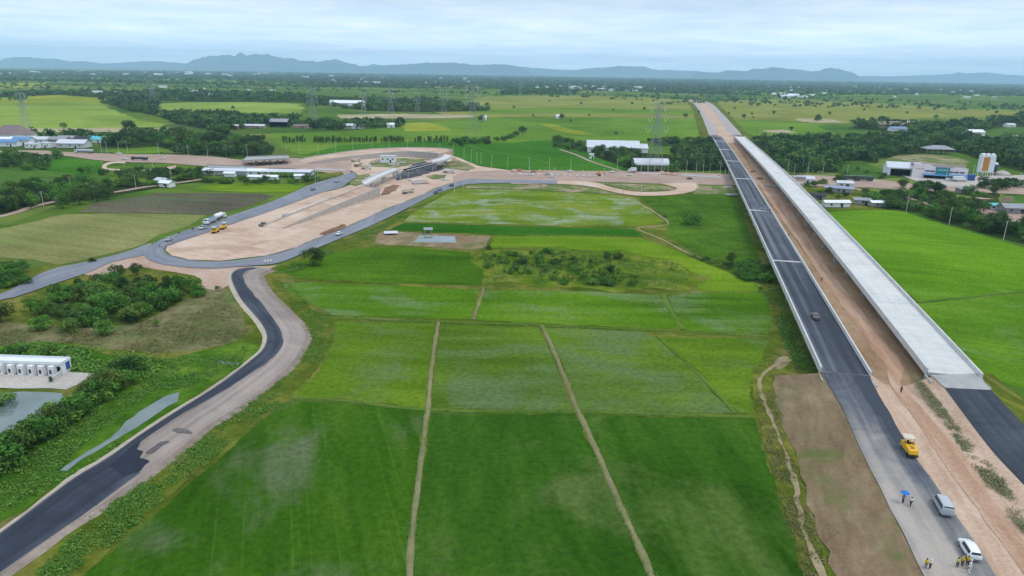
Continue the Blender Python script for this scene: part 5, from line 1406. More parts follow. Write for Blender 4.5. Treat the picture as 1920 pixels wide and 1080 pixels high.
poles('lamp_post', [(192, 313), (233, 312), (286, 313), (322, 343), (403, 341), (478, 326), (514, 326)], 9, 'lamp post on the near side of the pink dirt road', 'lamp posts near the dirt road', .3, 1.5)
poles('utility_pole', [(82, 388), (134, 358), (178, 377), (255, 352)], 8.5, 'white line pole along the concrete lane on the left', 'line poles along the left lane', .2, .5)
poles('utility_pole', [(1636, 370), (1699, 398), (1779, 422), (1881, 451)], 9.5, 'white line pole along the edge of the brilliant paddy', 'line poles beside the brilliant paddy', .1, .5)
poles('utility_pole', [(1773, 337), (1823, 334), (1909, 351)], 10, 'white pole in front of the factory yard', 'poles at the factory', .4, .2)

# ---------------------------------------------------------------- heaps and stacks of the works
HEAPM = []
for k in range(3):
    n = 10
    rr = random.Random(40 + k)
    ring = lambda r, z: [(r * rr.uniform(.8, 1.2) * math.cos(2 * PI * i / n) * 1.4, r * rr.uniform(.8, 1.2) * math.sin(2 * PI * i / n), z) for i in range(n)]
    HEAPM.append(MB().loft([ring(1.6, 0), ring(1.25, .5), ring(.75, 1.05), ring(.2, 1.4)]).mesh('spoil_heap', (PINK, REDSOIL, CROSS)[k], True))
def heaps(pts, label, group, k=None, z=.3):
    for i, (x, y, sc) in enumerate(pts):
        o = put('spoil_heap', HEAPM[i % 3 if k is None else k], None, G(x, y, z))
        o.scale = (sc, sc, sc * rnd.uniform(.7, 1)); o.rotation_euler = (0, 0, rnd.uniform(0, 6))
        tag(o, label, 'heap', group)
heaps([(964, 322, 1.6), (973, 321, 1.9), (982, 322, 1.5), (990, 324, 1.3), (1000, 323, 1.4), (1012, 321, 1.3), (1022, 322, 1.2)], 'earth heap in the row behind the cross road', 'earth heaps behind the cross road')
heaps([(606, 439, .7), (613, 436, .8), (620, 433, .7), (627, 430, .8), (634, 427, .7), (641, 424, .8)], 'low brown heap in the row beside the near arm of the turn loop', 'brown heaps beside the turn loop', 1, .2)
heaps([(700, 306, 1.5), (708, 304, 2.0), (695, 312, 1.2), (746, 309, 1.2)], 'pale earth heap inside the curved ramp', 'pale heaps inside the curved ramp', 2)
heaps([(1240, 326, 2.0), (1252, 327, 1.7), (1264, 328, 1.8)], 'pink earth heap under the huge pylon', 'pink heaps under the pylon', 0)
heaps([(1412, 322, 1.4), (1424, 336, 1.3)], 'dark earth heap between the bridges near the cross road', 'dark heaps between the bridges', 1)
BLK = MB()
for i in range(3):
    for k in range(2): BLK.box((i * 1.7 - 1.7, k * 1.2 - .6, .5), (1.5, 1.0, 1.0))
BLK = BLK.mesh('block_stack', CONC)
PIPE = MB()
for i in range(5): PIPE.bar((-4, i * .9 - 1.8, .4), (4, i * .9 - 1.8, .4), .4, 8)
PIPE = PIPE.mesh('pipe_stack', CONC_OLD)
for (x, y, r, me, nm, lb) in ((784, 344, .5, PIPE, 'pipe_stack', 'flat stack of pale concrete beams beside the haul road'), (772, 338, .2, BLK, 'block_stack', 'white block stack under the flyover'), (735, 309, .1, BLK, 'block_stack', 'pale block stack in front of the site cabin'), (715, 301, .1, PIPE, 'pipe_stack', 'pale beam stack left of the site cabin'), (752, 306, .3, PIPE, 'pipe_stack', 'beam stack behind the flyover span'), (1372, 366, .4, PIPE, 'pipe_stack', 'pale slabs lying left of the asphalt bridge'), (1365, 352, .2, BLK, 'block_stack', 'white blocks beside the left edge of the asphalt bridge'), (1446, 350, .1, PIPE, 'pipe_stack', 'slabs lying under the bare bridge'), (545, 404, .3, PIPE, 'pipe_stack', 'low beam stack on the pink ground near the kerb line'), (835, 338, .3, BLK, 'block_stack', 'block stack on the haul road end')):
    o = put(nm, me, None, G(x, y, .3)); o.rotation_euler = (0, 0, r)
    tag(o, lb, 'building material', 'building material of the works')
# ---------------------------------------------------------------- vehicles
TYRE = plain('tyre_rubber', S(34, 34, 36), .9, .1, 0, .1, 2)
RIM = plain('wheel_rim', S(176, 178, 182), .35, .5, .3, .05, 2)
AUTOGLASS = plain('car_glass', S(30, 36, 44), .08, .6, 0, .05, 1)
LAMP = plain('lamp_lens', S(230, 226, 214), .2, .5, 0, .02, 1)
REDLAMP = plain('tail_lamp_lens', S(170, 40, 36), .2, .5, 0, .02, 1)
PAINTS = {}
def paint(c):
    if c not in PAINTS:
        cols = {'white': (240, 242, 244), 'silver': (186, 192, 198), 'dark': (58, 62, 70), 'grey': (120, 124, 132), 'maroon': (126, 102, 108), 'blue': (92, 116, 170),
                'yellow': (236, 180, 22), 'cream': (214, 204, 178), 'tan': (176, 158, 124), 'green': (66, 88, 76), 'bluegrey': (150, 166, 190), 'orange': (204, 140, 40), 'red': (170, 70, 62)}
        PAINTS[c] = plain('paint_' + c, S(*cols[c]), .3, .5, 0, .05, .8)
    return PAINTS[c]
CARS = {  # stations: x, underside, belt, top, half width at belt, half width at top
 'suv': [(-2.36, .5, .86, .98, .78, .70), (-2.28, .32, 1.0, 1.18, .88, .76), (-2.05, .27, 1.06, 1.60, .91, .66), (-1.6, .25, 1.06, 1.74, .93, .68), (-.4, .25, 1.03, 1.77, .93, .69), (.35, .25, 1.0, 1.72, .93, .68), (.75, .25, .99, 1.55, .93, .67), (1.5, .25, .96, 1.04, .91, .76), (2.1, .28, .86, .95, .89, .72), (2.36, .42, .68, .78, .76, .62)],
 'sedan': [(-2.25, .5, .8, .92, .74, .66), (-2.15, .3, .92, 1.05, .84, .70), (-1.55, .25, .95, 1.08, .87, .72), (-.95, .22, .94, 1.42, .88, .62), (-.2, .22, .93, 1.47, .88, .63), (.45, .22, .92, 1.40, .88, .62), (1.15, .22, .9, .98, .87, .72), (1.9, .26, .8, .88, .84, .68), (2.25, .4, .62, .70, .72, .6)],
 'van': [(-2.42, .5, 1.0, 1.3, .84, .76), (-2.36, .32, 1.1, 1.75, .92, .80), (-2.2, .28, 1.12, 1.98, .94, .80), (-1.2, .26, 1.12, 2.05, .95, .80), (.6, .26, 1.12, 2.05, .95, .80), (1.35, .26, 1.1, 1.98, .94, .79), (1.75, .26, 1.06, 1.62, .93, .76), (2.2, .28, .98, 1.14, .90, .72), (2.42, .42, .74, .86, .80, .66)],
 'pickup': [(-.35, .3, 1.0, 1.12, .9, .80), (-.3, .28, 1.02, 1.62, .91, .66), (.1, .26, 1.02, 1.74, .91, .67), (.6, .26, 1.0, 1.68, .91, .66), (1.35, .26, .98, 1.06, .9, .76), (2.1, .28, .9, .98, .88, .72), (2.45, .42, .7, .8, .78, .62)],
}
WIN = {'suv': ((2, 6), (6, 7), (1, 2), (1.42, -1.42)), 'sedan': ((2, 6), (5, 6), (2, 3), (1.35, -1.35)), 'van': ((2, 6), (6, 7), (1, 2), (1.55, -1.5)), 'pickup': ((1, 4), (3, 4), (0, 1), (1.55, -1.5))}
def car_ring(st):
    x, zb, be, tp, wb, wt = st
    h = tp - be
    half = [(0, zb), (.8 * wb, zb), (wb, zb + .14), (wb * 1.01, (zb + be) / 2), (wb * .98, be), (wt + (wb - wt) * .25, be + h * .72), (wt, be + h * .92), (wt * .8, tp), (0, tp + .015)]
    return [(x, y, z) for y, z in half] + [(x, -y, z) for y, z in half[-2:0:-1]]
CARM = {}
def wheel_mesh(r, w):
    k = ('wheel', r, w)
    if k not in CARM:
        n = 16
        ring = lambda q, y: [(q * math.cos(2 * PI * i / n), y, q * math.sin(2 * PI * i / n)) for i in range(n)]
        ty = MB().loft([ring(r * .9, -w / 2), ring(r, -w / 3), ring(r, w / 3), ring(r * .9, w / 2)]).mesh('tyre', TYRE)
        ri = MB().loft([ring(r * .6, -w / 2 - .012), ring(r * .6, w / 2 + .012)]).mesh('rim', RIM)
        CARM[k] = (ty, ri)
    return CARM[k]
def wheels(t, xs, y, r, w):
    ty, ri = wheel_mesh(r, w)
    for x in xs:
        for s in (-1, 1):
            q = put('wheel', ty, t, (x, s * y, r))
            put('rim', ri, q)
def car_parts(kind, col):
    k = (kind, col)
    if k in CARM: return CARM[k]
    st = CARS[kind]
    out = []
    R = [car_ring(s) for s in st]
    mb = MB().loft(R)
    if kind == 'pickup':
        mb.box((-1.35, 0, .55), (2.15, 1.76, .5)).box((-1.35, .84, .9), (2.15, .1, .4)).box((-1.35, -.84, .9), (2.15, .1, .4)).box((-2.39, 0, .9), (.08, 1.76, .4))
    out.append(('body', mb.mesh('body', paint(col), kind != 'pickup'), None))
    (a, b), ws, rw, _ = WIN[kind]
    def quad(i, j, side):
        p = [Vector(R[i][4]), Vector(R[i][6]), Vector(R[j][6]), Vector(R[j][4])]
        if side < 0: p = [Vector((v.x, -v.y, v.z)) for v in p]
        return p
    for s in (-1, 1):
        mb = MB()
        for i in range(a, b):
            p = quad(i, i + 1, s)
            if min((p[1] - p[0]).length, (p[2] - p[3]).length) < .15 and i != b - 1: continue
            c = [p[0].lerp(p[1], .12), p[0].lerp(p[1], .9), p[3].lerp(p[2], .9), p[3].lerp(p[2], .12)]
            if i == a: c[0] = c[0].lerp(c[3], .2); c[1] = c[1].lerp(c[2], .3)
            if i == b - 1: c[3] = c[3].lerp(c[0], .3); c[2] = c[2].lerp(c[1], .5)
            off = Vector((0, s * .035, .012))
            c = [v + off for v in c]
            mb.add(c if s < 0 else c[::-1], [(0, 1, 2, 3)])
        out.append(('side_window', mb.mesh('side_window', AUTOGLASS), None))
    for nm, (i, j) in (('windscreen', ws), ('rear_window', rw)):
        lo, hi = (i, j) if st[i][3] < st[j][3] else (j, i)
        A, B = st[lo], st[hi]
        sg = 1 if A[0] > B[0] else -1
        q = [(A[0], -A[5] * .92, A[3]), (A[0], A[5] * .92, A[3]), (B[0], B[5] * .86, B[3]), (B[0], -B[5] * .86, B[3])]
        q = [Vector(v) for v in q]
        q2 = [q[0].lerp(q[3], .12), q[1].lerp(q[2], .12), q[1].lerp(q[2], .86), q[0].lerp(q[3], .86)]
        q2 = [v + Vector((sg * .04, 0, .04)) for v in q2]
        out.append((nm, MB().add(q2 if sg > 0 else q2[::-1], [(0, 1, 2, 3)]).mesh(nm, AUTOGLASS), None))
    fx, rx = st[-1][0], (-2.45 if kind == 'pickup' else st[0][0])
    for s in (-1, 1):
        out.append(('headlight', MB().box((fx - .16, s * .62, .72), (.2, .3, .16)).mesh('headlight', LAMP), None))
        out.append(('tail_lamp', MB().box((rx + .1, s * .72, .88), (.14, .16, .28)).mesh('tail_lamp', REDLAMP), None))
    out.append(('bumper', MB().box((rx + .06, 0, .46), (.16, 1.5, .22)).box((fx - .08, 0, .46), (.16, 1.46, .2)).mesh('bumper', paint('grey')), None))
    if kind == 'pickup':
        out.append(('cargo_bed', MB().box((-1.35, 0, .82), (2.0, 1.56, .06)).mesh('cargo_bed', paint('grey')), None))
    CARM[k] = out
    return out
def car(kind, col, px, py, hd, label, group=None, z=.45):
    p = G(px, py, z)
    t = thing({'suv': 'parked_car', 'sedan': 'car', 'van': 'van', 'pickup': 'pickup_truck'}[kind], label, {'suv': 'car', 'sedan': 'car', 'van': 'van', 'pickup': 'pickup truck'}[kind], p, hd, group)
    for nm, me, _ in car_parts(kind, col): put(nm, me, t)
    f, r = WIN[kind][3]
    wheels(t, (f, r), .8 if kind == 'sedan' else .84, .33 if kind != 'suv' else .37, .22)
    return t
def truck(kind, col, load, px, py, hd, label, group=None, z=.45, L=8.0):
    t = thing('truck', label, 'truck', G(px, py, z), hd, group)
    cabx = L / 2 - 1.1
    n = 0
    prof = [(-.95, 1.0), (-.95, 2.7), (.35, 2.75), (.85, 2.0), (1.0, 1.7), (1.0, .75), (-.95, .75)]
    MB().loft([[(cabx + x, -1.18, z_) for x, z_ in prof], [(cabx + x, 1.18, z_) for x, z_ in prof]]).build('cab', paint(col), t)
    MB().add([(cabx + .42, -1.05, 2.68), (cabx + .42, 1.05, 2.68), (cabx + .9, 1.05, 2.02), (cabx + .9, -1.05, 2.02)], [(3, 2, 1, 0)]).build('windscreen', AUTOGLASS, t)
    for s in (-1, 1):
        MB().box((cabx - .1, s * 1.2, 2.1), (.9, .04, .6)).build('side_window', AUTOGLASS, t)
        MB().box((cabx + .98, s * .85, .95), (.08, .35, .2)).build('headlight', LAMP, t)
    MB().box((-.5, 0, .85), (L - 1, .9, .25)).build('chassis', paint('dark'), t)
    x0, x1 = -L / 2, cabx - 1.15
    xm, xl = (x0 + x1) / 2, x1 - x0
    if kind in ('dump', 'tarp'):
        mb = MB()
        mb.loft([[(x0, -1.2, 1.1), (x0, -1.25, 2.4), (x0, 1.25, 2.4), (x0, 1.2, 1.1)], [(x1, -1.2, 1.1), (x1, -1.25, 2.4), (x1, 1.25, 2.4), (x1, 1.2, 1.1)]])
        mb.box((xm, 1.26, 2.35), (xl, .1, .14)).box((xm, -1.26, 2.35), (xl, .1, .14))
        for k in range(5):
            for s in (-1, 1): mb.box((x0 + xl * (k + .5) / 5, s * 1.27, 1.75), (.1, .08, 1.2))
        mb.build('cargo_body', paint(col if kind == 'dump' else 'silver'), t)
        MB().loft([[(x0 + .1, y, 2.41) for y in (-1.15, 1.15)] + [(x0 + .1, 0, 2.45)], [(xm, -1.15, 2.41), (xm, 1.15, 2.41), (xm, 0, 2.95)], [(x1 - .1, -1.15, 2.41), (x1 - .1, 1.15, 2.41), (x1 - .1, 0, 2.5)]]).build('tarpaulin' if kind == 'tarp' else 'load', paint(load), t)
    elif kind == 'box':
        MB().box((xm, 0, 2.35), (xl, 2.45, 2.5)).build('cargo_box', paint(load), t)
        mb = MB()
        for k in range(8): mb.box((x0 + xl * (k + .5) / 8, 0, 2.35), (.06, 2.5, 2.42))
        mb.build('rib', paint(load), t)
    else:
        rr = 1.15
        n = 14
        ring = lambda q, x: [(x, q * math.cos(2 * PI * i / n), 2.25 + q * math.sin(2 * PI * i / n)) for i in range(n)]
        MB().loft([ring(.5, x0), ring(rr, x0 + .35), ring(rr, x1 - .35), ring(.6, x1)]).build('tank', paint(load), t, True)
    ax = [cabx + .1, x0 + 1.0, x0 + 2.2] + ([x0 + 3.4] if L > 11 else [])
    wheels(t, ax, 1.0, .5, .36)
    return t
def motorbike(px, py, hd, label, z=.45):
    t = thing('motorcycle', label, 'motorcycle', G(px, py, z), hd, 'motorcycles on the turn loop')
    MB().loft([[(-.75, y * .1, zz) for y, zz in ((-1, .72), (1, .72), (1, .82), (-1, .82))], [(-.1, y * .14, zz) for y, zz in ((-1, .6), (1, .6), (1, .84), (-1, .84))], [(.45, y * .12, zz) for y, zz in ((-1, .5), (1, .5), (1, .95), (-1, .95))]]).build('body', paint('dark'), t)
    MB().bar((.5, 0, .9), (.66, 0, .3), .04).bar((.42, -.34, 1.05), (.42, .34, 1.05), .025).build('handlebar', STEEL, t)
    ty, ri = wheel_mesh(.3, .1)
    for x in (-.62, .66):
        q = put('wheel', ty, t, (x, 0, .3)); put('rim', ri, q)
    return t
def roller(px, py, hd, label, group=None, z=.45, canopy=True):
    t = thing('road_roller', label, 'road roller', G(px, py, z), hd, group)
    y = paint('yellow')
    hood = [(-2.3, .75, .9, .55), (-2.15, .85, 1.5, .62), (-1.2, .92, 1.72, .6), (-.1, .95, 1.75, .6), (.0, .95, 1.6, .6)]
    MB().loft([[(x, -w, .75), (x, w, .75), (x, w, .5 + h * .75), (x, w * .75, h), (x, -w * .75, h), (x, -w, .5 + h * .75)] for x, w, h, _ in hood]).build('hood', y, t, False)
    MB().box((.75, 0, 1.0), (1.5, 1.95, .6)).box((1.75, 0, 1.1), (.7, 1.7, .8)).build('frame', y, t)
    for s in (-1, 1):
        MB().box((.7, s * .93, 1.5), (1.35, .12, .5)).build('side_panel', y, t)
    MB().box((.6, 0, 1.5), (.5, .5, .2)).box((.38, 0, 1.8), (.1, .5, .5)).build('seat', paint('dark'), t)
    MB().bar((1.3, 0, 1.3), (1.05, 0, 1.85), .04).box((1.03, 0, 1.87), (.08, .4, .4)).build('steering_column', STEEL, t)
    for k in range(3): MB().box((-1.5 + .35 * k, 0, 1.74), (.12, .7, .04)).build('engine_grille', paint('dark'), t)
    if canopy:
        mb = MB()
        for x in (.25, 1.75):
            for s in (-1, 1): mb.bar((x, s * .8, 1.2), (x, s * .8, 2.75), .035)
        mb.build('canopy_post', STEEL, t)
        MB().box((1.0, 0, 2.8), (1.9, 1.95, .1)).build('canopy', paint('cream'), t)
    ty, ri = wheel_mesh(.48, .38)
    for yy in (-.72, -.24, .24, .72):
        put('tyre', ty, t, (-1.75, yy, .48))
    for yy in (-.5, 0, .5):
        put('tyre', ty, t, (1.75, yy, .48))
    MB().box((-2.42, 0, .55), (.12, 1.7, .3)).build('bumper', paint('dark'), t)
    return t

HW = math.radians(78)
car('suv', 'white', 1816, 1036, HW, 'white SUV parked beside the workers in yellow shirts', None, Zl(1036) + .02)
car('van', 'silver', 1767, 955, HW - .03, 'silver van parked on the dusty carriageway', None, Zl(955) + .02)
roller(1703, 848, HW + .03, 'yellow tyre roller with a pale canopy on the dark asphalt edge', None, Zl(848) + .02)
car('sedan', 'maroon', 1528, 596, HW, 'dull maroon car driving along the asphalt bridge', None, Zl(590) + .08)
car('pickup', 'bluegrey', 1434, 394, HW + 1.2, 'blue grey pickup standing at a pale joint strip of the bridge', None, Zl(394) + .1)
car('sedan', 'silver', 317, 451, heading((317, 451), (345, 438)) , 'pale silver car on the bend of the turn loop', None)
car('pickup', 'silver', 381, 429, heading((381, 429), (400, 422)) + PI, 'silver pickup truck behind the parked trucks on the turn loop')
truck('tarp', 'white', 'blue', 394, 419, heading((394, 419), (430, 405)) + PI, 'truck with a blue tarpaulin on the turn loop', None, .45, 8.5)
truck('tank', 'white', 'white', 413, 411, heading((394, 419), (430, 405)), 'white tank truck parked behind the blue tarpaulin truck', None, .45, 8.5)
motorbike(362, 431, heading((362, 431), (381, 425)) + PI, 'dark motorcycle behind the silver pickup truck')
motorbike(336, 438, heading((336, 438), (360, 429)) + PI, 'dark motorcycle between the silver car and the pickup')
motorbike(300, 463, heading((300, 463), (310, 452)), 'pale dusty motorcycle at the very bend of the turn loop')
roller(404, 436, heading((400, 438), (422, 428)) + PI, 'yellow road roller nearer the bend of the pair on the pink gravel', 'pair of rollers on the pink gravel', .2, True)
roller(419, 429, heading((400, 438), (422, 428)), 'yellow road roller further from the bend of the pair', 'pair of rollers on the pink gravel', .2, True)
car('pickup', 'grey', 493, 423, heading((493, 423), (530, 409)), 'dusty grey pickup beside the kerb line on the pink ground', None, .2)
car('sedan', 'white', 636, 440, heading((636, 438), (660, 428)), 'white car on the near arm of the turn loop')
car('sedan', 'dark', 817, 362, heading((817, 361), (840, 352)) + PI, 'nearest dark car of three on the near arm by the flyover', 'dark cars beside the flyover')
car('sedan', 'grey', 825, 357, heading((817, 361), (840, 352)), 'grey car between the two dark ones by the flyover', 'dark cars beside the flyover')
car('sedan', 'dark', 847, 349, heading((840, 352), (870, 344)), 'dark car furthest along the near arm by the flyover', 'dark cars beside the flyover')
truck('dump', 'cream', 'tan', 765, 362, heading((765, 362), (800, 355)), 'beige dump truck on the tan haul road', None, .3, 9)
truck('dump', 'white', 'cream', 842, 324, heading((842, 324), (860, 325)), 'white dump truck beside the cross road works', None, .4, 9)
truck('box', 'white', 'cream', 687, 317, heading((687, 317), (700, 317)), 'cream box truck inside the curved ramp', None, .35, 8)
truck('dump', 'cream', 'tan', 667, 303, heading((660, 303), (680, 302)), 'beige truck nearest the start of the curved ramp', None, .35, 8)
truck('dump', 'tan', 'cream', 672, 312, heading((660, 313), (680, 310)), 'tan dusty truck between the beige and cream trucks', None, .35, 8)
car('pickup', 'cream', 798, 344, .3, 'cream pickup among the building material near the haul road', None, .3)
car('sedan', 'grey', 587, 356, heading((587, 356), (610, 347)), 'grey car on the far arm of the turn loop')
car('sedan', 'silver', 631, 341, heading((631, 341), (650, 334)), 'silver car at the top of the far arm of the turn loop')
car('pickup', 'white', 1069, 322, .05, 'white pickup under the lamp post on the far edge of the cross road', None)
car('pickup', 'white', 1148, 323, .0, 'white pickup beside the green field corner', None)
truck('box', 'white', 'white', 1185, 323, 3.1, 'small white box truck near the rounded roof shed', None, .45, 6.5)
car('sedan', 'white', 1181, 329, .0, 'white car passing below the small white box truck')
car('pickup', 'white', 994, 329, .0, 'white pickup at the left end of the cross road traffic')
car('pickup', 'silver', 1027, 328, .0, 'silver pickup behind another on the cross road')
car('sedan', 'white', 1034, 332, 3.1, 'white car beside the silver pickup on the cross road')
car('pickup', 'white', 1346, 332, .0, 'white pickup just left of the highway bridges')
car('sedan', 'dark', 1293, 336, .0, 'dark car on the cross road left of the bridges')
truck('tank', 'white', 'silver', 1503, 338, 3.12, 'long silver tanker truck right of the bare bridge', None, .45, 14)
car('sedan', 'white', 1500, 346, .0, 'white car against the edge of the bare bridge')
truck('box', 'dark', 'green', 1594, 338, 3.1, 'dark green trailer truck left of the pair on the right', 'pair of dark trailer trucks', .45, 14)
truck('box', 'dark', 'green', 1618, 339, 3.1, 'dark green trailer truck right of the pair on the right', 'pair of dark trailer trucks', .45, 14)
car('van', 'white', 1779, 339, .1, 'white van parked in front of the factory', None, .5)
truck('box', 'white', 'white', 1799, 340, .1, 'long white truck parked in front of the factory', None, .5, 10)
car('pickup', 'white', 223, 289, .0, 'white pickup under the lamp post on the left dirt road')
truck('tank', 'white', 'silver', 158, 287, 3.1, 'long grey tanker truck beside the left village', None, .45, 16)
truck('dump', 'dark', 'grey', 262, 300, 3.1, 'dark truck on the pink dirt road', None, .45, 13)
car('sedan', 'white', 233, 299, .0, 'white car in front of the dark truck on the dirt road')
car('pickup', 'white', 305, 298, .0, 'white pickup further right on the pink dirt road')
# excavator
t = thing('excavator', 'small yellow excavator working on the cross road', 'excavator', G(1122, 329, .45), .3)
for s in (-1, 1):
    MB().loft([[(x, s * 1.0 - .25, z_) for x, z_ in ((-1.6, .4), (-1.3, 0), (1.3, 0), (1.6, .4), (1.3, .8), (-1.3, .8))], [(x, s * 1.0 + .25, z_) for x, z_ in ((-1.6, .4), (-1.3, 0), (1.3, 0), (1.6, .4), (1.3, .8), (-1.3, .8))]]).build('track', TYRE, t)
MB().box((-.3, 0, 1.4), (2.8, 2.3, 1.1)).build('body', paint('orange'), t)
cb_ = MB().box((.5, .6, 2.3), (1.2, 1.0, 1.4)).build('cab', paint('orange'), t)
MB().box((1.12, .6, 2.4), (.05, .85, .9)).build('window', AUTOGLASS, cb_)
MB().bar((1.0, -.3, 1.5), (3.4, -.3, 3.6), .28).build('boom', paint('orange'), t)
MB().bar((3.4, -.3, 3.6), (4.6, -.3, 1.5), .2).build('arm', paint('orange'), t)
MB().box((4.6, -.3, 1.1), (.7, .9, .8), 0, 0, .6).build('bucket', STEEL, t)

# ---------------------------------------------------------------- people
SKIN = plain('skin', S(170, 124, 98), .7, .3, 0, .05, 3)
CLOTH = {k: plain('cloth_' + k, S(*c), .9, .1, 0, .12, 6) for k, c in {'yellow': (232, 200, 30), 'pale': (226, 220, 140), 'white': (232, 232, 230), 'dark': (40, 42, 50), 'black': (28, 28, 32), 'denim': (54, 64, 86), 'grey': (120, 122, 126), 'blue': (52, 130, 210)}.items()}
def skin_mesh(name, V, E, Rr, mat):
    me = bpy.data.meshes.new(name)
    me.from_pydata(V, E, [])
    o = bpy.data.objects.new(name, me)
    COL.objects.link(o)
    md = o.modifiers.new('s', 'SKIN')
    for i, r in enumerate(Rr): me.skin_vertices[0].data[i].radius = (r, r)
    me.skin_vertices[0].data[0].use_root = True
    sb = o.modifiers.new('d', 'SUBSURF'); sb.levels = 1; sb.render_levels = 1
    out = bpy.data.meshes.new_from_object(o.evaluated_get(bpy.context.evaluated_depsgraph_get()))
    bpy.data.objects.remove(o)
    bpy.data.meshes.remove(me)
    out.name = name
    out.materials.clear(); out.materials.append(mat)
    out.polygons.foreach_set('use_smooth', [True] * len(out.polygons))
    return out
POSES = {'stand': ((.24, -.02, 1.15), (.25, .08, .9), (.25, .12, .82), 0.0), 'front': ((.25, -.04, 1.16), (.14, .20, 1.1), (.08, .28, 1.12), 0.0), 'walk': ((.24, -.08, 1.16), (.25, .05, .92), (.25, .10, .84), .24), 'raise': ((.26, .06, 1.2), (.15, .24, 1.34), (.1, .28, 1.42), 0.0)}
PMESH = {}
def person_mesh(pose):
    if pose in PMESH: return PMESH[pose]
    el, wr, pa, st = POSES[pose]
    V = [(0, 0, .95), (0, 0, 1.15), (0, 0, 1.35), (0, .0, 1.49), (0, .015, 1.57), (0, .025, 1.65), (0, .005, 1.735), (0, .115, 1.63)]
    R = [.13, .12, .135, .055, .07, .095, .06, .016]
    E = [(0, 1), (1, 2), (2, 3), (3, 4), (4, 5), (5, 6), (5, 7)]
    def add(p, r, par):
        V.append(p); R.append(r); E.append((par, len(V) - 1)); return len(V) - 1
    shirt = {'V': [(0, 0, .93), (0, 0, 1.15), (0, 0, 1.36), (0, 0, 1.46)], 'R': [.155, .145, .16, .075], 'E': [(0, 1), (1, 2), (2, 3)]}
    trous = {'V': [(0, 0, .97)], 'R': [.15], 'E': []}
    def ad2(D, p, r, par):
        D['V'].append(p); D['R'].append(r); D['E'].append((par, len(D['V']) - 1)); return len(D['V']) - 1
    for s in (-1, 1):
        sh = add((s * .18, 0, 1.42), .06, 2)
        e = add((s * el[0], el[1], el[2]), .043, sh)
        w = add((s * wr[0], wr[1], wr[2]), .031, e)
        p = add((s * pa[0], pa[1], pa[2]), .034, w)
        dv = (Vector(pa) - Vector(wr)).normalized()
        for k in range(4):
            L = (.075, .085, .08, .06)[k]
            side = Vector((0, (k - 1.5) * .019, 0)) if abs(dv.z) > .5 else Vector(((k - 1.5) * .019, 0, 0))
            b = Vector(pa) + dv * .035 + side
            f1 = add((s * b.x, b.y, b.z), .010, p)
            b2 = b + dv * L * .6 + Vector((-.01, .006, -.01)); f2 = add((s * b2.x, b2.y, b2.z), .009, f1)
            b3 = b2 + dv * L * .35 + Vector((-.014, .01, -.008)); add((s * b3.x, b3.y, b3.z), .008, f2)
        b = Vector(pa) + Vector((-.035, .03, .005)); f1 = add((s * b.x, b.y, b.z), .011, p)
        b = b + dv * .03 + Vector((-.01, .015, 0)); add((s * b.x, b.y, b.z), .009, f1)
        hp = add((s * .095, 0, .88), .085, 0)
        kn = add((s * .1, .03 + s * st * .5, .5), .058, hp)
        an = add((s * .1, s * st - .03 * abs(st), .09), .042, kn)
        add((s * .11, s * st + .17, .045), .038, an)
        q = ad2(shirt, (s * .18, 0, 1.42), .085, 2); ad2(shirt, (s * el[0], el[1], el[2] + .02), .062, q)
        q = ad2(trous, (s * .095, 0, .87), .105, 0); q = ad2(trous, (s * .1, .03 + s * st * .5, .5), .078, q); ad2(trous, (s * .1, s * st - .03 * abs(st), .13), .066, q)
    PMESH[pose] = (skin_mesh('body', V, E, R, SKIN), skin_mesh('shirt', shirt['V'], shirt['E'], shirt['R'], CLOTH['white']), skin_mesh('trousers', trous['V'], trous['E'], trous['R'], CLOTH['dark']))
    return PMESH[pose]
def cap_mesh(kind):
    k = ('cap', kind)
    if k not in PMESH:
        n = 12
        ring = lambda r, z: [(r * math.cos(2 * PI * i / n), .01 + r * 1.12 * math.sin(2 * PI * i / n), z) for i in range(n)]
        if kind == 'hair':
            mb = MB().loft([ring(.098, 1.60), ring(.112, 1.67), ring(.09, 1.74), ring(.03, 1.775)])
        else:
            mb = MB().loft([ring(.16, 1.685), ring(.15, 1.70), ring(.118, 1.71), ring(.105, 1.76), ring(.04, 1.81)])
        PMESH[k] = mb.mesh('hair' if kind == 'hair' else 'hard_hat', CLOTH['black'], True)
    return PMESH[k]
def recolor(me, mat):
    k = (me.name, mat.name)
    if k not in PMESH:
        c = me.copy(); c.materials.clear(); c.materials.append(mat); PMESH[k] = c
    return PMESH[k]
def person(px, py, hd, label, shirt, trousers, pose='stand', hat=None, z=0.0, group=None):
    t = thing('person', label, 'person', G(px, py, z), hd - PI / 2, group)
    b, s, tr = person_mesh(pose)
    put('body', b, t)
    put('shirt', recolor(s, CLOTH[shirt]), t)
    put('trousers', recolor(tr, CLOTH[trousers]), t)
    if hat: put('hard_hat', recolor(cap_mesh('hat'), CLOTH[hat]), t)
    else: put('hair', cap_mesh('hair'), t)
    return t
zz1 = Zl(1062)
GRP = 'road workers on the near carriageway'
person(1735, 1066, 1.2, 'person in a yellow shirt beside one in white near the road edge', 'yellow', 'grey', 'front', None, zz1, GRP)
person(1743, 1067, 2.0, 'person in a white shirt and black trousers near the road edge', 'white', 'black', 'stand', 'white', zz1, GRP)
person(1794, 1064, .6, 'person in a pale yellow shirt leftmost of the group at the white SUV', 'pale', 'dark', 'front', None, zz1, GRP)
person(1803, 1062, 3.6, 'person in a bright yellow shirt in the middle of the group at the SUV', 'yellow', 'black', 'stand', 'yellow', zz1, GRP)
person(1813, 1061, 4.0, 'person in a yellow shirt right behind the white SUV', 'yellow', 'dark', 'front', None, zz1, GRP)
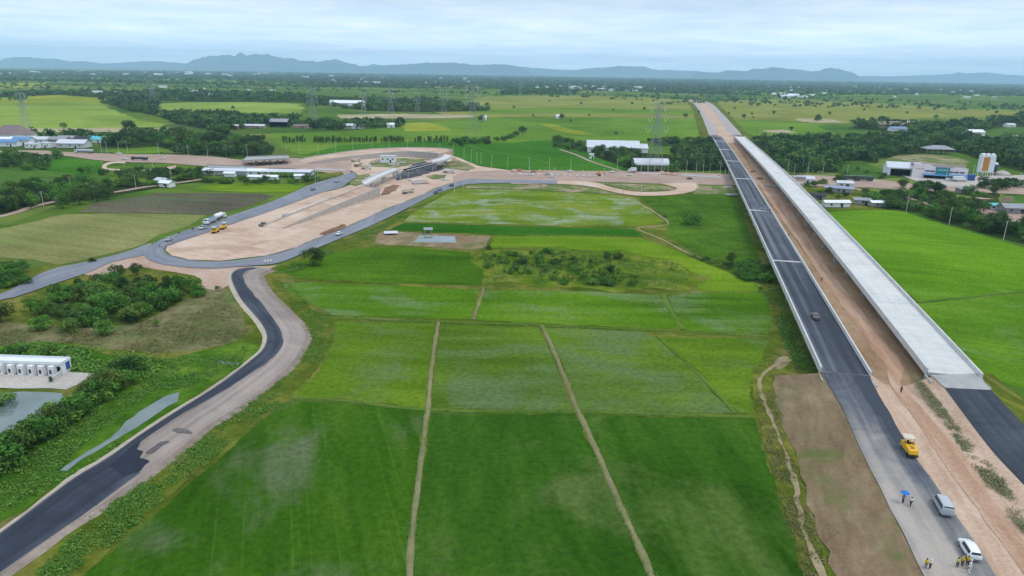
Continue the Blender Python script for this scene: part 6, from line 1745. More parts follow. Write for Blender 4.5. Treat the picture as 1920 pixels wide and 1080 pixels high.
person(1818, 1068, 2.4, 'person in white with dark trousers below the yellow shirts', 'white', 'dark', 'stand', 'white', zz1, GRP)
person(1816, 1075, 1.8, 'person all in white nearest the camera below the SUV', 'white', 'white', 'walk', 'white', zz1, GRP)
person(1707, 949, 1.4, 'person in a pale shirt walking beside the blue umbrella', 'white', 'dark', 'walk', None, Zl(949), GRP)
person(1692, 944, .4, 'person in dark clothes holding the blue umbrella', 'grey', 'dark', 'raise', None, Zl(944), GRP)
person(1689, 737, 1.7, 'person in black standing alone on the tan dirt track', 'black', 'black', 'stand', None, Zm(737) + .1)
person(1443, 397, 1.7, 'person in dark clothes beside the blue grey pickup on the bridge', 'black', 'denim', 'stand', None, Zl(397) + .1)
person(1540, 528, 1.7, 'person in dark clothes on the dirt between the bridges', 'black', 'dark', 'walk', None, .4)
person(1479, 443, 1.7, 'person in dark clothes on the track beside the asphalt bridge', 'dark', 'dark', 'stand', None, .4)
person(628, 377, 1.7, 'person in dark clothes standing on the walled ramp', 'dark', 'denim', 'stand', None, 2.0)
pz = Zl(944)
p = G(1692, 944, pz)
t = thing('umbrella', 'open blue umbrella held over a worker on the carriageway', 'umbrella', (p.x + .12, p.y + .02, pz))
n = 16
ring = lambda r, z: [(r * math.cos(2 * PI * i / n), r * math.sin(2 * PI * i / n), z - (.05 if i % 2 else 0) * r) for i in range(n)]
MB().loft([ring(.02, 2.35), ring(.45, 2.25), ring(.72, 2.08)] + [ring(.70, 2.07), ring(.43, 2.23), ring(.01, 2.33)], True, False).build('canopy', CLOTH['blue'], t)
MB().bar((0, 0, 1.3), (0, 0, 2.42), .012, 6).build('shaft', STEEL, t)
# traffic barriers
def barrier_row(px0, px1, n, label, group, z=.4, sc=1.0):
    for i in range(n):
        f = i / (n - 1)
        x = px0[0] + (px1[0] - px0[0]) * f; y = px0[1] + (px1[1] - px0[1]) * f
        p = G(x, y, z)
        d_ = G(*px1, z) - G(*px0, z)
        t = thing('traffic_barrier', label, 'barrier', p, math.atan2(d_.y, d_.x), group, (sc, sc, max(sc, .8)))
        put('body', BARM[i % 2], t)
        put('foot', BARF, t)
BARM = []
for c_ in ('white', 'red'):
    BARM.append(MB().loft([[(x, y, z) for y, z in ((-.3, .0), (.3, .0), (.12, .5), (.1, 1.0), (-.1, 1.0), (-.12, .5))] for x in (-.85, .85)]).mesh('body', paint('white')))
BARF = MB().box((0, 0, .05), (1.9, .7, .1)).mesh('foot', paint('red'))
barrier_row((1205, 326), (1236, 327), 9, 'white water barrier in the row beside the open shed', 'barriers beside the open shed')
barrier_row((1280, 329), (1350, 334), 16, 'white water barrier in the row left of the asphalt bridge', 'barriers left of the asphalt bridge')
barrier_row((975, 327), (1130, 331), 14, 'white water barrier along the middle of the cross road', 'barriers along the cross road')
barrier_row((593, 318), (645, 320), 14, 'white water barrier between the dirt road and the turn loop', 'barriers at the dirt road')
barrier_row((497, 491), (508, 490), 3, 'white water barrier at the mouth of the winding road', 'barriers at the mouth of the winding road', .4, .4)
barrier_row((773, 339), (793, 337), 6, 'white water barrier among the material under the flyover', 'barriers under the flyover')
# ---------------------------------------------------------------- vegetation
BARK = plain('bark', S(96, 82, 66), .95, .1, 0, .25, 3)
LEAF = leaf_mat('foliage_dark', S(32, 66, 24), S(58, 98, 36), S(106, 142, 60))
LEAFB = leaf_mat('foliage_bush', S(48, 98, 30), S(90, 146, 50), S(144, 184, 78))
LEAFY = leaf_mat('foliage_light', S(52, 92, 30), S(84, 124, 44), S(132, 158, 70))
LEAFFAR = leaf_mat('foliage_far', S(34, 68, 32), S(62, 102, 46), S(112, 148, 70), .0)
TUFT = leaf_mat('weeds', S(66, 116, 32), S(98, 146, 50), S(140, 168, 78), .0)
TUFTPALE = leaf_mat('pale_grass_tufts', S(112, 118, 76), S(142, 144, 104), S(172, 170, 134), .0)
TUFTM = leaf_mat('scrub_leaves', S(60, 104, 32), S(92, 136, 46), S(132, 158, 70), .0)
TUFTDRY = leaf_mat('dry_weeds', S(96, 104, 52), S(126, 126, 74), S(158, 150, 98), .0)
gen = np.random.default_rng(11)

def quads(C, Nn, s, asp=.75):
    """leaf cards: centres C, normals Nn, half sizes s"""
    k = len(C)
    r = gen.normal(size=(k, 3))
    t = np.cross(Nn, r); t /= np.linalg.norm(t, axis=1, keepdims=True) + 1e-9
    b = np.cross(Nn, t)
    s = np.asarray(s).reshape(-1, 1)
    t = t * s; b = b * s * asp
    bend = Nn * s * .25
    return np.stack([C - t - bend, C - b * .9 + t * .1, C + t - bend, C + b], 1).reshape(-1, 3)

def quad_mesh(name, V, tint, mat):
    k = len(V) // 4
    me = bpy.data.meshes.new(name)
    me.vertices.add(len(V)); me.loops.add(len(V)); me.polygons.add(k)
    me.vertices.foreach_set('co', V.astype(np.float32).ravel())
    me.loops.foreach_set('vertex_index', np.arange(len(V), dtype=np.int32))
    me.polygons.foreach_set('loop_start', np.arange(0, len(V), 4, dtype=np.int32))
    me.update(calc_edges=True)
    a = me.attributes.new('tint', 'FLOAT', 'FACE')
    a.data.foreach_set('value', np.clip(tint, 0, 1).astype(np.float32))
    me.materials.append(mat)
    return me

def crown_cloud(kind, n, size):
    """centres, normals, tint of leaf clumps for a unit tree (height 1)"""
    L = []
    if kind == 'round':
        for _ in range(16):
            d = gen.normal(size=3); d /= np.linalg.norm(d); d *= gen.uniform(.3, 1) ** .5
            L.append((np.array([d[0] * .34, d[1] * .34, .52 + d[2] * .30]), gen.uniform(.14, .23)))
    elif kind == 'umbrella':
        for _ in range(16):
            a = gen.uniform(0, 2 * PI); r = gen.uniform(0, 1) ** .5
            L.append((np.array([math.cos(a) * r * .62, math.sin(a) * r * .62, .74 - .22 * r * r + gen.uniform(-.05, .05)]), gen.uniform(.14, .2)))
    elif kind == 'bush':
        for _ in range(14):
            a = gen.uniform(0, 2 * PI); r = gen.uniform(0, 1) ** .5
            L.append((np.array([math.cos(a) * r * .5, math.sin(a) * r * .5, .2 + .5 * gen.uniform(0, 1) * (1 - .5 * r)]), gen.uniform(.17, .27)))
    elif kind == 'column':
        for i in range(10):
            z = .2 + .7 * i / 9
            L.append((np.array([gen.uniform(-.05, .05), gen.uniform(-.05, .05), z]), .13 - .07 * abs(z - .45)))
    elif kind == 'spray':
        for _ in range(16):
            a = gen.uniform(0, 2 * PI); r = gen.uniform(.1, 1)
            L.append((np.array([math.cos(a) * r * .38, math.sin(a) * r * .38, .35 + .5 * gen.uniform(0, 1) * (1 - .6 * r)]), gen.uniform(.09, .17)))
    w = np.array([r * r for _, r in L]); w /= w.sum()
    idx = gen.choice(len(L), n, p=w)
    C0 = np.array([c for c, _ in L])[idx]; R = np.array([r for _, r in L])[idx]
    ltint = gen.uniform(.22, .7, len(L))[idx]
    D = gen.normal(size=(n, 3)); D[:, 2] += .35
    D /= np.linalg.norm(D, axis=1, keepdims=True)
    C = C0 + D * (R * gen.uniform(.62, 1.08, n))[:, None]
    C[:, 2] = np.maximum(C[:, 2], .03)
    Nn = D + gen.normal(size=(n, 3)) * .45
    Nn /= np.linalg.norm(Nn, axis=1, keepdims=True)
    tint = ltint + gen.uniform(-.22, .22, n)
    return C, Nn, tint, gen.uniform(.7, 1.3, n) * size

def crown_mesh(kind, n, size, mat):
    C, Nn, t, s = crown_cloud(kind, n, size)
    return quad_mesh('crown', quads(C, Nn, s), t, mat)
def trunk_mesh(kind):
    mb = MB()
    if kind == 'column':
        mb.tube([(0, 0, -.02), (.01, 0, .4), (0, .01, .85)], [.016, .012, .005], 6)
    else:
        top = {'bush': .35, 'spray': .4}.get(kind, .5)
        mb.tube([(0, 0, -.02), (.01, .0, .12), (-.01, .012, top * .6), (0, 0, top)], [.036, .026, .022, .014], 8)
        for k in range(6):
            a = k * 1.05 + rnd.uniform(-.3, .3)
            z0 = top * rnd.uniform(.45, .95)
            r = rnd.uniform(.16, .30) * (1.5 if kind == 'umbrella' else 1)
            mb.tube([(0, 0, z0), (math.cos(a) * r * .5, math.sin(a) * r * .5, z0 + .08), (math.cos(a) * r, math.sin(a) * r, z0 + .2)], [.014, .010, .004], 5)
    return mb.mesh('trunk', BARK, True)
VAR = {}
for kind, cnt, n, s, mats in (('round', 6, 1500, .030, (LEAF, LEAF, LEAFB)), ('bush', 6, 1300, .042, (LEAFB, LEAF, LEAFB)), ('umbrella', 3, 2200, .032, (LEAF,)), ('column', 4, 500, .030, (LEAF,)), ('spray', 4, 1100, .032, (LEAFY, LEAFB))):
    VAR[kind] = [(crown_mesh(kind, n, s, mats[i % len(mats)]), trunk_mesh(kind)) for i in range(cnt)]

def plant(kind, px, py, h, label, group=None, name='tree', cat='tree', wide=None, z=.05, var=None):
    w = h * (wide if wide else rnd.uniform(1.0, 1.45))
    t = thing(name, label, cat, G(px, py, z), rnd.uniform(0, 2 * PI), group, (w, w * rnd.uniform(.9, 1.1), h))
    i = rnd.randrange(len(VAR[kind])) if var is None else var % len(VAR[kind])
    c, tr = VAR[kind][i]
    put('trunk', tr, t)
    put('crown', c, t)
    return t

SIZEW = lambda f: 'small' if f < .33 else ('middling' if f < .67 else 'tall')
def zone(P, n, kinds, h0, h1, desc, where, group, name='tree', cat='tree', extra=(), wide=None, z=.05):
    """n plants spread over the traced area with a minimum spacing; labels tell size and place in the stand"""
    pts = []
    tries = 0
    while len(pts) < n and tries < 6000:
        tries += 1
        q = sample(P, 1)[0]
        g = G(*q)
        if all((g - G(*o)).length > (h0 + h1) * .17 for o in pts) : pts.append(q)
    xs = [q[0] for q in P]; ys = [q[1] for q in P]
    # place words: along (left..right thirds within the stand) and depth
    srt = sorted(pts)
    for q in pts:
        f = srt.index(q) / max(1, len(pts) - 1)
        same = [o for o in pts if abs(srt.index(o) / max(1, len(pts) - 1) - f) <= .17]
        dep = sorted(same, key=lambda o: -o[1]).index(q) / max(1, len(same) - 1)
        hf = rnd.random()
        h = h0 + (h1 - h0) * hf
        ax = ['far left', 'left', 'middle', 'right', 'far right'][min(4, int(f * 5))]
        dx = ['front', 'inner', 'back'][min(2, int(dep * 3))]
        lab = f'{SIZEW(hf)} {desc}, {dx} {ax} of {where}'
        plant(rnd.choice(kinds), q[0], q[1], h, lab, group, name, cat, wide, z)
    for (x, y, h, k, lab) in extra:
        plant(k, x, y, h, lab, group, name, cat, None, z)

zone([(62, 592), (90, 560), (170, 535), (230, 520), (262, 528), (330, 532), (372, 548), (352, 572), (300, 580), (262, 604), (190, 612), (120, 606)], 44, ['bush', 'bush', 'bush', 'spray'], 4.2, 7.0, 'green bush', 'the dark thicket', 'bushes of the dark thicket', 'shrub', 'bush',
     [(75, 617, 5.0, 'bush', 'rounded dark bush standing out at the left front of the dark thicket'), (140, 620, 5.0, 'bush', 'spreading bush at the front of the dark thicket'), (194, 627, 5.4, 'bush', 'broadest rounded bush at the lower edge of the dark thicket'),
      (222, 522, 5.6, 'round', 'small tree rising beside the rubble heap above the thicket'), (258, 516, 5.0, 'round', 'bushy tree at the top edge of the thicket near the pink gravel'), (370, 556, 4.5, 'bush', 'bush at the right tip of the dark thicket'), (408, 545, 2.2, 'spray', 'little bush beside the start of the winding road'), (295, 612, 2.4, 'spray', 'low olive shrub right of the broad front bush')])
zone([(-10, 520), (20, 500), (60, 500), (78, 512), (60, 530), (25, 540), (-10, 545)], 9, ['bush', 'round'], 3.8, 5.4, 'green bush', 'the clump above the side road', 'bushes above the side road', 'shrub', 'bush',
     [(3, 605, 6.5, 'round', 'dark tree cut by the left edge beside the thicket'), (172, 492, 2.2, 'bush', 'lone small bush on the upper verge of the side road'), (2, 758, 4.0, 'bush', 'dark bush at the left bank of the broad pond'), (30, 665, 4.5, 'bush', 'leafy bush behind the white row building'), (95, 668, 3.4, 'spray', 'second leafy bush behind the right end of the white row building'), (97, 716, 1.6, 'round', 'tiny round shrub at the corner of the yard wall')])
hp = [(-60, 915), (0, 876), (60, 832), (120, 793), (175, 757), (215, 727), (250, 704)]
hl = crom([Vector((x, y, 0)) for x, y in hp], 8)
hl, _ = resample(hl, 27)
for i, q in enumerate(hl):
    plant('round' if i % 3 else 'bush', q.x + rnd.uniform(-6, 6), q.y + rnd.uniform(-4, 6), rnd.uniform(5.0, 6.4), f'dense green hedge tree beside the broad pond, {ORD[i] if i < 14 else ORD[26 - i]} from the {"lower left" if i < 14 else "upper right"}', 'hedge trees along the broad pond', 'tree', 'tree', 1.3, var=i)
zone([(-10, 402), (-10, 372), (60, 352), (140, 346), (205, 356), (214, 366), (150, 376), (110, 382), (50, 388), (20, 398)], 30, ['round', 'round', 'spray', 'bush'], 6.5, 11, 'leafy tree', 'the grove by the concrete lane', 'trees of the left grove', extra=[(118, 391, 9, 'round', 'dark round tree over the concrete lane on the left'), (150, 384, 9.5, 'round', 'second dark round tree beside the concrete lane'), (182, 378, 9, 'round', 'dark tree behind a white line pole on the left'), (203, 374, 9, 'round', 'dark round tree at the right end of the lane grove'), (58, 392, 6, 'column', 'pale narrow tree beside the concrete lane')])
zone([(222, 350), (250, 338), (330, 333), (392, 334), (410, 342), (330, 346), (260, 353)], 15, ['round', 'bush'], 4.5, 7.5, 'green tree', 'the strip by the lane houses', 'trees by the lane houses')
zone([(392, 341), (440, 340), (560, 342), (585, 338), (590, 332), (600, 338), (560, 347), (440, 347), (395, 346)], 22, ['bush', 'round'], 3.6, 5.6, 'dark tree', 'the hedge below the market', 'hedge below the market')
zone([(-10, 316), (-10, 286), (40, 292), (90, 300), (70, 310), (40, 316)], 14, ['round', 'bush'], 6, 9, 'dark tree', 'the clump below the left village', 'trees below the left village', extra=[(106, 298, 9, 'round', 'round dark tree at the end of the pink dirt road'), (168, 327, 7, 'round', 'dark tree on the edge of the cane field'), (152, 326, 5, 'round', 'smaller dark tree left of it on the cane field edge'), (195, 328, 6, 'bush', 'dark bush at the right of the cane field edge'), (375, 325, 6, 'round', 'lone dark tree beside the grey roofed shed'), (85, 318, 6, 'bush', 'bush at the left end of the fresh green paddy'), (50, 319, 7, 'bush', 'broad bush at the corner of the cane field')])
zone([(268, 262), (330, 258), (430, 250), (500, 268), (512, 284), (505, 292), (430, 294), (380, 292), (340, 284), (290, 274)], 34, ['round', 'round', 'bush', 'spray'], 7.5, 13, 'dark tree', 'the wood behind the dirt road', 'trees of the wood behind the dirt road')
zone([(1028, 270), (1050, 266), (1085, 268), (1110, 284), (1170, 288), (1205, 296), (1196, 318), (1185, 318), (1150, 306), (1110, 292), (1060, 281)], 32, ['round', 'bush', 'round'], 6.5, 9.5, 'grey green tree', 'the farm hedge', 'trees of the farm hedge', extra=[(1262, 324, 8, 'round', 'dark round tree right of the rounded roof shed'), (1190, 322, 7.5, 'round', 'dark round tree left of the rounded roof shed'), (1270, 316, 7, 'round', 'dark tree behind the right end of the rounded shed')])
zone([(905, 486), (960, 476), (1040, 480), (1130, 484), (1160, 500), (1175, 535), (1100, 532), (1040, 528), (940, 512), (908, 500)], 34, ['bush', 'spray', 'bush'], 1.5, 3.2, 'green scrub bush', 'the scrub patch between the paddies', 'bushes of the scrub patch', 'shrub', 'bush', [(1030, 474, 3.2, 'bush', 'larger bush on the upper edge of the scrub patch'), (1140, 482, 3.2, 'bush', 'dark bush at the upper right of the scrub patch'), (1158, 486, 3.6, 'bush', 'pair bush right of the dark one on the scrub patch'), (1060, 534, 3.0, 'bush', 'grey green bush at the lower edge of the scrub patch'), (1110, 534, 3.4, 'bush', 'dark bush low in the scrub patch'), (1145, 536, 3.2, 'bush', 'dark bush at the lower right of the scrub patch'), (915, 468, 2.6, 'bush', 'small bush by the corner of the bare pond pad')])
zone([(1352, 498), (1380, 490), (1430, 505), (1445, 520), (1438, 534), (1410, 532), (1375, 514)], 15, ['bush', 'round', 'bush'], 3.2, 5.6, 'dark bush', 'the clump against the asphalt bridge', 'bushes against the asphalt bridge', 'shrub', 'bush', [(1325, 488, 2.2, 'bush', 'small bush at the start of the ditch below the pasture'), (1425, 546, 2.2, 'spray', 'pale banana like bush below the bridge clump')])
zone([(1600, 380), (1640, 362), (1690, 362), (1760, 362), (1790, 372), (1840, 378), (1850, 360), (1880, 352), (1860, 392), (1830, 412), (1900, 430), (1960, 440), (1960, 462), (1880, 446), (1780, 418), (1720, 398), (1660, 390)], 34, ['round', 'bush', 'round', 'spray'], 5.5, 9.5, 'green tree', 'the belt above the brilliant paddy', 'trees above the brilliant paddy')
for q in [('umbrella', 1673, 378, 8.5, 'wide dark rain tree left of the slanting ditch'), ('umbrella', 1775, 416, 9, 'wide dark rain tree beside a line pole on the paddy edge'), ('umbrella', 1882, 440, 8.5, 'spreading rain tree at the right edge of the paddy'), ('round', 1842, 352, 9, 'large dark tree in front of the batching tower'), ('umbrella', 1870, 356, 9, 'spreading tree below the gravel heap'), ('round', 1692, 354, 7.5, 'rounded tree on the verge below the warehouse'), ('round', 1716, 366, 8.5, 'dense tree left of the one hiding the factory yard'), ('round', 1752, 364, 8.5, 'dense tree right of the one hiding the factory yard'), ('bush', 1772, 372, 7, 'broad low tree below the factory forecourt'), ('round', 1816, 366, 7.5, 'tree beside the dark fronted barn below the factory'), ('round', 1860, 366, 8, 'tree left of the pinkish wall section'), ('bush', 1832, 372, 6.5, 'bushy tree above the pinkish walled house'), ('round', 1735, 358, 8.5, 'dense tree hiding the left of the factory yard'),
          ('round', 588, 498, 8.2, 'lone dark tall tree on the inner verge of the turn loop'), ('bush', 1300, 421, 7.4, 'single round bush in the rough pasture'), ('bush', 1246, 408, 1.8, 'small low bush on the edge of the pasture'), ('round', 1660, 372, 6, 'smaller tree beside the wide rain tree'), ('bush', 1540, 345, 5, 'dark bush right of the small roadside house'), ('round', 1528, 350, 4.5, 'brownish tree between the roadside house and the sheds')]:
    plant(q[0], q[1], q[2], q[3], q[4])
zone([(1495, 350), (1530, 344), (1560, 352), (1600, 358), (1650, 366), (1700, 380), (1740, 392), (1690, 392), (1640, 378), (1590, 372), (1550, 380), (1520, 366)], 20, ['bush', 'round', 'spray'], 3, 5.5, 'green tree', 'the shack yard by the bare bridge', 'trees of the shack yard')
zone([(1600, 316), (1660, 330), (1700, 336), (1720, 344), (1660, 345), (1560, 345), (1545, 338)], 10, ['bush', 'round'], 3, 5.5, 'roadside tree', 'the verge before the warehouse', 'roadside trees before the warehouse')
# young trees in the long row behind the curved ramp
for i, x in enumerate(list(np.linspace(533, 572, 9)) + list(np.linspace(590, 650, 16)) + list(np.linspace(655, 706, 13)) + list(np.linspace(716, 755, 11)) + list(np.linspace(778, 795, 4)) + list(np.linspace(803, 838, 8))):
    plant('column', x + rnd.uniform(-1, 1), 268 + rnd.uniform(-1, 1) + (x - 533) * -.004, rnd.uniform(4.5, 8), 'narrow young tree in the long broken row across the green field', 'young trees in the row across the green field', 'young_tree', 'tree', 1.5)
zone([(838, 268), (870, 262), (900, 264), (935, 262), (950, 255), (968, 258), (950, 266), (905, 272), (850, 276)], 24, ['bush', 'round'], 4.5, 7.5, 'dark tree', 'the hedge beyond the curved ramp', 'hedge beyond the curved ramp', extra=[(980, 252, 11, 'round', 'tall airy tree standing alone in the broad green field'), (967, 257, 8, 'round', 'dark tree left of the tall airy one')])
for x, y, h in [(903, 229, 12), (1054, 224, 10), (1070, 229, 5), (1155, 253, 5), (1208, 207, 8), (1185, 196, 8), (1285, 222, 10), (1150, 208, 5), (963, 204, 7), (1030, 191, 6), (1105, 218, 5), (1000, 219, 5), (1260, 190, 6), (140, 181, 10), (64, 182, 10), (120, 243, 9), (237, 244, 13), (246, 245, 13), (1395, 222, 9), (1450, 214, 8), (1410, 216, 6), (1378, 206, 7), (1366, 215, 6), (1555, 216, 8), (1700, 214, 7), (1620, 208, 7), (1810, 208, 7), (1868, 214, 9), (1500, 200, 8), (1532, 228, 14), (1755, 224, 10), (1484, 245, 7), (1412, 222, 4), (370, 163, 9), (240, 160, 14), (378, 160, 9), (410, 160, 8), (437, 206, 8), (1310, 212, 6), (1090, 196, 8)]:
    plant('round', x, y, h, 'lone dark tree dotted in the far fields', 'lone trees in the far fields', 'field_tree', 'tree', 1.1)

# woods too dense or too far to count
def woods(name, label, P, n, h0, h1, leaves, size, mat=None, grow=False, spread=1.0):
    mat = mat or LEAFFAR
    pts = sample(P, n)
    Cs, Ns, Ts, Ss = [], [], [], []
    for q in pts:
        g = G(*q)
        h = gen.uniform(h0, h1)
        w = h * gen.uniform(1.1, 1.7) * spread
        if grow: w *= max(1, g.length / 2500) ** .8
        C, Nn, t, s = crown_cloud('round' if gen.random() < .7 else 'bush', leaves, size)
        C = C * np.array([w, w * .8, h]) + np.array([g.x, g.y, 0])
        Cs.append(C); Ns.append(Nn); Ts.append(t + gen.uniform(-.3, .42)); Ss.append(s * (w + h) / 2)
    me = quad_mesh(name, quads(np.concatenate(Cs), np.concatenate(Ns), np.concatenate(Ss)), np.concatenate(Ts), mat)
    o = put(name, me)
    return tag(o, label, 'woods', None, 'stuff')
woods('woods', 'dense dark wood filling the right side beyond the bare bridge', [(1412, 266), (1450, 262), (1510, 260), (1570, 262), (1640, 258), (1720, 252), (1800, 246), (1830, 262), (1990, 262), (1990, 322), (1930, 322), (1870, 308), (1800, 286), (1740, 282), (1700, 290), (1650, 296), (1640, 304), (1600, 302), (1560, 316), (1500, 320), (1470, 306)], 760, 7, 12, 130, .085, None)
woods('woods', 'tall dark tree belt at the far right in front of the pale paddies', [(1590, 238), (1640, 232), (1660, 230), (1720, 240), (1750, 238), (1840, 228), (1900, 222), (1990, 218), (1990, 234), (1880, 236), (1830, 246), (1720, 250), (1690, 244), (1620, 241)], 200, 9, 16, 110, .09)
woods('woods', 'dark wood left of the highway bridge above the cross road', [(1265, 272), (1325, 268), (1352, 292), (1364, 318), (1320, 320), (1275, 318), (1258, 296)], 110, 5, 9, 130, .085)
woods('woods', 'dark hedge along the far edge of the deep green field by the barn', [(1215, 268), (1300, 266), (1335, 266), (1338, 272), (1240, 275)], 60, 6, 9, 110, .09)
woods('woods', 'wood behind the small village road and the pale watery strip', [(186, 262), (250, 248), (290, 248), (350, 250), (350, 262), (270, 266), (230, 278), (195, 276)], 130, 6, 10, 120, .09)
woods('woods', 'broad dark wood crossing the left middle distance', [(184, 190), (240, 186), (300, 192), (292, 214), (330, 232), (400, 244), (440, 244), (500, 236), (560, 234), (560, 224), (420, 218), (330, 214), (290, 216), (250, 210)], 330, 8, 13, 80, .10)
woods('woods', 'dark trees round the farm row house in the green field', [(578, 244), (640, 244), (750, 240), (756, 234), (700, 230), (580, 234)], 110, 6, 12, 80, .10)
woods('woods', 'dark trees behind the village on the left', [(0, 262), (60, 258), (110, 260), (160, 262), (185, 262), (180, 256), (110, 255), (0, 252)], 46, 6, 10, 90, .10)
woods('woods', 'dark band of woods at the upper left', [(-200, 178), (0, 176), (110, 172), (330, 170), (560, 176), (585, 188), (560, 192), (330, 190), (200, 184), (110, 178), (0, 182)], 480, 8, 14, 50, .12)
woods('woods', 'dark woods behind the electricity works', [(560, 196), (600, 186), (680, 186), (790, 184), (850, 192), (920, 202), (912, 208), (790, 210), (690, 208), (620, 204)], 330, 8, 13, 60, .11)
woods('woods', 'small wood on the left edge of the big yellow green field', [(-150, 190), (0, 188), (50, 185), (48, 190), (-150, 195)], 60, 8, 12, 50, .12)
woods('woods', 'scattered trees along the pink earth bank left of the small bridge', [(330, 288), (400, 290), (455, 292), (440, 286), (360, 282)], 40, 4, 8, 110, .09)
woods('woods', 'low trees along the left of the far highway', [(1240, 195), (1290, 190), (1290, 192), (1244, 198)], 24, 4, 7, 40, .14)
woods('woods', 'straight dark plantation belt in the far middle distance', [(940, 178), (1080, 177), (1085, 172), (945, 172)], 260, 12, 16, 50, .13)
FARB = [(-260, 139), (200, 140), (480, 141), (960, 148), (1440, 156), (1990, 166), (2200, 170), (2200, 186), (1990, 184), (1700, 178), (1500, 182), (1330, 178), (1150, 172), (960, 168), (760, 166), (560, 164), (300, 158), (0, 152), (-260, 150)]
woods('far_woods', 'hazy blue green mass of far woods below the hills', FARB, 4200, 8, 14, 30, .16, None, True)
woods('woods', 'low bushes filling the belt above the brilliant paddy', [(1600, 382), (1640, 364), (1690, 364), (1760, 362), (1790, 372), (1840, 376), (1860, 390), (1830, 408), (1900, 430), (1990, 442), (1990, 468), (1880, 446), (1780, 418), (1720, 398), (1660, 391)], 150, 2, 4.5, 120, .085)
woods('woods', 'low bushes filling the grove by the concrete lane', [(-30, 396), (-30, 374), (60, 354), (140, 348), (205, 354), (210, 362), (150, 374), (50, 386)], 90, 3, 6, 120, .085)
woods('woods', 'low bushes under the wood behind the dirt road', [(268, 264), (330, 259), (430, 252), (500, 270), (510, 284), (500, 290), (430, 292), (340, 284), (290, 274)], 110, 4, 8, 120, .085)
woods('woods', 'low bushes filling the farm hedge', [(1028, 272), (1050, 268), (1085, 269), (1110, 285), (1180, 290), (1240, 298), (1190, 316), (1150, 304), (1110, 291), (1060, 281)], 80, 3, 6, 120, .085)
woods('woods', 'dark bushes along the near side of the pink dirt road', [(210, 332), (250, 324), (330, 322), (395, 323), (398, 333), (330, 332), (260, 337)], 70, 3, 6, 120, .085)
woods('woods', 'dark bushes round the left village', [(0, 300), (40, 296), (100, 300), (90, 312), (40, 318), (0, 318)], 50, 4, 7, 120, .085)
woods('woods', 'wood beside the bare bridge above the cross road', [(1430, 290), (1460, 300), (1500, 318), (1560, 316), (1580, 322), (1530, 326), (1490, 328), (1462, 314)], 70, 5, 8, 120, .085)
woods('woods', 'green belt along the road before the gravel heap', [(1830, 344), (1880, 344), (1990, 346), (1990, 352), (1880, 356), (1830, 354)], 40, 3, 6, 120, .085)
woods('far_woods', 'thin scattered tree lines among the far fields', [(0, 152), (300, 158), (600, 165), (960, 170), (1340, 180), (1600, 186), (1990, 200), (1990, 212), (1600, 204), (1440, 200), (1340, 196), (900, 178), (560, 172), (0, 168)], 520, 7, 12, 34, .15)
woods('far_woods', 'faint blue woods at the foot of the hills', [(-400, 131), (480, 135), (960, 143), (1440, 151), (2300, 165), (2300, 168), (1440, 156), (960, 148), (480, 140), (-400, 137)], 2200, 12, 18, 22, .2, None, True)

woods('undergrowth', 'head high scrub over the patch between the paddies', [(898, 490), (912, 470), (960, 478), (1040, 470), (1080, 484), (1140, 476), (1175, 490), (1150, 505), (1200, 520), (1190, 538), (1120, 530), (1085, 540), (1010, 520), (940, 516)], 200, 1.0, 2.4, 70, .10, TUFTM)
woods('undergrowth', 'bushy scrub at the edge of the pasture ditch', [(1290, 480), (1340, 486), (1400, 500), (1420, 520), (1380, 512), (1320, 494)], 60, .8, 2.2, 70, .10, TUFTM)
WET = [[(345, 728), (330, 760), (290, 786), (222, 826), (162, 872), (120, 890), (102, 884), (150, 838), (208, 794), (248, 762), (295, 732)], [(-120, 735), (118, 730), (118, 752), (70, 785), (10, 815), (-120, 880)]]
# low weeds and grass tufts
def tufts(name, label, P, n, h0, h1, mat, leaves=11, z=.05):
    pts = sample(P, int(n * 1.7))
    keep = []
    for q in pts:
        if any(inside(q[0], q[1], w) for w in WET): continue
        g = G(*q, z)
        if noise.noise(Vector((g.x * .09, g.y * .09, 3.1))) + .35 * noise.noise(Vector((g.x * .4, g.y * .4, 8.0))) > gen.uniform(-.35, .25):
            keep.append(g)
    k = len(keep)
    base = np.array([(g.x, g.y, z) for g in keep])
    h = gen.uniform(h0, h1, k) * gen.uniform(.5, 1.2, k)
    rep = np.repeat(np.arange(k), leaves)
    off = gen.normal(size=(k * leaves, 3)) * np.array([.5, .5, .28])
    off[:, 2] = np.abs(off[:, 2]) + .12
    C = base[rep] + off * h[rep][:, None]
    Nn = off * np.array([.8, .8, 1]) + gen.normal(size=(k * leaves, 3)) * .35 + np.array([0, 0, .5])
    Nn /= np.linalg.norm(Nn, axis=1, keepdims=True)
    t = np.repeat(gen.uniform(.3, .7, k), leaves) + gen.uniform(-.15, .15, k * leaves)
    me = quad_mesh(name, quads(C, Nn, h[rep] * gen.uniform(.13, .26, k * leaves)), t, mat)
    return tag(put(name, me), label, 'undergrowth', None, 'stuff')
tufts('undergrowth', 'lush knee high weeds on the bank between hedge and road', [(-30, 990), (90, 915), (220, 838), (250, 800), (330, 738), (440, 690), (480, 655), (440, 645), (330, 672), (235, 710), (130, 790), (-30, 890)], 3400, .4, 1.2, TUFT)
tufts('undergrowth', 'green weeds behind and beside the white row building', [(0, 668), (60, 645), (200, 660), (300, 680), (280, 710), (190, 700), (125, 690), (110, 675)], 1500, .8, 2.2, TUFT)
tufts('undergrowth', 'dry tan grass tufts below the dark thicket', [(0, 620), (240, 620), (330, 580), (420, 550), (470, 620), (430, 645), (300, 665), (100, 640), (0, 650)], 1800, .4, 1.0, TUFTDRY)
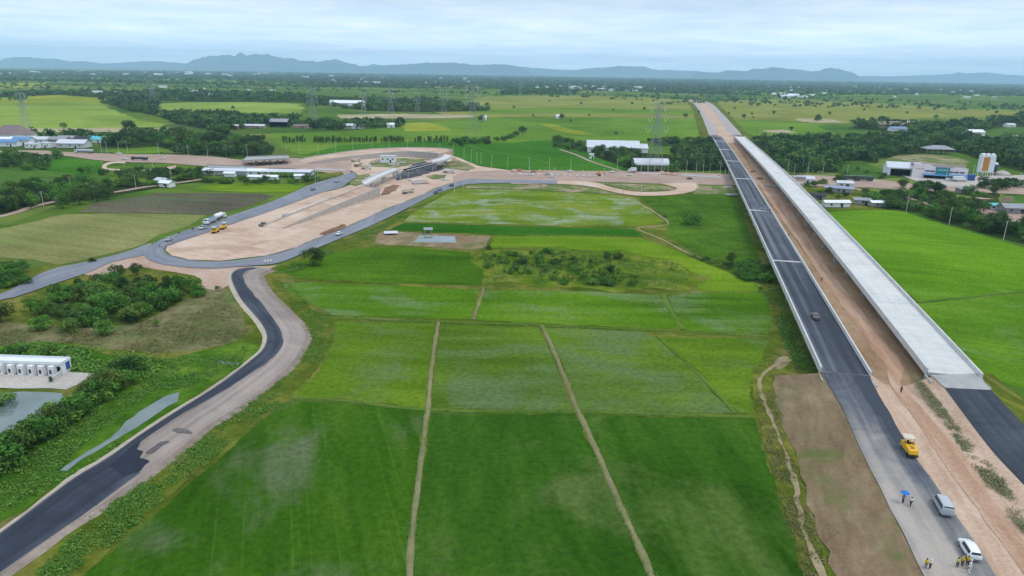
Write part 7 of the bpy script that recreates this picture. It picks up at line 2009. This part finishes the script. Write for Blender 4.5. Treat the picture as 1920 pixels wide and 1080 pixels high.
tufts('undergrowth', 'weeds and tufts over the scrub patch', [(905, 478), (1000, 466), (1150, 474), (1260, 492), (1296, 520), (1280, 542), (1090, 536), (925, 526)], 1900, .4, 1.3, TUFT)
tufts('undergrowth', 'grass tufts on the outer bank of the winding road', [(515, 515), (560, 545), (605, 600), (622, 640), (600, 690), (545, 745), (430, 830), (330, 915), (240, 995), (120, 1090), (60, 1090), (170, 970), (290, 890), (390, 812), (500, 732), (550, 690), (585, 640), (560, 590)], 3000, .35, 1.0, TUFT)
tufts('undergrowth', 'weeds along the bare brown strip and the footpath', [(1412, 700), (1450, 676), (1520, 690), (1450, 715), (1470, 810), (1515, 960), (1560, 1090), (1512, 1090), (1494, 1020), (1464, 933), (1440, 847), (1424, 783)], 1500, .3, .9, TUFTDRY)
tufts('undergrowth', 'scattered green tufts on the bare brown strip', [(1500, 780), (1580, 760), (1650, 920), (1700, 1075), (1600, 1075), (1540, 940)], 260, .3, .8, TUFT, 7, .8)
tufts('undergrowth', 'dry tufts of the median grass strip', [(1712, 700), (1740, 728), (1800, 806), (1860, 878), (1915, 950), (1925, 1000), (1886, 960), (1836, 888), (1786, 815), (1722, 728)], 1700, .3, .9, TUFTPALE, 9, 3.75)
tufts('undergrowth', 'green weeds in the shade beside the asphalt bridge', [(1400, 500), (1440, 500), (1500, 640), (1535, 700), (1500, 700), (1450, 600)], 900, .5, 1.4, TUFT)
tufts('undergrowth', 'rough pasture weeds beside the highway', [(1200, 372), (1380, 366), (1420, 480), (1320, 484), (1246, 430)], 1000, .4, 1.0, TUFT)
tufts('undergrowth', 'rough grass tufts along the near arm of the turn loop', [(500, 515), (560, 495), (640, 455), (740, 408), (780, 395), (730, 425), (690, 450), (600, 485), (560, 510)], 1300, .4, 1.1, TUFT)
tufts('undergrowth', 'low weeds along the verge of the big bare bridge', [(1545, 400), (1600, 455), (1700, 560), (1840, 695), (1815, 690), (1690, 560), (1590, 455)], 500, .4, 1.0, TUFT)

def along(pts, w):
    A = [(x - w if abs(pts[0][0] - pts[-1][0]) < abs(pts[0][1] - pts[-1][1]) else x, y - (0 if abs(pts[0][0] - pts[-1][0]) < abs(pts[0][1] - pts[-1][1]) else w)) for x, y in pts]
    B = [(2 * x - a, 2 * y - b) for (x, y), (a, b) in zip(pts, A)]
    return A + B[::-1]
for lb, pts, w, n in (('grass tufts along the long dike across the front paddies', [(548, 747), (640, 753), (800, 769), (950, 773), (1080, 773), (1250, 779), (1418, 783)], 3, 1100), ('grass tufts along the long dike across the middle paddies', [(600, 596), (720, 601), (820, 604), (1010, 611), (1200, 619), (1445, 632)], 2.5, 800),
    ('grass tufts on the edges of the front left dike', [(802, 768), (791, 850), (778, 950), (768, 1062), (766, 1090)], 9, 500), ('grass tufts on the edges of the front right dike', [(1082, 770), (1096, 797), (1126, 862), (1164, 950), (1200, 1027), (1226, 1090)], 9, 500),
    ('grass tufts below the bright green strip paddies', [(730, 433), (873, 440), (930, 443), (1060, 442), (1206, 446)], 2, 400), ('grass tufts on the dike between the bright paddies', [(1722, 567), (1820, 557), (1920, 548)], 2.5, 350), ('grass tufts beside the pasture track', [(1240, 420), (1250, 450), (1290, 476), (1340, 492)], 5, 260)):
    tufts('undergrowth', lb, along(pts, w), n, .25, .6, TUFT, 8, .15)

# ---------------------------------------------------------------- far buildings
FH = []
for k in range(4):
    mb = MB()
    w, d_, h = ((10, 8, 4), (26, 12, 5), (14, 10, 6), (44, 18, 7))[k]
    mb.box((0, 0, h / 2), (w, d_, h), 0, 0)
    r = h * .4
    mb.add([(-w / 2 - .5, -d_ / 2 - .5, h), (w / 2 + .5, -d_ / 2 - .5, h), (w / 2 + .5, d_ / 2 + .5, h), (-w / 2 - .5, d_ / 2 + .5, h), (-w / 2 - .5, 0, h + r), (w / 2 + .5, 0, h + r)], [(0, 1, 5, 4), (2, 3, 4, 5), (0, 4, 3), (1, 2, 5)], 1)
    FH.append(mb.mesh('far_house', [WHITEW, (WHITER, PALER, PALER, WHITER)[k]]))
def fars(P, n, ks, label, group, rng=random.Random(5)):
    for q in sample(P, n, rng):
        o = put('far_house', FH[rng.choice(ks)], None, G(*q))
        o.rotation_euler = (0, 0, rng.uniform(-.4, .4))
        s = rng.uniform(.8, 1.4) * max(.8, G(*q).length / 6500)
        o.scale = (s, s, s)
        tag(o, label, 'house', group)
fars([(1010, 162), (1110, 160), (1200, 164), (1240, 168), (1200, 172), (1080, 170), (1000, 168)], 34, (0, 1, 2, 3), 'pale building in the far town beside the plantation belt', 'pale buildings of the far town')
fars([(0, 133), (300, 135), (500, 137), (500, 144), (300, 142), (0, 140)], 30, (1, 2, 3), 'white speck of a house under the left hills', 'house specks under the left hills')
fars([(560, 142), (900, 148), (900, 160), (560, 156)], 20, (0, 1, 2, 3), 'white speck of a house in the far middle woods', 'house specks in the far middle woods')
fars([(1430, 178), (1520, 178), (1530, 184), (1430, 184)], 10, (1, 3), 'pale long shed in the far row right of the highway', 'pale sheds in the far row')
fars([(1440, 158), (1900, 170), (1900, 190), (1600, 180), (1440, 172)], 26, (0, 1, 2), 'white speck of a house in the far right woods', 'house specks in the far right woods')
fars([(120, 160), (560, 170), (560, 190), (300, 185), (120, 178)], 10, (0, 1), 'small white house in the left far woods', 'small houses in the left far woods')

# ---------------------------------------------------------------- hills
m = Mat('hill_forest', .95, .1)
v = m.coord()
m.base(m.ramp(m.noise(v, .004, 6, .65), [(.3, S(40, 58, 40)), (.6, S(54, 74, 50)), (.8, S(90, 98, 80))]))
HILL = m.m
def ridge(label, px, D, depth, seed, rough=.10):
    pts = [(x, y) for x, y in px]
    xs = np.linspace(pts[0][0], pts[-1][0], max(30, int((pts[-1][0] - pts[0][0]) / 2.2)))
    ys = np.interp(xs, [p[0] for p in pts], [p[1] for p in pts])
    rows = []
    T = [-1, -.8, -.6, -.4, -.22, -.08, 0, .1, .3, .6, 1]
    for x, y in zip(xs, ys):
        d = ray(x, y)
        t = D / d.y
        top = max(6, H + d.z * t)
        col = []
        for tt in T:
            prof = (1 - abs(tt)) ** 1.25
            wx = d.x * t
            nz = noise.fractal(Vector((wx / 700 + seed, tt * 2.2, seed)), .9, 2.1, 5)
            nf = noise.fractal(Vector((wx / 260 + seed * 3, tt * 3, seed)), .8, 2.2, 4)
            z = top * prof * (1 + (rough * 3.2 * nz if tt != 0 else rough * .3 * nz) + rough * .75 * nf)
            if abs(tt) == 1: z = -1
            yy = D + tt * depth / 2
            col.append((wx * yy / D, yy + nz * depth * .04 * (abs(tt) < 1), z))
        rows.append(col)
    mb = MB()
    n = len(T)
    mb.add([p for c in rows for p in c], [((i + 1) * n + j, (i + 1) * n + j + 1, i * n + j + 1, i * n + j) for i in range(len(rows) - 1) for j in range(n - 1)])
    o = mb.build('hills', HILL, None, False)
    tag(o, label, None, None, 'structure')
ridge('low twin hills at the far left', [(-60, 124), (-20, 117), (0, 113), (30, 106), (60, 108), (85, 110.5), (100, 109), (130, 115), (155, 114.5), (185, 118), (225, 125), (240, 128)], 23500, 2200, 1)
ridge('low ridge between the twin hills and the long craggy ridge', [(236, 128), (255, 121), (285, 119), (320, 117), (345, 119), (362, 120), (380, 126)], 24000, 2000, 2)
ridge('long craggy ridge rising highest left of the middle', [(330, 129), (350, 120), (362, 113), (380, 108), (400, 106.5), (420, 106), (440, 104), (460, 102.5), (480, 100.5), (500, 103), (520, 106.5), (540, 109), (560, 113), (580, 114), (600, 117), (616, 113), (630, 111.5), (645, 116), (670, 123), (700, 130)], 22500, 2600, 3, .14)
ridge('rounded ridge in the middle of the horizon', [(660, 131), (690, 126), (720, 124), (750, 121), (780, 119), (830, 117), (850, 119), (870, 120), (890, 123), (905, 124), (920, 121), (945, 120), (970, 124), (985, 131), (1000, 138)], 22000, 2400, 4)
ridge('low hill line right of the middle', [(985, 140), (1010, 137), (1040, 132), (1060, 133), (1100, 128.5), (1140, 126), (1180, 123.5), (1210, 125), (1225, 130), (1250, 134), (1280, 137), (1310, 140)], 24500, 2400, 5)
ridge('twin peaked hill on the right horizon', [(1296, 142), (1312, 135), (1330, 138), (1345, 137), (1362, 132), (1400, 133), (1430, 128), (1450, 125), (1475, 129), (1505, 131), (1525, 134), (1545, 130), (1560, 127), (1580, 131), (1600, 137), (1620, 147), (1640, 152)], 21000, 2200, 6)
ridge('pale far range at the right horizon', [(1560, 148), (1620, 142), (1660, 143), (1700, 142), (1740, 140.5), (1800, 138), (1850, 136), (1890, 140), (1930, 142), (2000, 146), (2080, 152)], 26000, 4200, 7)
ridge('pale far range behind the left hills', [(150, 124), (200, 119), (250, 116), (290, 114), (330, 118), (400, 122)], 26000, 4200, 8)
ridge('pale far range behind the middle hills', [(640, 128), (700, 122), (760, 121), (820, 122), (900, 121), (960, 124), (1040, 130), (1120, 133), (1260, 131), (1330, 135), (1400, 140)], 26500, 4000, 9)
